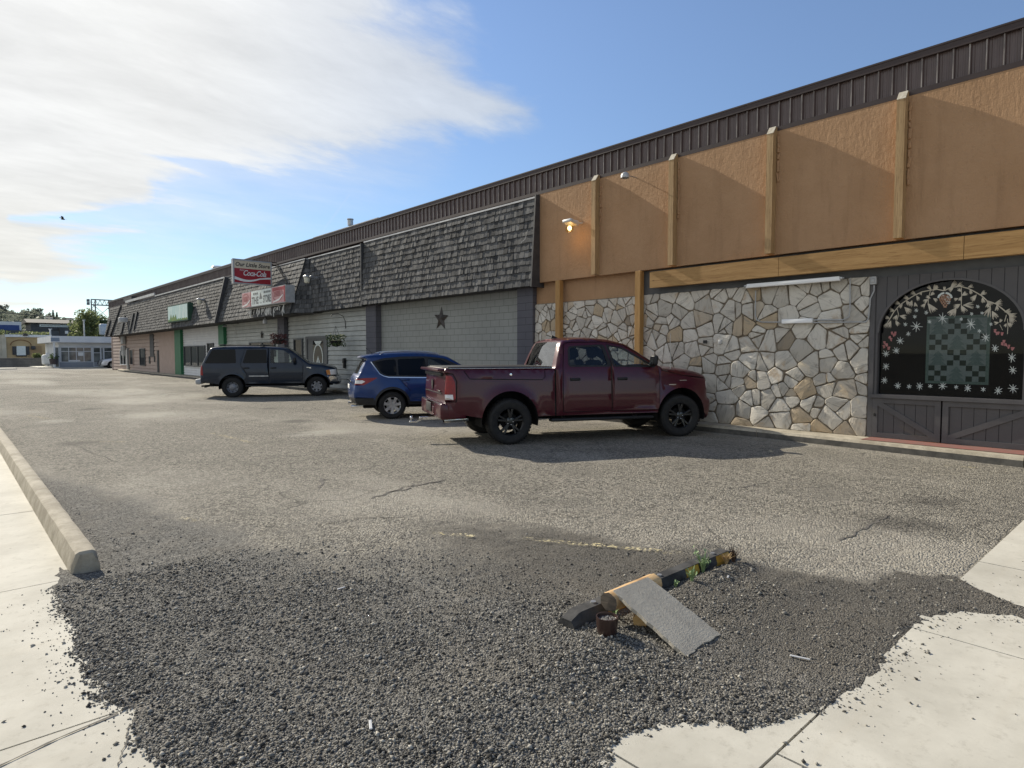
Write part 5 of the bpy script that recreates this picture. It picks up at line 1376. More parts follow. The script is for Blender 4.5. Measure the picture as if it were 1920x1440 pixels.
# fluorescent strip, ballast box and conduit on the stones
fa = atx(1397, 536, 12.22); fb = atx(1579, 517, 12.22)
r_ = thing('strip_light', 'long white fluorescent strip light fixed along the top of the stone wall', 'strip light', (12.26, (fa.y+fb.y)/2, fa.z))
mb = MB((12.26, (fa.y+fb.y)/2, fa.z)); zz = 3.03
mb.rbox((12.24, (fa.y+fb.y)/2, zz), (.10, fa.y-fb.y-.08, .075), None, .02, 2); mb.rbox((12.31, (fa.y+fb.y)/2, zz+.02), (.07, .5, .05), None, .004, 1); mb.build('housing', M['bright'], r_, smooth=40)
mb = MB((12.26, (fa.y+fb.y)/2, fa.z)); mb.tube([(12.21, fa.y-.03, zz-.03), (12.21, fb.y+.03, zz-.03)], .02, 10); mb.build('tube', pm('fluorescent_tube', (.8, .8, .8), rough=.25), r_, smooth=60)
for y_ in (fa.y-.02, fb.y+.02):
    mb = MB((12.26, (fa.y+fb.y)/2, fa.z)); mb.rbox((12.235, y_, zz), (.07, .07, .05), None, .02, 2); mb.tube([(12.235, y_-.05, zz), (12.235, y_+.05, zz)], .016, 8); mb.build('lamp_holder', M['steel'], r_, smooth=40)
ba = atx(1466, 603, 12.27); bb = atx(1523, 603, 12.27)
mb = MB(((12.27), ba.y, ba.z)); mb.rbox((12.29, (ba.y+bb.y)/2, ba.z), (.08, ba.y-bb.y, .085), None, .008, 2); o = mb.build('ballast_box', M['bright'], smooth=40); tag(o, 'small white metal ballast box mounted on the stone wall below the strip light', 'junction box')
def cpt(px, py): return atx(px, py, 12.305)
for ci_, pts in enumerate(([(1417,545),(1416,590),(1419,600),(1428,604),(1466,604)], [(1523,600),(1580,600),(1592,594),(1594,580),(1594,522)], [(1523,605),(1600,604),(1624,604),(1629,595),(1632,560),(1639,545),(1639,535)])):
    mb = MB(cpt(*pts[0])); mb.tube([cpt(*p) for p in pts], .012, 8)
    o = mb.build('conduit', M['grey_metal'], smooth=60); tag(o, ('thin grey conduit bent down the stones left of the white ballast box', 'upper grey conduit bent from the ballast box up to the strip light end', 'lower grey conduit running from the ballast box to the slate corner box')[ci_], 'conduit', 'conduits on the stone wall')
p_ = cpt(1638, 526); mb = MB(p_); mb.rbox(p_, (.07, .1, .14), None, .01, 2); mb.rbox(p_+Vector((-.04, 0, .0)), (.02, .06, .07), None, .008, 1); o = mb.build('electrical_box', M['grey_metal'], smooth=40); tag(o, 'small grey outdoor electrical box at the top corner of the slate board front', 'electrical box')
p_ = cpt(1322, 641); mb = MB(p_); mb.rbox(p_+Vector((0, 0, 0)), (.03, .09, .07), None, .006, 1); o = mb.build('wall_outlet', M['black'], smooth=40); tag(o, 'black outlet plate set in the stone wall', 'outlet')
p_ = cpt(1350, 641); mb = MB(p_); mb.rbox(p_, (.03, .07, .09), None, .006, 1); mb.rbox(p_+Vector((-.018, 0, 0)), (.01, .03, .04), None, .003, 1); o = mb.build('wall_outlet', M['flash'], smooth=40); tag(o, 'pale outlet plate set in the stone wall right of the black plate', 'outlet')

# flood lamps on the mansard and the stucco
M['lampglass'] = pm('frosted_lamp_glass', (.62, .60, .50), rough=.3, coat=.4); M['lampon'] = emit_mat('lit_lamp', (1.0, .72, .38), 6.0)
def wall_lamp(p, label, lit=False, s=1.0):
    r = thing('wall_lamp', label, 'wall lamp', p, 0, 'wall lamps along the building')
    mb = MB(); mb.rbox((.02, 0, .10), (.3*s, .32*s, .10*s), Matrix.Rotation(R(12), 3, 'Y'), .035, 3); mb.rbox((.2*s, -.02, .1), (.16*s, .12*s, .14*s), None, .02, 2)
    mb.tube([(.15, 0, .1), (.52, -.06, .13)], .02, 8); mb.build('housing', M['steel'] if not lit else M['flash'], r, smooth=45)
    mb = MB(); mb.lathe([(.135*s, .07), (.13*s, 0), (.115*s, -.10*s), (.10*s, -.15*s), (.06*s, -.165*s), (0, -.165*s)], 20); mb.build('lens', M['lampglass'] if not lit else glass_mat('lit_lens', (.95, .85, .6), 1.0), r, smooth=60)
    if lit:
        mb = MB(); mb.ico((0, 0, -.05), .05, 2, (1, 1, 1.2)); mb.build('bulb', M['lampon'], r)
    return r
pl = atx(578, 524, 11.68); wall_lamp(pl + Vector((-.05, 0, 0)), 'off white flood lamp on the dark mansard just right of the store signs')
pl = atx(374, 565, 11.3); wall_lamp(pl, 'off white flood lamp on the far mansard just right of the pale green sign', False, 1.05)
pl = atx(1068, 424, 11.82); wall_lamp(pl, 'lit flood lamp glowing orange on the tan stucco beside the mansard end', True, .95)
ld = bpy.data.lights.new('lamp_glow', 'POINT'); ld.energy = 2.5; ld.color = (1, .6, .25); ld.shadow_soft_size = .08
lo_ = bpy.data.objects.new('lamp_glow', ld); COL.objects.link(lo_); lo_.location = pl + Vector((0, 0, -.28))
pl = atx(1172, 330, 11.85)
r = thing('gooseneck_lamp', 'small pale dome lamp on a thin arm high on the tan stucco', 'lamp', pl)
mb = MB(); mb.lathe([(.0, .085), (.05, .08), (.085, .05), (.10, 0), (.10, -.045), (.085, -.045)], 24); mb.build('shade', M['flash'], r, smooth=60)
mb = MB(); mb.tube([(.05, 0, .03), (.40, -.02, .03)], .014, 8); mb.build('arm', M['steel'], r, smooth=60)
# thin stick of metal left on the mansard
mb = MB((11.99, 12.9, 5.0)); mb.tube([atx(989, 432, 12.02), atx(985, 448, 12.0), atx(977, 455, 11.98)], .008, 6); o = mb.build('bent_rod', M['flash']); tag(o, 'thin pale bent rod sticking out of the shakes near the mansard end', 'rod')

# stars
def star(p, r, mat, label):
    mb = MB(p); O = []
    for k in range(10):
        a = PI/2 + k*PI/5 + .06; q = r if k % 2 == 0 else r*.42; O.append(Vector((p.x, p.y + q*math.cos(a), p.z + q*math.sin(a))))
    c = Vector((p.x-r*.22, p.y, p.z)); mb.add(O+[c], [(i, (i+1) % 10, 10) for i in range(10)]); o = mb.build('wall_star', mat); tag(o, label, 'star')
star(atx(827, 598, 12.485), .42, pm('rusty_metal', (.05, .047, .047), (.085, .075, .07), 8, .5, metal=.5), 'large dark metal barn star on the pale sage block wall')
star(atx(491, 628, 12.46), .24, pm('dark_metal_star', (.03, .028, .028), rough=.5, metal=.5), 'small dark star on the grey siding above the shop window')
p_ = atx(646, 681, 12.44); mb = MB(p_); mb.rbox(p_, (.12, .13, .42), None, .03, 2); mb.rbox(p_+Vector((-.05, 0, .1)), (.05, .16, .18), None, .02, 2); o = mb.build('mailbox', M['black'], smooth=40); tag(o, 'narrow black box fixed to the grey siding right of the store door', 'mailbox')

# shepherd hooks with lamps / baskets
def hook(px, py, label, lampy=False):
    p = atx(px, py, 12.47); r = MB(p)
    pts = [p, p+Vector((-.02, 0, .32)), p+Vector((-.1, 0, .5)), p+Vector((-.28, .05, .60)), p+Vector((-.5, .1, .58)), p+Vector((-.58, .12, .5))]
    r.tube(pts, .014, 8)
    if lampy: r.lathe([(0, .05), (.1, .0), (.12, -.05)], 14, Matrix.Translation(pts[-1]))
    o = r.build('wall_hook', M['grey_metal'] if lampy else M['black'], smooth=60); tag(o, label, 'hook'); return pts[-1]
hook(443, 628, 'pale curved hook on the siding beside the green post', True); hook(540, 614, 'bare black curved hook beside the dark block pilaster')
h1 = hook(648, 616, 'black curved hook holding the flower basket right of the store door')
def basket(p, s, leafmat, flm, label, nfl):
    rg = random.Random(len(label)); r = thing('hanging_basket', label, 'hanging basket', p)
    mb = MB(); mb.lathe([(0, -.22*s), (.14*s, -.2*s), (.24*s, -.02*s), (.25*s, .02*s)], 16); mb.build('pot', M['black'], r, smooth=50)
    mb = MB()
    for k in range(3):
        a = 2*PI*k/3; mb.tube([(.24*s*math.cos(a), .24*s*math.sin(a), 0), (0, 0, .62*s)], .006, 5)
    mb.build('chain', M['black'], r)
    mb = MB()
    for k in range(420):
        a = rg.uniform(0, 2*PI); el = rg.uniform(-.9, 1.1); q = rg.uniform(.15, .40)*s; c = Vector((q*math.cos(a), q*math.sin(a), .05*s + el*.2*s - (q/s)**2*.7*s*(1 if el < 0 else .2)))
        n = Vector((rg.uniform(-1, 1), rg.uniform(-1, 1), rg.uniform(-.3, 1))).normalized(); u = n.orthogonal().normalized()*.04*s; v = n.cross(u)
        mb.poly([c-u, c+v*.6, c+u, c-v*.6])
    mb.build('foliage', leafmat, r, fixn=False)
    mb = MB()
    for k in range(nfl):
        a = rg.uniform(0, 2*PI); q = rg.uniform(.1, .4)*s; c = Vector((q*math.cos(a), q*math.sin(a), .16*s + rg.uniform(-.14, .14)*s)); mb.ico(c, rg.uniform(.025, .04)*s, 1, (1, 1, .6))
    mb.build('flowers', flm, r)
M['flow_w'] = pm('cream_flowers', (.6, .56, .3), (.7, .68, .5), 30, .7); M['flow_r'] = pm('dark_red_leaves', (.07, .02, .022), (.12, .035, .035), 9, .7)
basket(atx(630, 640, 11.85), 1.0, M['leaf'], M['flow_w'], 'hanging flower basket with green leaves and cream blooms beside the store door', 60)
basket(atx(523, 637, 11.6), 1.0, M['flow_r'], M['flow_r'], 'hanging basket of dark red foliage under the store canopy', 40)

# projecting shop sign
SY = 30.0
def sp(px, py): return aty(px, py, SY)
c1, c2, c3, c4 = sp(438, 485), sp(509, 493.5), sp(508, 535.5), sp(437, 530)
xl = (c1.x+c4.x)/2; xr_ = (c2.x+c3.x)/2; zt2 = (c1.z+c2.z)/2; zb2 = (c3.z+c4.z)/2
rt = thing('projecting_sign', 'projecting cream and red box sign reading Our Little Store on a pole above the canopy', 'sign', ((xl+xr_)/2, SY, zb2)); O_ = ((xl+xr_)/2, SY, zb2)
mb = MB(O_); mb.box((xl, SY, zb2), (xr_, SY+.18, zt2)); mb.build('sign_box', M['white'], rt)
mb = MB(O_); f = .035
for lo, hi in (((xl-.02, SY-.02, zb2-.02), (xl+f, SY+.2, zt2+.02)), ((xr_-f, SY-.02, zb2-.02), (xr_+.02, SY+.2, zt2+.02)), ((xl+f, SY-.02, zt2-f), (xr_-f, SY+.2, zt2+.02)), ((xl+f, SY-.02, zb2-.02), (xr_-f, SY+.2, zb2+f))): mb.box(lo, hi)
mb.build('sign_frame', M['grey_metal'], rt)
zm = zb2 + (zt2-zb2)*.64
mb = MB(O_); mb.box((xl+f, SY-.006, zm), (xr_-f, SY, zt2-f)); mb.build('cream_panel', pm('cream_panel', (.62, .53, .38), (.66, .57, .42), 6, .4), rt)
mb = MB(O_); mb.box((xl+f, SY-.006, zb2+f), (xr_-f, SY, zm)); mb.build('red_panel', pm('red_panel', (.33, .02, .03), (.36, .03, .04), 6, .35), rt)
UX, UZ = (1, 0, 0), (0, 0, 1); wS = xr_-xl; hS = zt2-zb2
mb = MB(O_); text_mesh(mb, 'Our Little Store', hS*.235, ((xl+xr_)/2, SY-.007, zm+(zt2-f-zm)*.5), UX, UZ, .003, .25, 'CENTER', .006, 1.02, .93); mb.build('black_lettering', M['black'], rt, fixn=False)
mb = MB(O_); text_mesh(mb, 'Coca-Cola', hS*.33, ((xl+xr_)/2+.08, SY-.007, zb2+hS*.45), UX, UZ, .003, .35, 'CENTER', .004, .88, .78)
text_mesh(mb, 'Enjoy', hS*.09, (xl+wS*.22, SY-.007, zb2+hS*.575), UX, UZ, .003, .2)
# sweeping initials and the wave
def arcs(cx, cz, r, a0, a1, w, asp=.75): ribbon(mb, [Vector((cx+r*asp*math.cos(R(a0+(a1-a0)*i/14)), SY-.009, cz+r*math.sin(R(a0+(a1-a0)*i/14)))) for i in range(15)], [w*(.5+math.sin(PI*i/14)) for i in range(15)], (0, -1, 0))
ribbon(mb, [Vector((xl+f+(wS-2*f)*u, SY-.009, zb2+hS*(.235-.11*math.sin(PI*min(1, u*1.45))+.06*sm(.6, 1., u)))) for u in np.linspace(0, 1, 24)], [.10*(1-u)+.03+.05*sm(.7, 1., u) for u in np.linspace(0, 1, 24)], (0, -1, 0))
mb.build('white_lettering', M['white'], rt, fixn=False)
mb = MB(O_); mb.tube([(xr_, SY+.09, zt2-.05), (12.0, SY+.09, zt2-.12)], .025, 8); mb.tube([(xr_, SY+.09, zb2+.08), (11.75, SY+.09, zb2+.1)], .03, 8); mb.tube([(xl, SY+.09, zt2+.03), (12.0, SY+.09, zt2+.03)], .02, 6); mb.tube([(12.0, SY+.09, zt2+.06), (11.55, SY+.09-2.3, zb2-.1)], .022, 8); mb.build('bracket', M['matte'], rt, smooth=50)

# long light box sign
LX = 11.12
a = atx(453, 549, LX); b = atx(535, 534, LX); e = atx(453, 579, LX); g_ = atx(535, 566, LX)
ly1 = a.y; ly0 = b.y; lz1 = (a.z+b.z)/2; lz0 = (e.z+g_.z)/2; O_ = (LX+.2, (ly0+ly1)/2, lz0)
rt = thing('light_box_sign', 'long white and red light box sign reading THE STORE on the store canopy', 'sign', O_)
mb = MB(O_); mb.box((LX+.01, ly0, lz0), (LX+.42, ly1, lz1)); mb.build('sign_box', M['grey_metal'], rt)
def lpan(u0, u1, mat, nm, lift=.008, v0=.04, v1=.96):
    mb = MB(O_); mb.box((LX+.01-lift, ly1-(ly1-ly0)*u1, lz0+(lz1-lz0)*v0), (LX+.01, ly1-(ly1-ly0)*u0, lz0+(lz1-lz0)*v1)); return mb.build(nm, mat, rt)
M['faded_red'] = pm('faded_red_panel', (.50, .25, .26), (.6, .36, .36), 7, .5); M['sign_red'] = pm('sign_red', (.33, .02, .03), rough=.4); M['pale_panel'] = pm('pale_sign_panel', (.60, .66, .65), (.68, .73, .71), 4, .4)
lpan(.008, .215, M['faded_red'], 'end_panel'); lpan(.235, .70, M['pale_panel'], 'name_panel'); lpan(.71, .992, M['faded_red'], 'end_panel'); 
lpan(.217, .233, M['sign_red'], 'red_stripe', .012); lpan(.965, .992, M['sign_red'], 'red_stripe', .012); lpan(.73, .964, M['sign_red'], 'red_stripe', .012, .74, .92)
UY = (0, -1, 0); LW = ly1-ly0; LH = lz1-lz0
def lw(u, v): return (LX-.001, ly1-LW*u, lz0+LH*v)
mb = MB(O_); text_mesh(mb, 'THE', LH*.62, lw(.335, .35), UY, UZ, .003, 0, 'CENTER', .012, 1, 1.0); text_mesh(mb, 'STORE', LH*.62, lw(.605, .36), UY, UZ, .003, 0, 'CENTER', .012, 1, .68); text_mesh(mb, 'little', LH*.16, lw(.465, .2), UY, UZ, .003)
mb.poly([lw(.465, .86), lw(.43, .42), lw(.50, .42)])
for u in (.29, .33, .37, .54, .58, .62, .66):
    ribbon(mb, [Vector(lw(u, .78)), Vector(lw(u+.03, .80))], .09, (-1, 0, 0), .003)
mb.build('lettering', pm('sign_grey', (.17, .18, .18), rough=.6), rt, fixn=False)
M['badge_red'] = pm('badge_red', (.36, .12, .13), rough=.6)
for uc, rr in ((.105, .085), (.84, .10)):
    mb = MB(O_); pts = [Vector(lw(uc + rr*math.cos(t_), .52+.36*math.sin(t_))) for t_ in np.linspace(0, 2*PI, 25)]; ribbon(mb, pts, .035, (-1, 0, 0), .014)
    for v in (.42, .5, .58, .66): ribbon(mb, [Vector(lw(uc-rr*.7, v)), Vector(lw(uc+rr*.6, v+.03))], .04, (-1, 0, 0), .0145)
    mb.build('badge', M['badge_red'], rt, fixn=False)
for uc in (.12, .85):
    mb = MB(O_); ribbon(mb, [Vector(lw(uc-.1, .1)), Vector(lw(uc+.02, .2)), Vector(lw(uc+.10, .45))], [.06, .09, .05], (-1, 0, 0), .0155); mb.build('swoosh', M['white'], rt, fixn=False)

# icicle lights under the light box
rg = random.Random(12); mb = MB((11.3, 29.5, 3.6))
for k in range(40):
    y_ = 27.6 + rg.uniform(0, 4.6); z_ = 3.82 - rg.uniform(0, .12); L = rg.uniform(.1, .42); x_ = 11.34; mb.tube([(x_, y_, z_), (x_-.03, y_+rg.uniform(-.06, .06), z_-L*.5), (x_-.02, y_+rg.uniform(-.08, .08), z_-L)], .014, 4)
mb.tube([(11.36, 27.5, 3.84), (11.36, 32.4, 3.82)], .012, 5)
o = mb.build('icicle_lights', M['white']); tag(o, 'string of white icicle lights drooping below the light box sign', 'string lights')
p_ = atx(497, 603, 11.7); mb = MB(p_); mb.rbox(p_, (.18, .2, .22), None, .04, 2); mb.tube([p_, p_+Vector((0, 0, .3))], .03, 8); o = mb.build('soffit_lamp', M['grey_metal'], smooth=40); tag(o, 'small grey lamp under the store canopy', 'lamp')

# pale green sign on the far mansard
GX = 11.2
a = atx(314, 574, GX); b = atx(352, 567, GX); e = atx(314, 605, GX); g_ = atx(352, 601, GX); y1, y0 = a.y, b.y; z1 = (a.z+b.z)/2; z0 = (e.z+g_.z)/2; O_ = (GX+.2, (y0+y1)/2, z0)
rt = thing('wall_sign', 'faded pale green box sign with painted bushes on the far mansard', 'sign', O_)
mb = MB(O_); mb.box((GX, y0, z0), (GX+.30, y1, z1)); mb.build('sign_box', pm('dark_green_sign_box', (.02, .06, .04), (.03, .08, .05), 3, .6), rt)
t = NT('faded_sign_face'); P = t.pos(world=True); c = t.mix(t.sstep(t.noise(t.pos((1, 3, .4), True), 2.0, 5, .6), .35, .65), (.42, .62, .60), (.66, .78, .74)); M['faded_green'] = t.done(t.pbsdf(col=c, rough=.5))
mb = MB(O_); mb.box((GX-.01, y0+.12, z0+.07), (GX, y1-.12, z1-.07)); mb.build('face', M['faded_green'], rt)
mb = MB(O_); pts = [(y1-.12, z0+.07)]
for k in range(25):
    u = k/24; pts.append((y1-.12-(y1-y0-.24)*u, z0+.12+.09*abs(math.sin(k*1.3))+(.25 if .12 < u < .45 else 0)*abs(math.sin(k*2.1)+.5)))
pts.append((y0+.12, z0+.07)); mb.prism([(GX-.012, p[0], p[1]) for p in pts], (-.004, 0, 0)); mb.build('painted_bushes', pm('painted_green', (.06, .22, .07), (.2, .25, .05), 3, .6), rt)

# gear at the pink end
p_ = atx(231, 600, 11.2); mb = MB(p_); mb.rbox(p_, (.6, .55, .42), None, .03, 2); o = mb.build('air_conditioner', M['flash'], smooth=40)
mb = MB((0,0,0)); mb.rbox((-.31, 0, 0), (.02, .44, .32), None, .005, 1); mb.build('grille', M['grey_metal'], o); tag(o, 'pale window air conditioner sticking out of the far mansard', 'air conditioner')
p_ = atx(231, 648, 12.3); r = thing('electricity_meter', 'grey electricity meters and service box on the pink siding', 'meter', p_)
mb = MB(); mb.rbox((.0, 0, .55), (.25, .9, .8), None, .03, 2); mb.build('service_box', M['grey_metal'], r, smooth=40)
mb = MB(); mb.rbox((.0, 0, -.45), (.22, .75, .9), None, .03, 2); mb.lathe([(0, .1), (.2, .08), (.22, 0)], 16, Matrix.Translation((-.11, 0, -.3)) @ Matrix.Rotation(-PI/2, 4, 'Y')); mb.build('meter_box', M['grey_metal'], r, smooth=40)
mb = MB(); mb.tube([(.05, .2, .9), (.05, .2, 1.6)], .05, 8); mb.build('service_pipe', M['grey_metal'], r, smooth=40)
# roof vent pipe
p_ = atx(657, 428, 13.2); mb = MB(p_); mb.tube([(p_.x, p_.y, 6.0), (p_.x, p_.y, p_.z+.15)], .06, 12); mb.tube([(p_.x, p_.y, p_.z+.12), (p_.x, p_.y, p_.z+.34)], .12, 12); mb.tube([(p_.x, p_.y, p_.z+.36), (p_.x, p_.y, p_.z+.4)], .14, 12); o = mb.build('roof_vent', M['steel'], smooth=40); tag(o, 'metal vent pipe standing on the roof behind the brown parapet', 'vent pipe')
p_ = atx(408, 504, 13.0); mb = MB(p_); mb.tube([(p_.x, p_.y, 6.2), (p_.x, p_.y, 7.0)], .25, 12); mb.lathe([(.4, 7.0), (.3, 7.12), (0, 7.16)], 14, Matrix.Translation((p_.x, p_.y, 0))); o = mb.build('roof_vent', M['white'], smooth=40); tag(o, 'low white mushroom vent on the roof left of the projecting sign', 'vent')

# ================================================================== the wheel stop and what leans on it
def gz(x, y): return near_z(x, y)
A = atz(1062, 1178); Bq = atz(1366, 1046); yb_ = (A.y+Bq.y)/2
rt = thing('wheel_stop', 'black rubber wheel stop with yellow stripes lying in the gravel', 'wheel stop', (A.x, yb_, 0)); 
xa, xb = A.x, Bq.x; L = xb-xa
prof = [(-.066, -.02), (-.066, .04), (-.04, .088), (.04, .088), (.066, .04), (.066, -.02)]
mb = MB((xa, yb_, 0)); sec = []
for u, s_ in ((0, .62), (.035, .95), (.05, 1.0), (.95, 1.0), (.965, .95), (1., .62)):
    sec.append([(xa+L*u, yb_+y, z*s_ if z > 0 else z) for y, z in prof])
n = len(prof); mb.add([p for s in sec for p in s], [(i*n+k, i*n+(k+1) % n, (i+1)*n+(k+1) % n, (i+1)*n+k) for i in range(len(sec)-1) for k in range(n)] + [list(range(n))[::-1], [(len(sec)-1)*n+k for k in range(n)]])
mb.build('rubber_block', pm('dusty_rubber', (.022, .022, .023), (.075, .073, .07), 7, .85, .4, 60), rt, smooth=30)
M['yellow'] = pm('worn_yellow', (.46, .30, .04), (.36, .22, .04), 5, .75, .2, 60)
for u0, u1 in ((.15, .25), (.61, .70), (.83, .93)):
    x0, x1 = xa+L*u0, xa+L*u1
    mb = MB((xa, yb_, 0)); e = .002
    mb.add([(x0, yb_-.066-e, 0), (x1, yb_-.066-e, 0), (x1+.03, yb_-.066-e, .04), (x0+.03, yb_-.066-e, .04), (x1+.045, yb_-.042-e, .085), (x0+.045, yb_-.042-e, .085)], [(0, 1, 2, 3), (3, 2, 4, 5)]); mb.build('yellow_stripe', M['yellow'], rt, fixn=False)
for u in (.13, .5, .87):
    mb = MB((xa, yb_, 0)); mb.tube([(xa+L*u, yb_, .08), (xa+L*u, yb_, .098)], .018, 10); mb.build('anchor_bolt', M['steel'], rt)
# split log on the stop
t = NT('log_wood'); P = t.pos((1, 6, 6)); c = t.mix(t.sstep(t.noise(P, 2.2, 6, .65), .3, .7), (.42, .25, .11), (.62, .42, .21)); c = t.mix(t.m('MULTIPLY', t.sstep(t.noise(t.pos(), 5, 4), .55, .7), .6), c, (.2, .11, .05)); M['logwood'] = t.done(t.pbsdf(col=c, rough=.8, nrm=t.bump(t.noise(P, 6, 5, .7), .4, .01)))
M['logend'] = pm('grey_cut_end', (.065, .055, .045), (.13, .105, .08), 9, .9, .5, 30, stretch=(1, 1, 5))
la = atz(1140, 1130, .20); lb = atz(1222, 1085, .20)
def logmesh(a, b, r, name, label, cat, endmat, flatten=.85):
    a = Vector(a); b = Vector(b); d = (b-a).normalized(); s_ = Vector((0, 0, 1)).cross(d).normalized(); up = d.cross(s_); rg = random.Random(int(r*1000))
    base = [1 + rg.uniform(-.09, .09) for _ in range(20)]; mb = MB(a); rings = []
    for i in range(7):
        c = a.lerp(b, i/6)
        rings.append([c + (s_*math.cos(2*PI*k/20) + up*math.sin(2*PI*k/20)*flatten)*r*base[k]*(1+rg.uniform(-.02, .02)) for k in range(20)])
    mb.add([p for q in rings for p in q], [(i*20+k, i*20+(k+1) % 20, (i+1)*20+(k+1) % 20, (i+1)*20+k) for i in range(6) for k in range(20)])
    o = mb.build(name, M['logwood'], smooth=50)
    if label: tag(o, label, cat)
    mb = MB(a); mb.o = Vector(a)
    mb.add(rings[0]+[a - d*.004], [(k, (k+1) % 20, 20) for k in range(20)]); mb.build('cut_end', endmat, o)
    mb = MB(a); mb.add(rings[-1]+[b + d*.004], [(k, (k+1) % 20, 20) for k in range(20)]); mb.build('cut_end', endmat, o)
    return o
LGy = yb_ - .0
logmesh(atz(1141, 1129, .155), atz(1226, 1092, .165), .066, 'log', 'thick split log with a grey cut end lying across the wheel stop', 'log', M['logend'])
logmesh(atz(1199, 1166, .05), atz(1199, 1166, .05) + Vector((.33, .17, .01)), .043, 'log', 'small log with a pale yellow cut end under the leaning slab', 'log', pm('fresh_cut_end', (.52, .33, .13), (.62, .42, .2), 12, .8, .3, 40), 1.0)
# leaning slab
t = NT('rough_slab'); P = t.pos(); c = t.mix(t.sstep(t.noise(P, 6, 6, .7), .3, .7), (.31, .285, .24), (.40, .37, .31)); c = t.mix(t.m('MULTIPLY', t.sstep(t.noise(P, 60, 4, .7), .55, .7), .5), c, (.15, .14, .12)); M['slab'] = t.done(t.pbsdf(col=c, rough=.9, nrm=t.bump(t.m('ADD', t.noise(P, 22, 6, .75), t.noise(P, 90, 3, .7)), .4, .008)))
ta = atz(1150, 1107, .222); tb = atz(1215, 1082, .230); bc = atz(1286, 1230, .03); bd = atz(1352, 1190, .04)
u_ = [ta, tb, bd, bc]; nrm = (tb-ta).cross(bc-ta).normalized(); nrm = nrm if nrm.z > 0 else -nrm
edge = [ta, ta.lerp(tb, .5), tb]; rg = random.Random(5)
for k in range(1, 14): edge.append(tb.lerp(bd, k/14) + (tb-ta).normalized()*rg.uniform(-.004, .004))
edge.append(bd)
for k in range(1, 9): edge.append(bd.lerp(bc, k/9) + (bc-ta).normalized()*rg.uniform(-.014, .006))
edge.append(bc)
for k in range(1, 14): edge.append(bc.lerp(ta, k/14) + (ta-tb).normalized()*rg.uniform(-.004, .004))
mb = MB(bc); mb.prism(edge, -nrm*.022); o = mb.build('stone_slab', M['slab']); tag(o, 'rough grey stone slab leaning on the log like a ramp', 'slab')
# pot
pp = atz(1138, 1199); pz = gz(pp.x, pp.y); pp.z = pz
rt = thing('flower_pot', 'small dark brown flower pot on the gravel beside the leaning slab', 'flower pot', pp); rt.scale = (.85, .85, .85)
mb = MB(); mb.lathe([(0, 0), (.058, 0), (.066, .01), (.072, .055), (.074, .10), (.075, .12), (.068, .12), (.066, .10), (0.0, .097)], 28); mb.build('pot', pm('brown_glaze', (.035, .018, .014), (.05, .028, .022), 9, .4, coat=.3), rt, smooth=40)
mb = MB(); rg = random.Random(8)
for k in range(90):
    a = rg.uniform(0, 2*PI); q = .06*math.sqrt(rg.random()); mb.ico((q*math.cos(a), q*math.sin(a), .099), rg.uniform(.004, .009), 1, (1, 1, .7))
mb.build('pebbles', pm('pale_pebbles', (.12, .11, .1), (.3, .28, .25), 60, .8), rt)
# weeds
def weed(px, py, h, n, mat, label, name='weed', spread=.5, group=None, width=.012):
    p = atz(px, py); p.z = gz(p.x, p.y); rg = random.Random(int(px)); mb = MB(p)
    for k in range(n):
        a = rg.uniform(0, 2*PI); l = h*rg.uniform(.5, 1.1); sp_ = spread*rg.uniform(.2, 1.); d = Vector((math.cos(a), math.sin(a), 0)); b0 = p + d*.01
        pts = [b0 + d*l*sp_*u*u + Vector((0, 0, l*u*(1-.25*u*sp_))) for u in (0, .4, .75, 1)]
        side = Vector((-d.y, d.x, 0)); ww = width*rg.uniform(.6, 1.1)
        mb.add([q + side*ww*w_/2 for q, w_ in zip(pts, (.5, 1, .7, .1))] + [q - side*ww*w_/2 for q, w_ in zip(pts, (.5, 1, .7, .1))], [(i, i+1, 5+i, 4+i) for i in range(3)])
        if name == 'weed' and n < 30:
            for u in (.35, .55, .75, .95):
                c = b0 + d*l*sp_*u*u + Vector((0, 0, l*u*(1-.25*u*sp_))); v = Vector((rg.uniform(-1, 1), rg.uniform(-1, 1), .5)).normalized()*h*.2; s2 = v.cross(Vector((0, 0, 1))).normalized()*width*.6
                mb.poly([c, c+v*.5+s2, c+v, c+v*.5-s2])
    o = mb.build(name, mat, fixn=False); tag(o, label, 'weed' if name == 'weed' else 'dry grass', group)
M['weed'] = pm('weed_green', (.18, .27, .11), (.28, .37, .18), 12, .7)
weed(1318, 1080, .19, 13, M['weed'], 'tallest green weed growing against the wheel stop', spread=.5)
weed(1297, 1103, .11, 10, M['weed'], 'middle sized green weed right of the leaning slab'); weed(1266, 1108, .06, 5, M['weed'], 'tiny green weed close to the slab corner')
weed(1151, 1163, .09, 5, M['weed'], 'green seedling standing behind the flower pot', width=.02)
M['dry'] = pm('dry_grass', (.34, .22, .1), (.5, .38, .2), 9, .85); M['deadw'] = pm('dead_weed', (.05, .03, .02), (.1, .06, .04), 9, .9)
weed(1362, 1066, .10, 60, M['dry'], 'tuft of dry tan grass at the far end of the wheel stop', 'dry_grass', .7)
weed(1375, 1062, .13, 26, M['deadw'], 'dark dead weed tangled at the end of the wheel stop', 'dead_weed', .5)
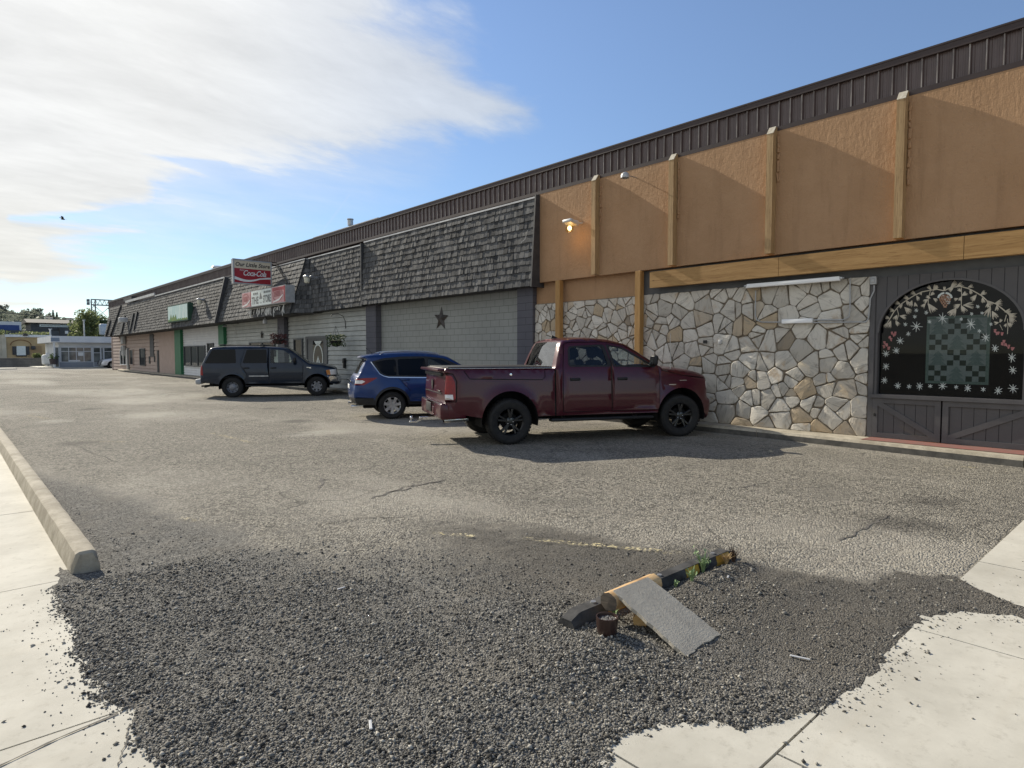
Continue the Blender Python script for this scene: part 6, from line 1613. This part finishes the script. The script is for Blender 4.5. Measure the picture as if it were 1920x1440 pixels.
# scraps of wood and litter in the gravel
for i, (px, py, a, ln, lab) in enumerate(((1365,1097,.4,.05,'white paper scrap on the dark gravel right of the wheel stop'),(640,1108,.1,.06,'pale twig scrap on the open gravel'),(695,1370,1.1,.07,'pale wood sliver in the near gravel'),(1500,1240,1.9,.1,'thin pale twig on the gravel right of the slab'))):
    p = atz(px, py); p.z = gz(p.x, p.y)+.012; mb = MB(p); mb.rbox(p, (ln, .014, .006), Matrix.Rotation(a, 3, 'Z'), .002, 1); o = mb.build('wood_scrap', M['flash']); tag(o, lab, 'scrap')
# ================================================================== beyond the lot
M['asph'] = pm('road_asphalt', (.075, .073, .07), (.11, .107, .1), 1, .9, world=True)
mb = MB(); mb.poly([(-60, 84.5, .006), (120, 84.5, .006), (120, 99, .006), (-60, 99, .006)]); struct('road', mb, M['asph'], fixn=False)
mb = MB(); mb.box((-30, 99, -.1), (7.6, 103, .13)); mb.box((7.6, 85.2, -.1), (9.0, 103, .10)); mb.box((9.0, 83.2, -.1), (40, 85.6, .06)); mb.box((-8, 81.5, -.1), (5.6, 84.4, .1)); struct('pavement', mb, M['concrete'])
# white shop
SHY = 86.0; O_ = Vector((9, SHY, 0))
sh = thing('shop_building', 'white flat roofed shop with large front windows beyond the end of the lot', 'building', O_)
M['shopwhite'] = pm('shop_white', (.62, .64, .66), (.70, .72, .73), 1, .6, world=True); M['shopgrey'] = pm('shop_grey', (.24, .26, .29), (.29, .31, .34), 1, .7, world=True); M['shopblue'] = pm('shop_blue_trim', (.2, .25, .32), (.24, .29, .36), 1, .6, world=True)
mb = MB(O_); mb.box((9.6, SHY, 0), (30, SHY+12, 2.85)); mb.build('wall', M['shopwhite'], sh)
mb = MB(O_); mb.box((9.65, SHY-.06, 0), (13.3, SHY, .62)); mb.build('lower_wall', M['shopgrey'], sh)
mb = MB(O_); mb.box((8.85, SHY-.9, 2.85), (30.5, SHY+12.4, 3.55)); mb.build('roof_fascia', M['shopwhite'], sh)
mb = MB(O_); mb.box((8.84, SHY-.91, 2.95), (9.62, SHY-.905, 3.35)); mb.build('fascia_corner', M['shopblue'], sh)
mb = MB(O_); mb.box((9.05, SHY-.8, 0), (9.2, SHY-.65, 2.85)); mb.build('corner_post', M['shopwhite'], sh)
def shopwin(px0, px1, z0, z1, nx, nz, name='window'):
    a = aty(px0, 660, SHY).x; b = aty(px1, 660, SHY).x
    mb = MB(O_); mb.box((a, SHY-.03, z0), (b, SHY+.02, z1)); o = mb.build(name, pm('shop_pane', (.05, .06, .06), (.2, .22, .21), 1.2, .06, spec=.5, world=True) if 'shop_pane' not in M else M['shop_pane'], sh)
    mb = MB(O_); f = .06
    for i in range(nx+1): x = a+(b-a)*i/nx; mb.box((x-f/2, SHY-.08, z0-.03), (x+f/2, SHY-.031, z1+.03))
    for z in (z0, z1) + ((z0+(z1-z0)*.72,) if nz > 1 else ()): mb.box((a-.03, SHY-.075, z-f/2), (b+.03, SHY-.032, z+f/2))
    mb.build('window_frame', M['shopwhite'], o); return o
M['shop_pane'] = pm('shop_pane', (.04, .05, .05), (.22, .24, .23), .9, .06, spec=.5, world=True)
wn = shopwin(114, 171, .66, 2.3, 4, 2); shopwin(103, 110, .1, 2.3, 1, 1, 'door'); shopwin(175, 188, .1, 2.3, 1, 2, 'door'); shopwin(189.5, 193, .1, 2.3, 1, 1); shopwin(195, 225, .66, 2.3, 2, 2)
a = aty(151, 661, SHY).x
mb = MB(O_); mb.box((a-.25, SHY-.05, 1.35), (a+.25, SHY-.034, 1.75)); mb.build('window_notice', M['white'], wn)
mb = MB(O_); mb.box((aty(128,670,SHY).x, SHY-.05, .72), (aty(150,670,SHY).x, SHY-.034, .86)); mb.build('window_display', M['white'], wn)
# planter and white block by the shop
p_ = aty(101, 683, 85.4); rt = thing('planter', 'dark planter tub with a small plant at the white shop corner', 'planter', p_)
mb = MB(); mb.lathe([(0, 0), (.32, 0), (.42, .6), (.36, .6), (.34, .5), (0, .5)], 16); mb.build('tub', pm('planter_brown', (.06, .05, .05), (.1, .08, .08), 8, .8), rt, smooth=40)
mb = MB(); rg = random.Random(2)
for k in range(160):
    c = Vector((rg.gauss(0, .2), rg.gauss(0, .2), .75+rg.gauss(0, .2))); n = Vector((rg.uniform(-1, 1), rg.uniform(-1, 1), rg.uniform(-1, 1))).normalized(); u = n.orthogonal()*.08; v = n.cross(u); mb.poly([c-u, c+v*.6, c+u, c-v*.6])
mb.build('plant', M['leaf'], rt, fixn=False)
p_ = aty(90, 684, 92); mb = MB(p_); mb.rbox(p_+Vector((0, 0, .6)), (1.15, .9, 1.2), None, .22, 3); mb.rbox(p_+Vector((.1, 0, 1.15)), (.6, .8, .5), Matrix.Rotation(R(25), 3, 'Y'), .15, 3); o = mb.build('painted_boulder', M['shopwhite'], smooth=50); tag(o, 'white painted boulder at the end of the low stone wall', 'boulder')
# tan building
TY = 112; O_ = Vector((4, TY, 0))
tb_ = thing('tan_building', 'tan plastered building with a shuttered window behind the low stone wall', 'building', O_)
M['tanwall'] = pm('tan_plaster', (.39, .285, .155), (.46, .35, .2), .8, .9, .4, 3, world=True); M['cream'] = pm('cream_plaster', (.46, .42, .33), (.55, .5, .4), 1, .8, world=True)
tx0, tx1 = aty(10, 650, TY).x, aty(94, 650, TY).x
mb = MB(O_); mb.box((tx0, TY, 0), (tx1, TY+14, 3.9)); mb.build('wall', M['tanwall'], tb_)
mb = MB(O_); mb.box((-14, TY-.1, 0), (tx0, TY+14, 4.2)); mb.build('side_wing', M['cream'], tb_)
mb = MB(O_); mb.box((tx0-.4, TY-.2, 0), (tx0+.1, TY+.2, 4.2)); mb.build('corner_pier', M['cream'], tb_)
mb = MB(O_); mb.box((tx0, TY-.25, 3.9), (tx1+.2, TY+14, 4.25)); mb.build('parapet', M['shopwhite'], tb_)
wx0, wx1 = aty(31, 655, TY).x, aty(48, 655, TY).x
mb = MB(O_); mb.box((wx0, TY-.08, 1.35), (wx1, TY, 2.65)); w_ = mb.build('window', M['pale_panel'], tb_)
for x0, x1 in ((aty(23, 655, TY).x, wx0-.02), (wx1+.02, aty(55, 655, TY).x)):
    mb = MB(O_); mb.box((x0, TY-.1, 1.4), (x1, TY, 2.6)); mb.build('shutter', M['trimdark'], w_)
mb = MB(O_); mb.box((wx0-.1, TY-.2, 1.2), (wx1+.1, TY, 1.35)); mb.build('window_sill', M['trimdark'], w_)
mb = MB(O_)
for k in range(12):
    a0, a1 = PI*k/12, PI*(k+1)/12; c = (wx0+wx1)/2; mb.beam((c+1.15*math.cos(a0), TY-.03, 2.75+.75*math.sin(a0)), (c+1.15*math.cos(a1), TY-.03, 2.75+.75*math.sin(a1)), .05, .12)
mb.build('arch_moulding', pm('brown_moulding', (.2, .12, .06), rough=.9), tb_)
mb = MB(O_); x = aty(62, 650, TY).x; mb.rbox((x, TY-.2, 2.4), (.5, .4, .5), None, .08, 2); mb.build('wall_lantern', M['trimdark'], tb_, smooth=40)
mb = MB(O_); x = aty(66, 660, TY).x; mb.box((x-.75, TY-.05, .2), (x+.75, TY, 2.7)); mb.build('door', pm('tan_door', (.32, .22, .12), rough=.8), tb_)
mb = MB(O_); mb.beam((aty(43,635,TY).x, TY-.3, 4.25), (aty(52,635,TY).x, TY-.3, 4.25), .4, .35); mb.build('roof_vent', M['trimdark'], tb_)
# low stone wall
M['rubble'] = blocks('rubble_wall', (.17, .16, .145), (.25, .235, .21), (.09, .085, .075), .7, .3)
q0, q1 = aty(-60, 680, 95).x, aty(81, 680, 95).x
mb = MB(((q0+q1)/2, 95, 0)); mb.box((q0, 95, 0), (q1, 95.5, 1.0)); mb.box((q0-.05, 94.95, 1.0), (q1+.05, 95.55, 1.08)); o = mb.build('low_stone_wall', M['rubble']); tag(o, 'low grey stone wall in front of the tan building', 'wall')

# ---- foliage
def crown_faces(mb, c, rx, ry, rz, n, size, rg, lobes=9):
    L = []
    for k in range(lobes):
        a = rg.uniform(0, 2*PI); e = rg.uniform(-.6, 1.); q = rg.uniform(.25, .75); L.append((Vector((c[0]+rx*q*math.cos(a), c[1]+ry*q*math.sin(a), c[2]+rz*e*.6)), rg.uniform(.3, .52)))
    for k in range(n):
        lc, lr = rg.choice(L); d = Vector((rg.gauss(0, 1), rg.gauss(0, 1), rg.gauss(0, 1))).normalized()*(rg.random()**.4)
        p = Vector((lc.x+d.x*rx*lr, lc.y+d.y*ry*lr, lc.z+d.z*rz*lr)); nn = (d*.6+Vector((rg.uniform(-1, 1), rg.uniform(-1, 1), rg.uniform(-.4, 1)))).normalized(); s = size*rg.uniform(.6, 1.4); u = nn.orthogonal().normalized()*s; v = nn.cross(u)
        mb.poly([p-u, p-v*.55, p+u, p+v*.55])
def tree(px, py_base_dist, height, w, label, mat, n=1500, name='tree', conifer=False, base=None, leaf=.22, group=None):
    Y = py_base_dist; p = aty(px, 660, Y); b0 = Vector((p.x, Y, base if base is not None else terrain(p.x, Y))); rg = random.Random(int(px*13+Y))
    rt = thing(name, label, 'tree', b0, 0, group)
    mb = MB(); mb.tube([(0, 0, -.3), (.05*w, 0, height*.3), (0, .03*w, height*.7)], .1, 8, radii=[height*.028, height*.02, height*.008])
    for k in range(6):
        a = rg.uniform(0, 2*PI); z = height*rg.uniform(.25, .6); mb.tube([(0, 0, z), (math.cos(a)*w*.2, math.sin(a)*w*.2, z+height*.12), (math.cos(a)*w*.36, math.sin(a)*w*.36, z+height*.2)], .03, 5, radii=[height*.01, height*.007, height*.003])
    mb.build('trunk', M['bark'], rt)
    mb = MB()
    if conifer:
        for k in range(n):
            u = rg.random()**.7; z = height*(.12+.88*u); q = w*.5*(1-u)*(.35+.65*rg.random())*(.8+.3*math.sin(u*26)); a = rg.uniform(0, 2*PI); c = Vector((q*math.cos(a), q*math.sin(a), z-.25*q)); nn = Vector((rg.uniform(-1, 1), rg.uniform(-1, 1), rg.uniform(0, 1))).normalized(); s = leaf*rg.uniform(.6, 1.3); uu = nn.orthogonal().normalized()*s; v = nn.cross(uu); mb.poly([c-uu, c-v*.5, c+uu, c+v*.5])
    else: crown_faces(mb, (0, 0, height*.62), w*.5, w*.5, height*.42, n, leaf, rg, 13)
    mb.build('crown', mat, rt, fixn=False)
    return rt
def terrain(x, y):
    """level town, then a wooded ridge rising beyond"""
    e = sm(130, 520, y)*sm(900, 480, y+0*x) if y < 900 else 0
    az = math.degrees(math.atan2(x, max(y, 1)))
    ridge = 17 + 5*math.exp(-((az-4)/4.)**2) - 7*sm(4.5, 9.5, az) + 3*sm(13, 30, az)
    return max(0., e)*max(4., ridge) + (1.2*fbm(x, y, .02, 4, 2.) if y > 160 else 0)*sm(150, 250, y)
V = []; F = []; nx, ny = 90, 60
for j in range(ny):
    y = 104 + (900-104)*(j/(ny-1))**1.3
    for i in range(nx):
        az = R(-35 + 75*i/(nx-1)); x = y*math.tan(az); V.append((x, y, terrain(x, y) + (0.012 if y < 125 else .02)))
for j in range(ny-1):
    for i in range(nx-1): a = j*nx+i; F.append((a, a+1, a+1+nx, a+nx))
mb = MB(); mb.add(V, F); struct('hill', mb, pm('dry_hill', (.12, .11, .07), (.17, .15, .1), .05, .95, world=True), smooth=60)
# wooded hillside
mb = MB(); rg = random.Random(21)
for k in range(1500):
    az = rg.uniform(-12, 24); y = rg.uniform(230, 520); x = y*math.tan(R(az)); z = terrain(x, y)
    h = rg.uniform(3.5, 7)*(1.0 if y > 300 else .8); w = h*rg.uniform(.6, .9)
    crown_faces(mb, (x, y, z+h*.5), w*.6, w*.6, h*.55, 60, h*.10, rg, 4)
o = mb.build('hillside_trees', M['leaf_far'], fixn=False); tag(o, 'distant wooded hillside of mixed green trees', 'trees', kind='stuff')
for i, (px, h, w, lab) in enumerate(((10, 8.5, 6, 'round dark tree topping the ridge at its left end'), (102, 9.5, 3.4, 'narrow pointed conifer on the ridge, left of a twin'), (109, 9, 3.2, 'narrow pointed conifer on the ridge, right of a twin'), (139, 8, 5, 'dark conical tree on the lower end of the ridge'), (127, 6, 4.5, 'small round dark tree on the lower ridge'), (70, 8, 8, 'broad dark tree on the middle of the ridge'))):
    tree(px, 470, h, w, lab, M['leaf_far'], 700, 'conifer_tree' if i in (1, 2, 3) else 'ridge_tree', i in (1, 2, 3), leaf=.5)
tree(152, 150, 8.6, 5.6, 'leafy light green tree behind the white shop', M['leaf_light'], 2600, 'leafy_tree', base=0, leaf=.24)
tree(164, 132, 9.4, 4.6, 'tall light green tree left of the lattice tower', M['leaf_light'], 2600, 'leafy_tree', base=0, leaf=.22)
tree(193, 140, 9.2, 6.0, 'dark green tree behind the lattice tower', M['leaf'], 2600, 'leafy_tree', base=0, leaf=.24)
tree(178, 150, 8.2, 5.0, 'dark green tree framed by the lattice tower legs', M['leaf'], 2200, 'leafy_tree', base=0, leaf=.24)
def shrub(px, Y, z, w, h, label):
    p = aty(px, 640, Y); rt = thing('shrub', label, 'shrub', (p.x, Y, z)); rg = random.Random(int(px)+3); mb = MB(); mb.tube([(0, 0, -.2), (0, 0, h*.5)], .08, 6); mb.build('stem', M['bark'], rt)
    mb = MB(); crown_faces(mb, (0, 0, h*.5), w*.5, w*.4, h*.5, 700, .16, rg, 9); mb.build('foliage', M['leaf_light'], rt, fixn=False)
shrub(6, 128, 3.2, 4.4, 2.4, 'low light green shrub showing above the cream wing'); shrub(56, 128, 3.2, 5.6, 2.2, 'broad light green shrub showing above the tan building'); 
shrub(73, 96.2, 0, 1.8, 1.7, 'dark bushy shrub by the end of the low stone wall')
# blue and white building
BY = 165; x0, x1 = aty(-60, 610, BY).x, aty(40, 610, BY).x; z1 = aty(20, 603, BY).z; z0 = aty(20, 619, BY).z
rt = thing('blue_building', 'white trimmed blue fronted building at the left edge beyond the tan one', 'building', (x0, BY, 0)); O_ = (x0, BY, 0)
mb = MB(O_); mb.box((x0, BY, 0), (x1, BY+20, z1)); mb.build('wall', M['shopwhite'], rt)
mb = MB(O_); mb.box((x0, BY-.1, z0), (aty(36, 610, BY).x, BY-.01, z1-.7)); mb.build('blue_front', pm('blue_panel', (.03, .06, .2), (.04, .08, .24), 1, .5, world=True), rt)
mb = MB(O_); mb.box((x0, BY-3, 0), (x1+6, BY-.2, z0-.1)); mb.build('lower_roof', pm('slate_roof', (.06, .07, .085), (.09, .1, .11), 1, .8, world=True), rt)
# long dark building on the slope
DY = 230; x0, x1 = aty(58, 615, DY).x, aty(146, 615, DY).x; z1 = aty(100, 606, DY).z; zg = 3.0; zr = aty(100, 597, DY).z
rt = thing('hillside_building', 'long dark two storey building with a white window band on the slope', 'building', ((x0+x1)/2, DY, zg)); O_ = ((x0+x1)/2, DY, zg)
M['darkwall'] = pm('dark_cladding', (.05, .055, .06), (.08, .085, .09), .5, .8, world=True)
mb = MB(O_); mb.box((x0, DY, zg-3), (x1, DY+16, z1)); mb.build('wall', M['darkwall'], rt)
mb = MB(O_); mb.prism([(x0-1, DY-1, z1), (x0-1, DY+17, z1), (x0-1, DY+8, zr)], (x1-x0+2, 0, 0)); mb.build('roof', pm('grey_roof', (.035, .036, .038), (.05, .05, .052), .4, .85, world=True), rt)
wz0 = aty(100, 613, DY).z; wz1 = aty(100, 608.5, DY).z
mb = MB(O_); mb.box((x0+2, DY-.1, wz0), (x1-1, DY-.02, wz1)); wb = mb.build('window_band', M['pale_panel'], rt)
nw = 22
for k in range(nw):
    xa_ = x0+2.4+(x1-x0-4)*k/nw; mb = MB(O_); mb.box((xa_, DY-.16, wz0+.25), (xa_+(x1-x0-4)/nw*.62, DY-.1, wz1-.25)); mb.build('window', M['pane'], wb)
mb = MB(O_); xx = aty(109, 622, DY).x; mb.box((aty(110, 620, DY).x, DY-3, zg-2), (aty(129, 620, DY).x, DY, aty(115, 615, DY).z)); mb.build('porch', M['darkwall'], rt)
mb = MB(O_); mb.box((aty(119, 620, DY).x, DY-3.1, aty(120, 626, DY).z), (aty(125, 620, DY).x, DY-3.02, aty(120, 621, DY).z)); mb.build('porch_window', M['white'], rt)
# houses on the ridge
for i, (px, py, Y, w, lab) in enumerate(((93, 596, 430, 2.6, 'small pale house among the ridge trees, left of two others'), (124, 598, 430, 2.6, 'small pale house among the lower ridge trees'), (131, 598, 440, 2.2, 'tiny pale house right of another on the lower ridge'), (49, 597, 430, 2.4, 'small pale house far left among the hillside trees'))):
    p = aty(px, py, Y); rt = thing('house', lab, 'house', (p.x, Y, p.z-1.2))
    mb = MB(); mb.box((-w/2, 0, -4), (w/2, 4, 1.0)); mb.build('wall', M['shopwhite'], rt)
    mb = MB(); mb.prism([(-w/2-.3, -.3, 1.0), (-w/2-.3, 4.3, 1.0), (-w/2-.3, 2, 1.9)], (w+.6, 0, 0)); mb.build('roof', M['darkwall'], rt)
# lattice tower
TYY = 157; xa_, xb_ = aty(176, 600, TYY).x, aty(209, 600, TYY).x; zt3 = aty(185, 562, TYY).z; zl = aty(185, 572, TYY).z
rt = thing('lattice_tower', 'grey steel lattice tower with a wide braced top behind the shops', 'tower', ((xa_+xb_)/2, TYY, 0)); O_ = ((xa_+xb_)/2, TYY, 0)
M['lattice'] = pm('lattice_steel', (.16, .18, .2), (.22, .24, .26), 2, .6, metal=.3)
for x in (xa_, xb_):
    mb = MB(O_); h = .35
    for dx in (-h, h):
        for dy in (-h, h): mb.tube([(x+dx, TYY+dy, 0), (x+dx, TYY+dy, zt3)], .07, 5)
    z = 0
    while z < zt3-1: mb.tube([(x-h, TYY-h, z), (x+h, TYY-h, z+1)], .04, 4); mb.tube([(x+h, TYY-h, z), (x-h, TYY-h, z+1)], .04, 4); z += 1
    mb.build('leg', M['lattice'], rt)
mb = MB(O_)
for z in (zl, zt3): mb.beam((xa_-.4, TYY, z), (xb_+.5, TYY, z), .25, .22)
n = 4
for k in range(n):
    x0 = xa_+(xb_-xa_)*k/n; x1 = xa_+(xb_-xa_)*(k+1)/n; mb.tube([(x0, TYY, zl), ((x0+x1)/2, TYY, zt3)], .05, 4); mb.tube([((x0+x1)/2, TYY, zt3), (x1, TYY, zl)], .05, 4)
mb.build('cross_beam', M['lattice'], rt)
mb = MB(O_); mb.tube([(xa_, TYY, zl), ((xa_+xb_)/2, TYY, zl-1.6), (xb_, TYY, zl)], .06, 5); mb.tube([(xa_, TYY, zl-3.2), ((xa_+xb_)/2, TYY, zl-1.6), (xb_, TYY, zl-3.2)], .06, 5); mb.beam((xa_, TYY, zl-3.2), (xb_, TYY, zl-3.2), .12, .12); mb.build('brace', M['lattice'], rt)
mb = MB(O_)
for z in (zl+.2, zl+.9): mb.rbox((xa_-.9, TYY, z), (.55, .4, .55), None, .1, 2)
mb.beam((xa_-1.2, TYY, zl+.55), (xa_, TYY, zl+.55), .1, .1); mb.build('antenna', M['lattice'], rt, smooth=40)
p_ = aty(196, 618, 125); mb = MB(p_); mb.rbox(p_, (1.5, 1.2, 1.9), None, .25, 3); mb.tube([(p_.x, p_.y, 0), (p_.x, p_.y, p_.z-.8)], .12, 8); o = mb.build('storage_tank', pm('pale_blue_tank', (.3, .38, .5), (.5, .55, .6), 1, .5), smooth=50); tag(o, 'pale blue tank on a post beside the pink building corner', 'tank')
# poles and wires
def wire(a, b, sag, r=.025):
    a = Vector(a); b = Vector(b); mb = MB(a); pts = []
    for k in range(25): u = k/24; q = a.lerp(b, u); q.z -= sag*4*u*(1-u); pts.append(q)
    mb.tube(pts, r, 5); return mb.build('power_line', M['black'])
o = wire(aty(-60, 580, 118), aty(330, 608, 150), .3, .045); tag(o, 'dark power line crossing in front of the ridge', 'wire')
for px, Y, top, lab in ((157, 128, 600, 'slim pale pole behind the white shop roof, under the light green trees'), (94, 120, 617, 'short white post rising behind the corner of the white shop')):
    p = aty(px, top, Y); mb = MB((p.x, Y, 0)); mb.tube([(p.x, Y, 0), (p.x, Y, p.z)], .12, 8); mb.rbox((p.x, Y, p.z), (.5, .1, .1), None, .02, 1); o = mb.build('utility_pole', M['flash'], smooth=40); tag(o, lab, 'pole')
# bird
p = CO + ray(118, 411).normalized()*45; mb = MB(p); 
mb.ico(p, .045, 2, (2.4, .8, .8))
mb.add([p+Vector(v)*.5 for v in ((.12, 0, .02), (-.1, 0, .02), (-.38, .2, .22), (-.12, .28, .2), (.05, .1, .03))], [(0, 1, 2, 3, 4)]); mb.add([p+Vector(v)*.5 for v in ((.12, 0, .02), (-.1, 0, .02), (-.25, -.3, .3), (-.0, -.3, .25))], [(0, 1, 2, 3)]); mb.add([p+Vector(v)*.5 for v in ((.15, 0, 0), (.34, .06, 0), (.34, -.06, 0))], [(0, 1, 2)])
o = mb.build('bird', M['black'], smooth=50); tag(o, 'small dark bird gliding in front of the clouds', 'bird')
# ================================================================== sky, sun, camera
SUN_EL, SUN_OFF = 30.5, 4.2             # sun stands far down the building line, a little to the lot side
sdir = Vector((-math.sin(R(SUN_OFF))*math.cos(R(SUN_EL)), math.cos(R(SUN_OFF))*math.cos(R(SUN_EL)), math.sin(R(SUN_EL))))
sl = bpy.data.lights.new('sun', 'SUN'); sl.energy = 4.3; sl.angle = R(.5); sl.color = (1.0, .92, .77)
so = bpy.data.objects.new('sun', sl); COL.objects.link(so); so.rotation_euler = (-sdir).to_track_quat('-Z', 'Y').to_euler(); so.location = sdir*60
w = bpy.data.worlds.new('World'); scene.world = w; w.use_nodes = True; nt = w.node_tree; nt.nodes.clear()
class WT(NT):
    def __init__(s): s.t = nt; s.out = nt.nodes.new('ShaderNodeOutputWorld')
t = WT()
sky = t.n('TexSky', sky_type='NISHITA', sun_disc=False); sky.sun_elevation = R(SUN_EL); sky.sun_rotation = math.atan2(sdir.x, sdir.y); sky.altitude = 200; sky.air_density = 1.0; sky.dust_density = .1; sky.ozone_density = 1.6
d = t.n('TexCoord').outputs['Generated']; s = t.n('SeparateXYZ', inp={0: d}).outputs
az = t.m('MULTIPLY', t.m('ARCTAN2', s[0], s[1]), 180/PI); el = t.m('MULTIPLY', t.m('ARCSINE', t.m('MINIMUM', t.m('MAXIMUM', s[2], -1.0), 1.0)), 180/PI)
def azel(px, py):
    v = ray(px, py).normalized(); return math.degrees(math.atan2(v.x, v.y)), math.degrees(math.asin(v.z))
# wind drawn texture: cloud sheet coordinates
k = t.m('DIVIDE', 1.0, t.m('ADD', t.m('MAXIMUM', s[2], 0.0), .12))
cp = t.n('CombineXYZ', inp={0: t.m('MULTIPLY', s[0], k), 1: t.m('MULTIPLY', s[1], k), 2: 0.0}).outputs[0]
rot = t.n('Mapping', inp={'Vector': cp, 'Rotation': (0, 0, R(-38)), 'Scale': (.85, 1.7, 1)}).outputs[0]
n1 = t.noise(rot, 1.9, 9, .6, .35); n2 = t.noise(cp, 1.1, 6, .6, .3); n3 = t.noise(rot, 5.0, 8, .68, .3)
nn = t.m('ADD', t.m('ADD', t.m('MULTIPLY', t.m('SUBTRACT', n1, .5), .9), t.m('MULTIPLY', t.m('SUBTRACT', n2, .5), .7)), t.m('MULTIPLY', t.m('SUBTRACT', n3, .5), .45))
def blob(pts, soft):
    """soft capsule between two sky directions, with different half heights at its ends"""
    (p0, h0), (p1, h1) = pts
    a0, e0 = azel(*p0); a1, e1 = azel(*p1); dx, dy = a1-a0, e1-e0; L2 = dx*dx+dy*dy
    u = t.m('DIVIDE', t.m('ADD', t.m('MULTIPLY', t.m('SUBTRACT', az, a0), dx), t.m('MULTIPLY', t.m('SUBTRACT', el, e0), dy)), L2)
    uc = t.m('MINIMUM', t.m('MAXIMUM', u, 0.0), 1.0)
    qx = t.m('SUBTRACT', az, t.m('ADD', t.m('MULTIPLY', uc, dx), a0)); qy = t.m('SUBTRACT', el, t.m('ADD', t.m('MULTIPLY', uc, dy), e0))
    dist = t.m('SQRT', t.m('ADD', t.m('MULTIPLY', qx, qx), t.m('MULTIPLY', qy, qy)))
    hh = t.m('ADD', t.m('MULTIPLY', uc, h1-h0), h0)
    return t.m('DIVIDE', t.m('SUBTRACT', hh, dist), soft)
def mx(*v):
    r = v[0]
    for q in v[1:]: r = t.m('MAXIMUM', r, q)
    return r
main = mx(blob([((-500, 90), 19), ((300, 60), 11.0)], 5), blob([((300, 80), 11.), ((800, 150), 5.6)], 4.5), blob([((760, 160), 5.0), ((985, 212), 1.2)], 3.0), blob([((560, -40), 8), ((700, 30), 4)], 5), blob([((300, 240), 4), ((700, 250), 2.6)], 4.))
low = mx(blob([((-300, 340), 3.4), ((255, 350), 1.9)], 1.4), blob([((-300, 470), 5.5), ((50, 465), 2.8)], 2.5), blob([((60, 432), 1.3), ((270, 434), .3)], 1.2), blob([((40, 490), 2.4), ((190, 505), .6)], 1.6), blob([((-200, 570), .8), ((70, 570), .2)], 1.0))
hole = mx(blob([((20, 408), .5), ((330, 402), .8)], 1.6), t.m('SUBTRACT', blob([((120, 255), .4), ((420, 318), 1.0)], 2.2), .12))
hole = t.m('MULTIPLY', t.m('MAXIMUM', hole, 0.0), 2.6)
dens = t.sstep(t.m('ADD', t.m('SUBTRACT', t.m('MINIMUM', mx(main, low), 1.3), hole), t.m('MULTIPLY', nn, 1.9)), -.35, .8)
veil = t.m('MULTIPLY', t.sstep(t.m('ADD', blob([((250, 330), 10), ((740, 230), 8)], 8), t.m('MULTIPLY', nn, .9)), .0, 1.4), .5)
trail = t.m('MULTIPLY', t.sstep(blob([((600, 440), .35), ((655, 365), .55)], .8), 0., 1.), .28)
trail2 = t.m('MULTIPLY', t.sstep(blob([((-80, 380), .35), ((95, 525), .5)], .6), 0., 1.), .3)
cloud = t.m('MAXIMUM', t.m('MAXIMUM', t.m('MULTIPLY', dens, t.m('ADD', .72, t.m('MULTIPLY', t.sstep(az, 42., 12.), .24))), veil), t.m('MAXIMUM', trail, trail2))
behind = t.m('MULTIPLY', t.m('MULTIPLY', t.m('MULTIPLY', t.sstep(el, 62., 38.), t.sstep(t.m('ABSOLUTE', t.m('ADD', az, 95.0)), 80., 45.)), t.sstep(t.m('ADD', n2, t.m('MULTIPLY', n1, .5)), .25, .6)), 1.0)  # unseen cloud cover added behind the camera as fill for the shaded walls
up = t.m('MULTIPLY', t.sstep(el, -1.0, 2.0), t.m('MAXIMUM', cloud, behind))
# cloud light: brighter and warmer toward the sun
sd = t.n('VectorMath', operation='DOT_PRODUCT', inp={0: d, 1: tuple(sdir)}).outputs['Value']
glow = t.sstep(sd, .55, 1.0)
ccol = t.mix(glow, (.76, .82, .87), (1.0, .998, .975)); warm = t.m('MULTIPLY', t.sstep(el, 16., 4.), t.sstep(az, 22., 3.))
ccol = t.mix(t.m('MULTIPLY', warm, .45), ccol, (1.0, .955, .82))
lum = t.m('ADD', .80, t.m('ADD', t.m('MULTIPLY', t.m('ADD', t.m('SUBTRACT', n1, .5), t.m('MULTIPLY', t.m('SUBTRACT', n3, .5), .5)), .5), t.m('MULTIPLY', glow, .22)))
STR = .10
cl = t.n('VectorMath', operation='SCALE', inp={0: ccol, 'Scale': t.m('MULTIPLY', t.m('ADD', lum, t.m('MULTIPLY', behind, .16)), 1.0/STR*.60)}).outputs[0]
skyc = t.mix(1.0, sky.outputs[0], t.mix(t.sstep(el, 2., 32.), (.68, .74, .82), (1.0, 1.0, 1.06)), 'MULTIPLY')
res = t.mix(up, skyc, cl)
bg = t.n('Background', inp={'Color': res, 'Strength': STR}); t.t.links.new(bg.outputs[0], t.out.inputs[0])
cd = bpy.data.cameras.new('camera'); cd.sensor_fit = 'HORIZONTAL'; cd.sensor_width = 36; cd.lens = CF/1920*36; cd.clip_end = 6000; cd.clip_start = .05
co = bpy.data.objects.new('camera', cd); COL.objects.link(co)
m = Matrix((CR, CU, -CFW)).transposed().to_4x4(); m.translation = CO; co.matrix_world = m; scene.camera = co
vs_ = scene.view_settings; vs_.view_transform = 'Standard'; vs_.look = 'None'; vs_.gamma = 1; vs_.exposure = .57; vs_.use_curve_mapping = False
scene.render.engine = 'CYCLES'; scene.cycles.max_bounces = 6; scene.cycles.transparent_max_bounces = 12
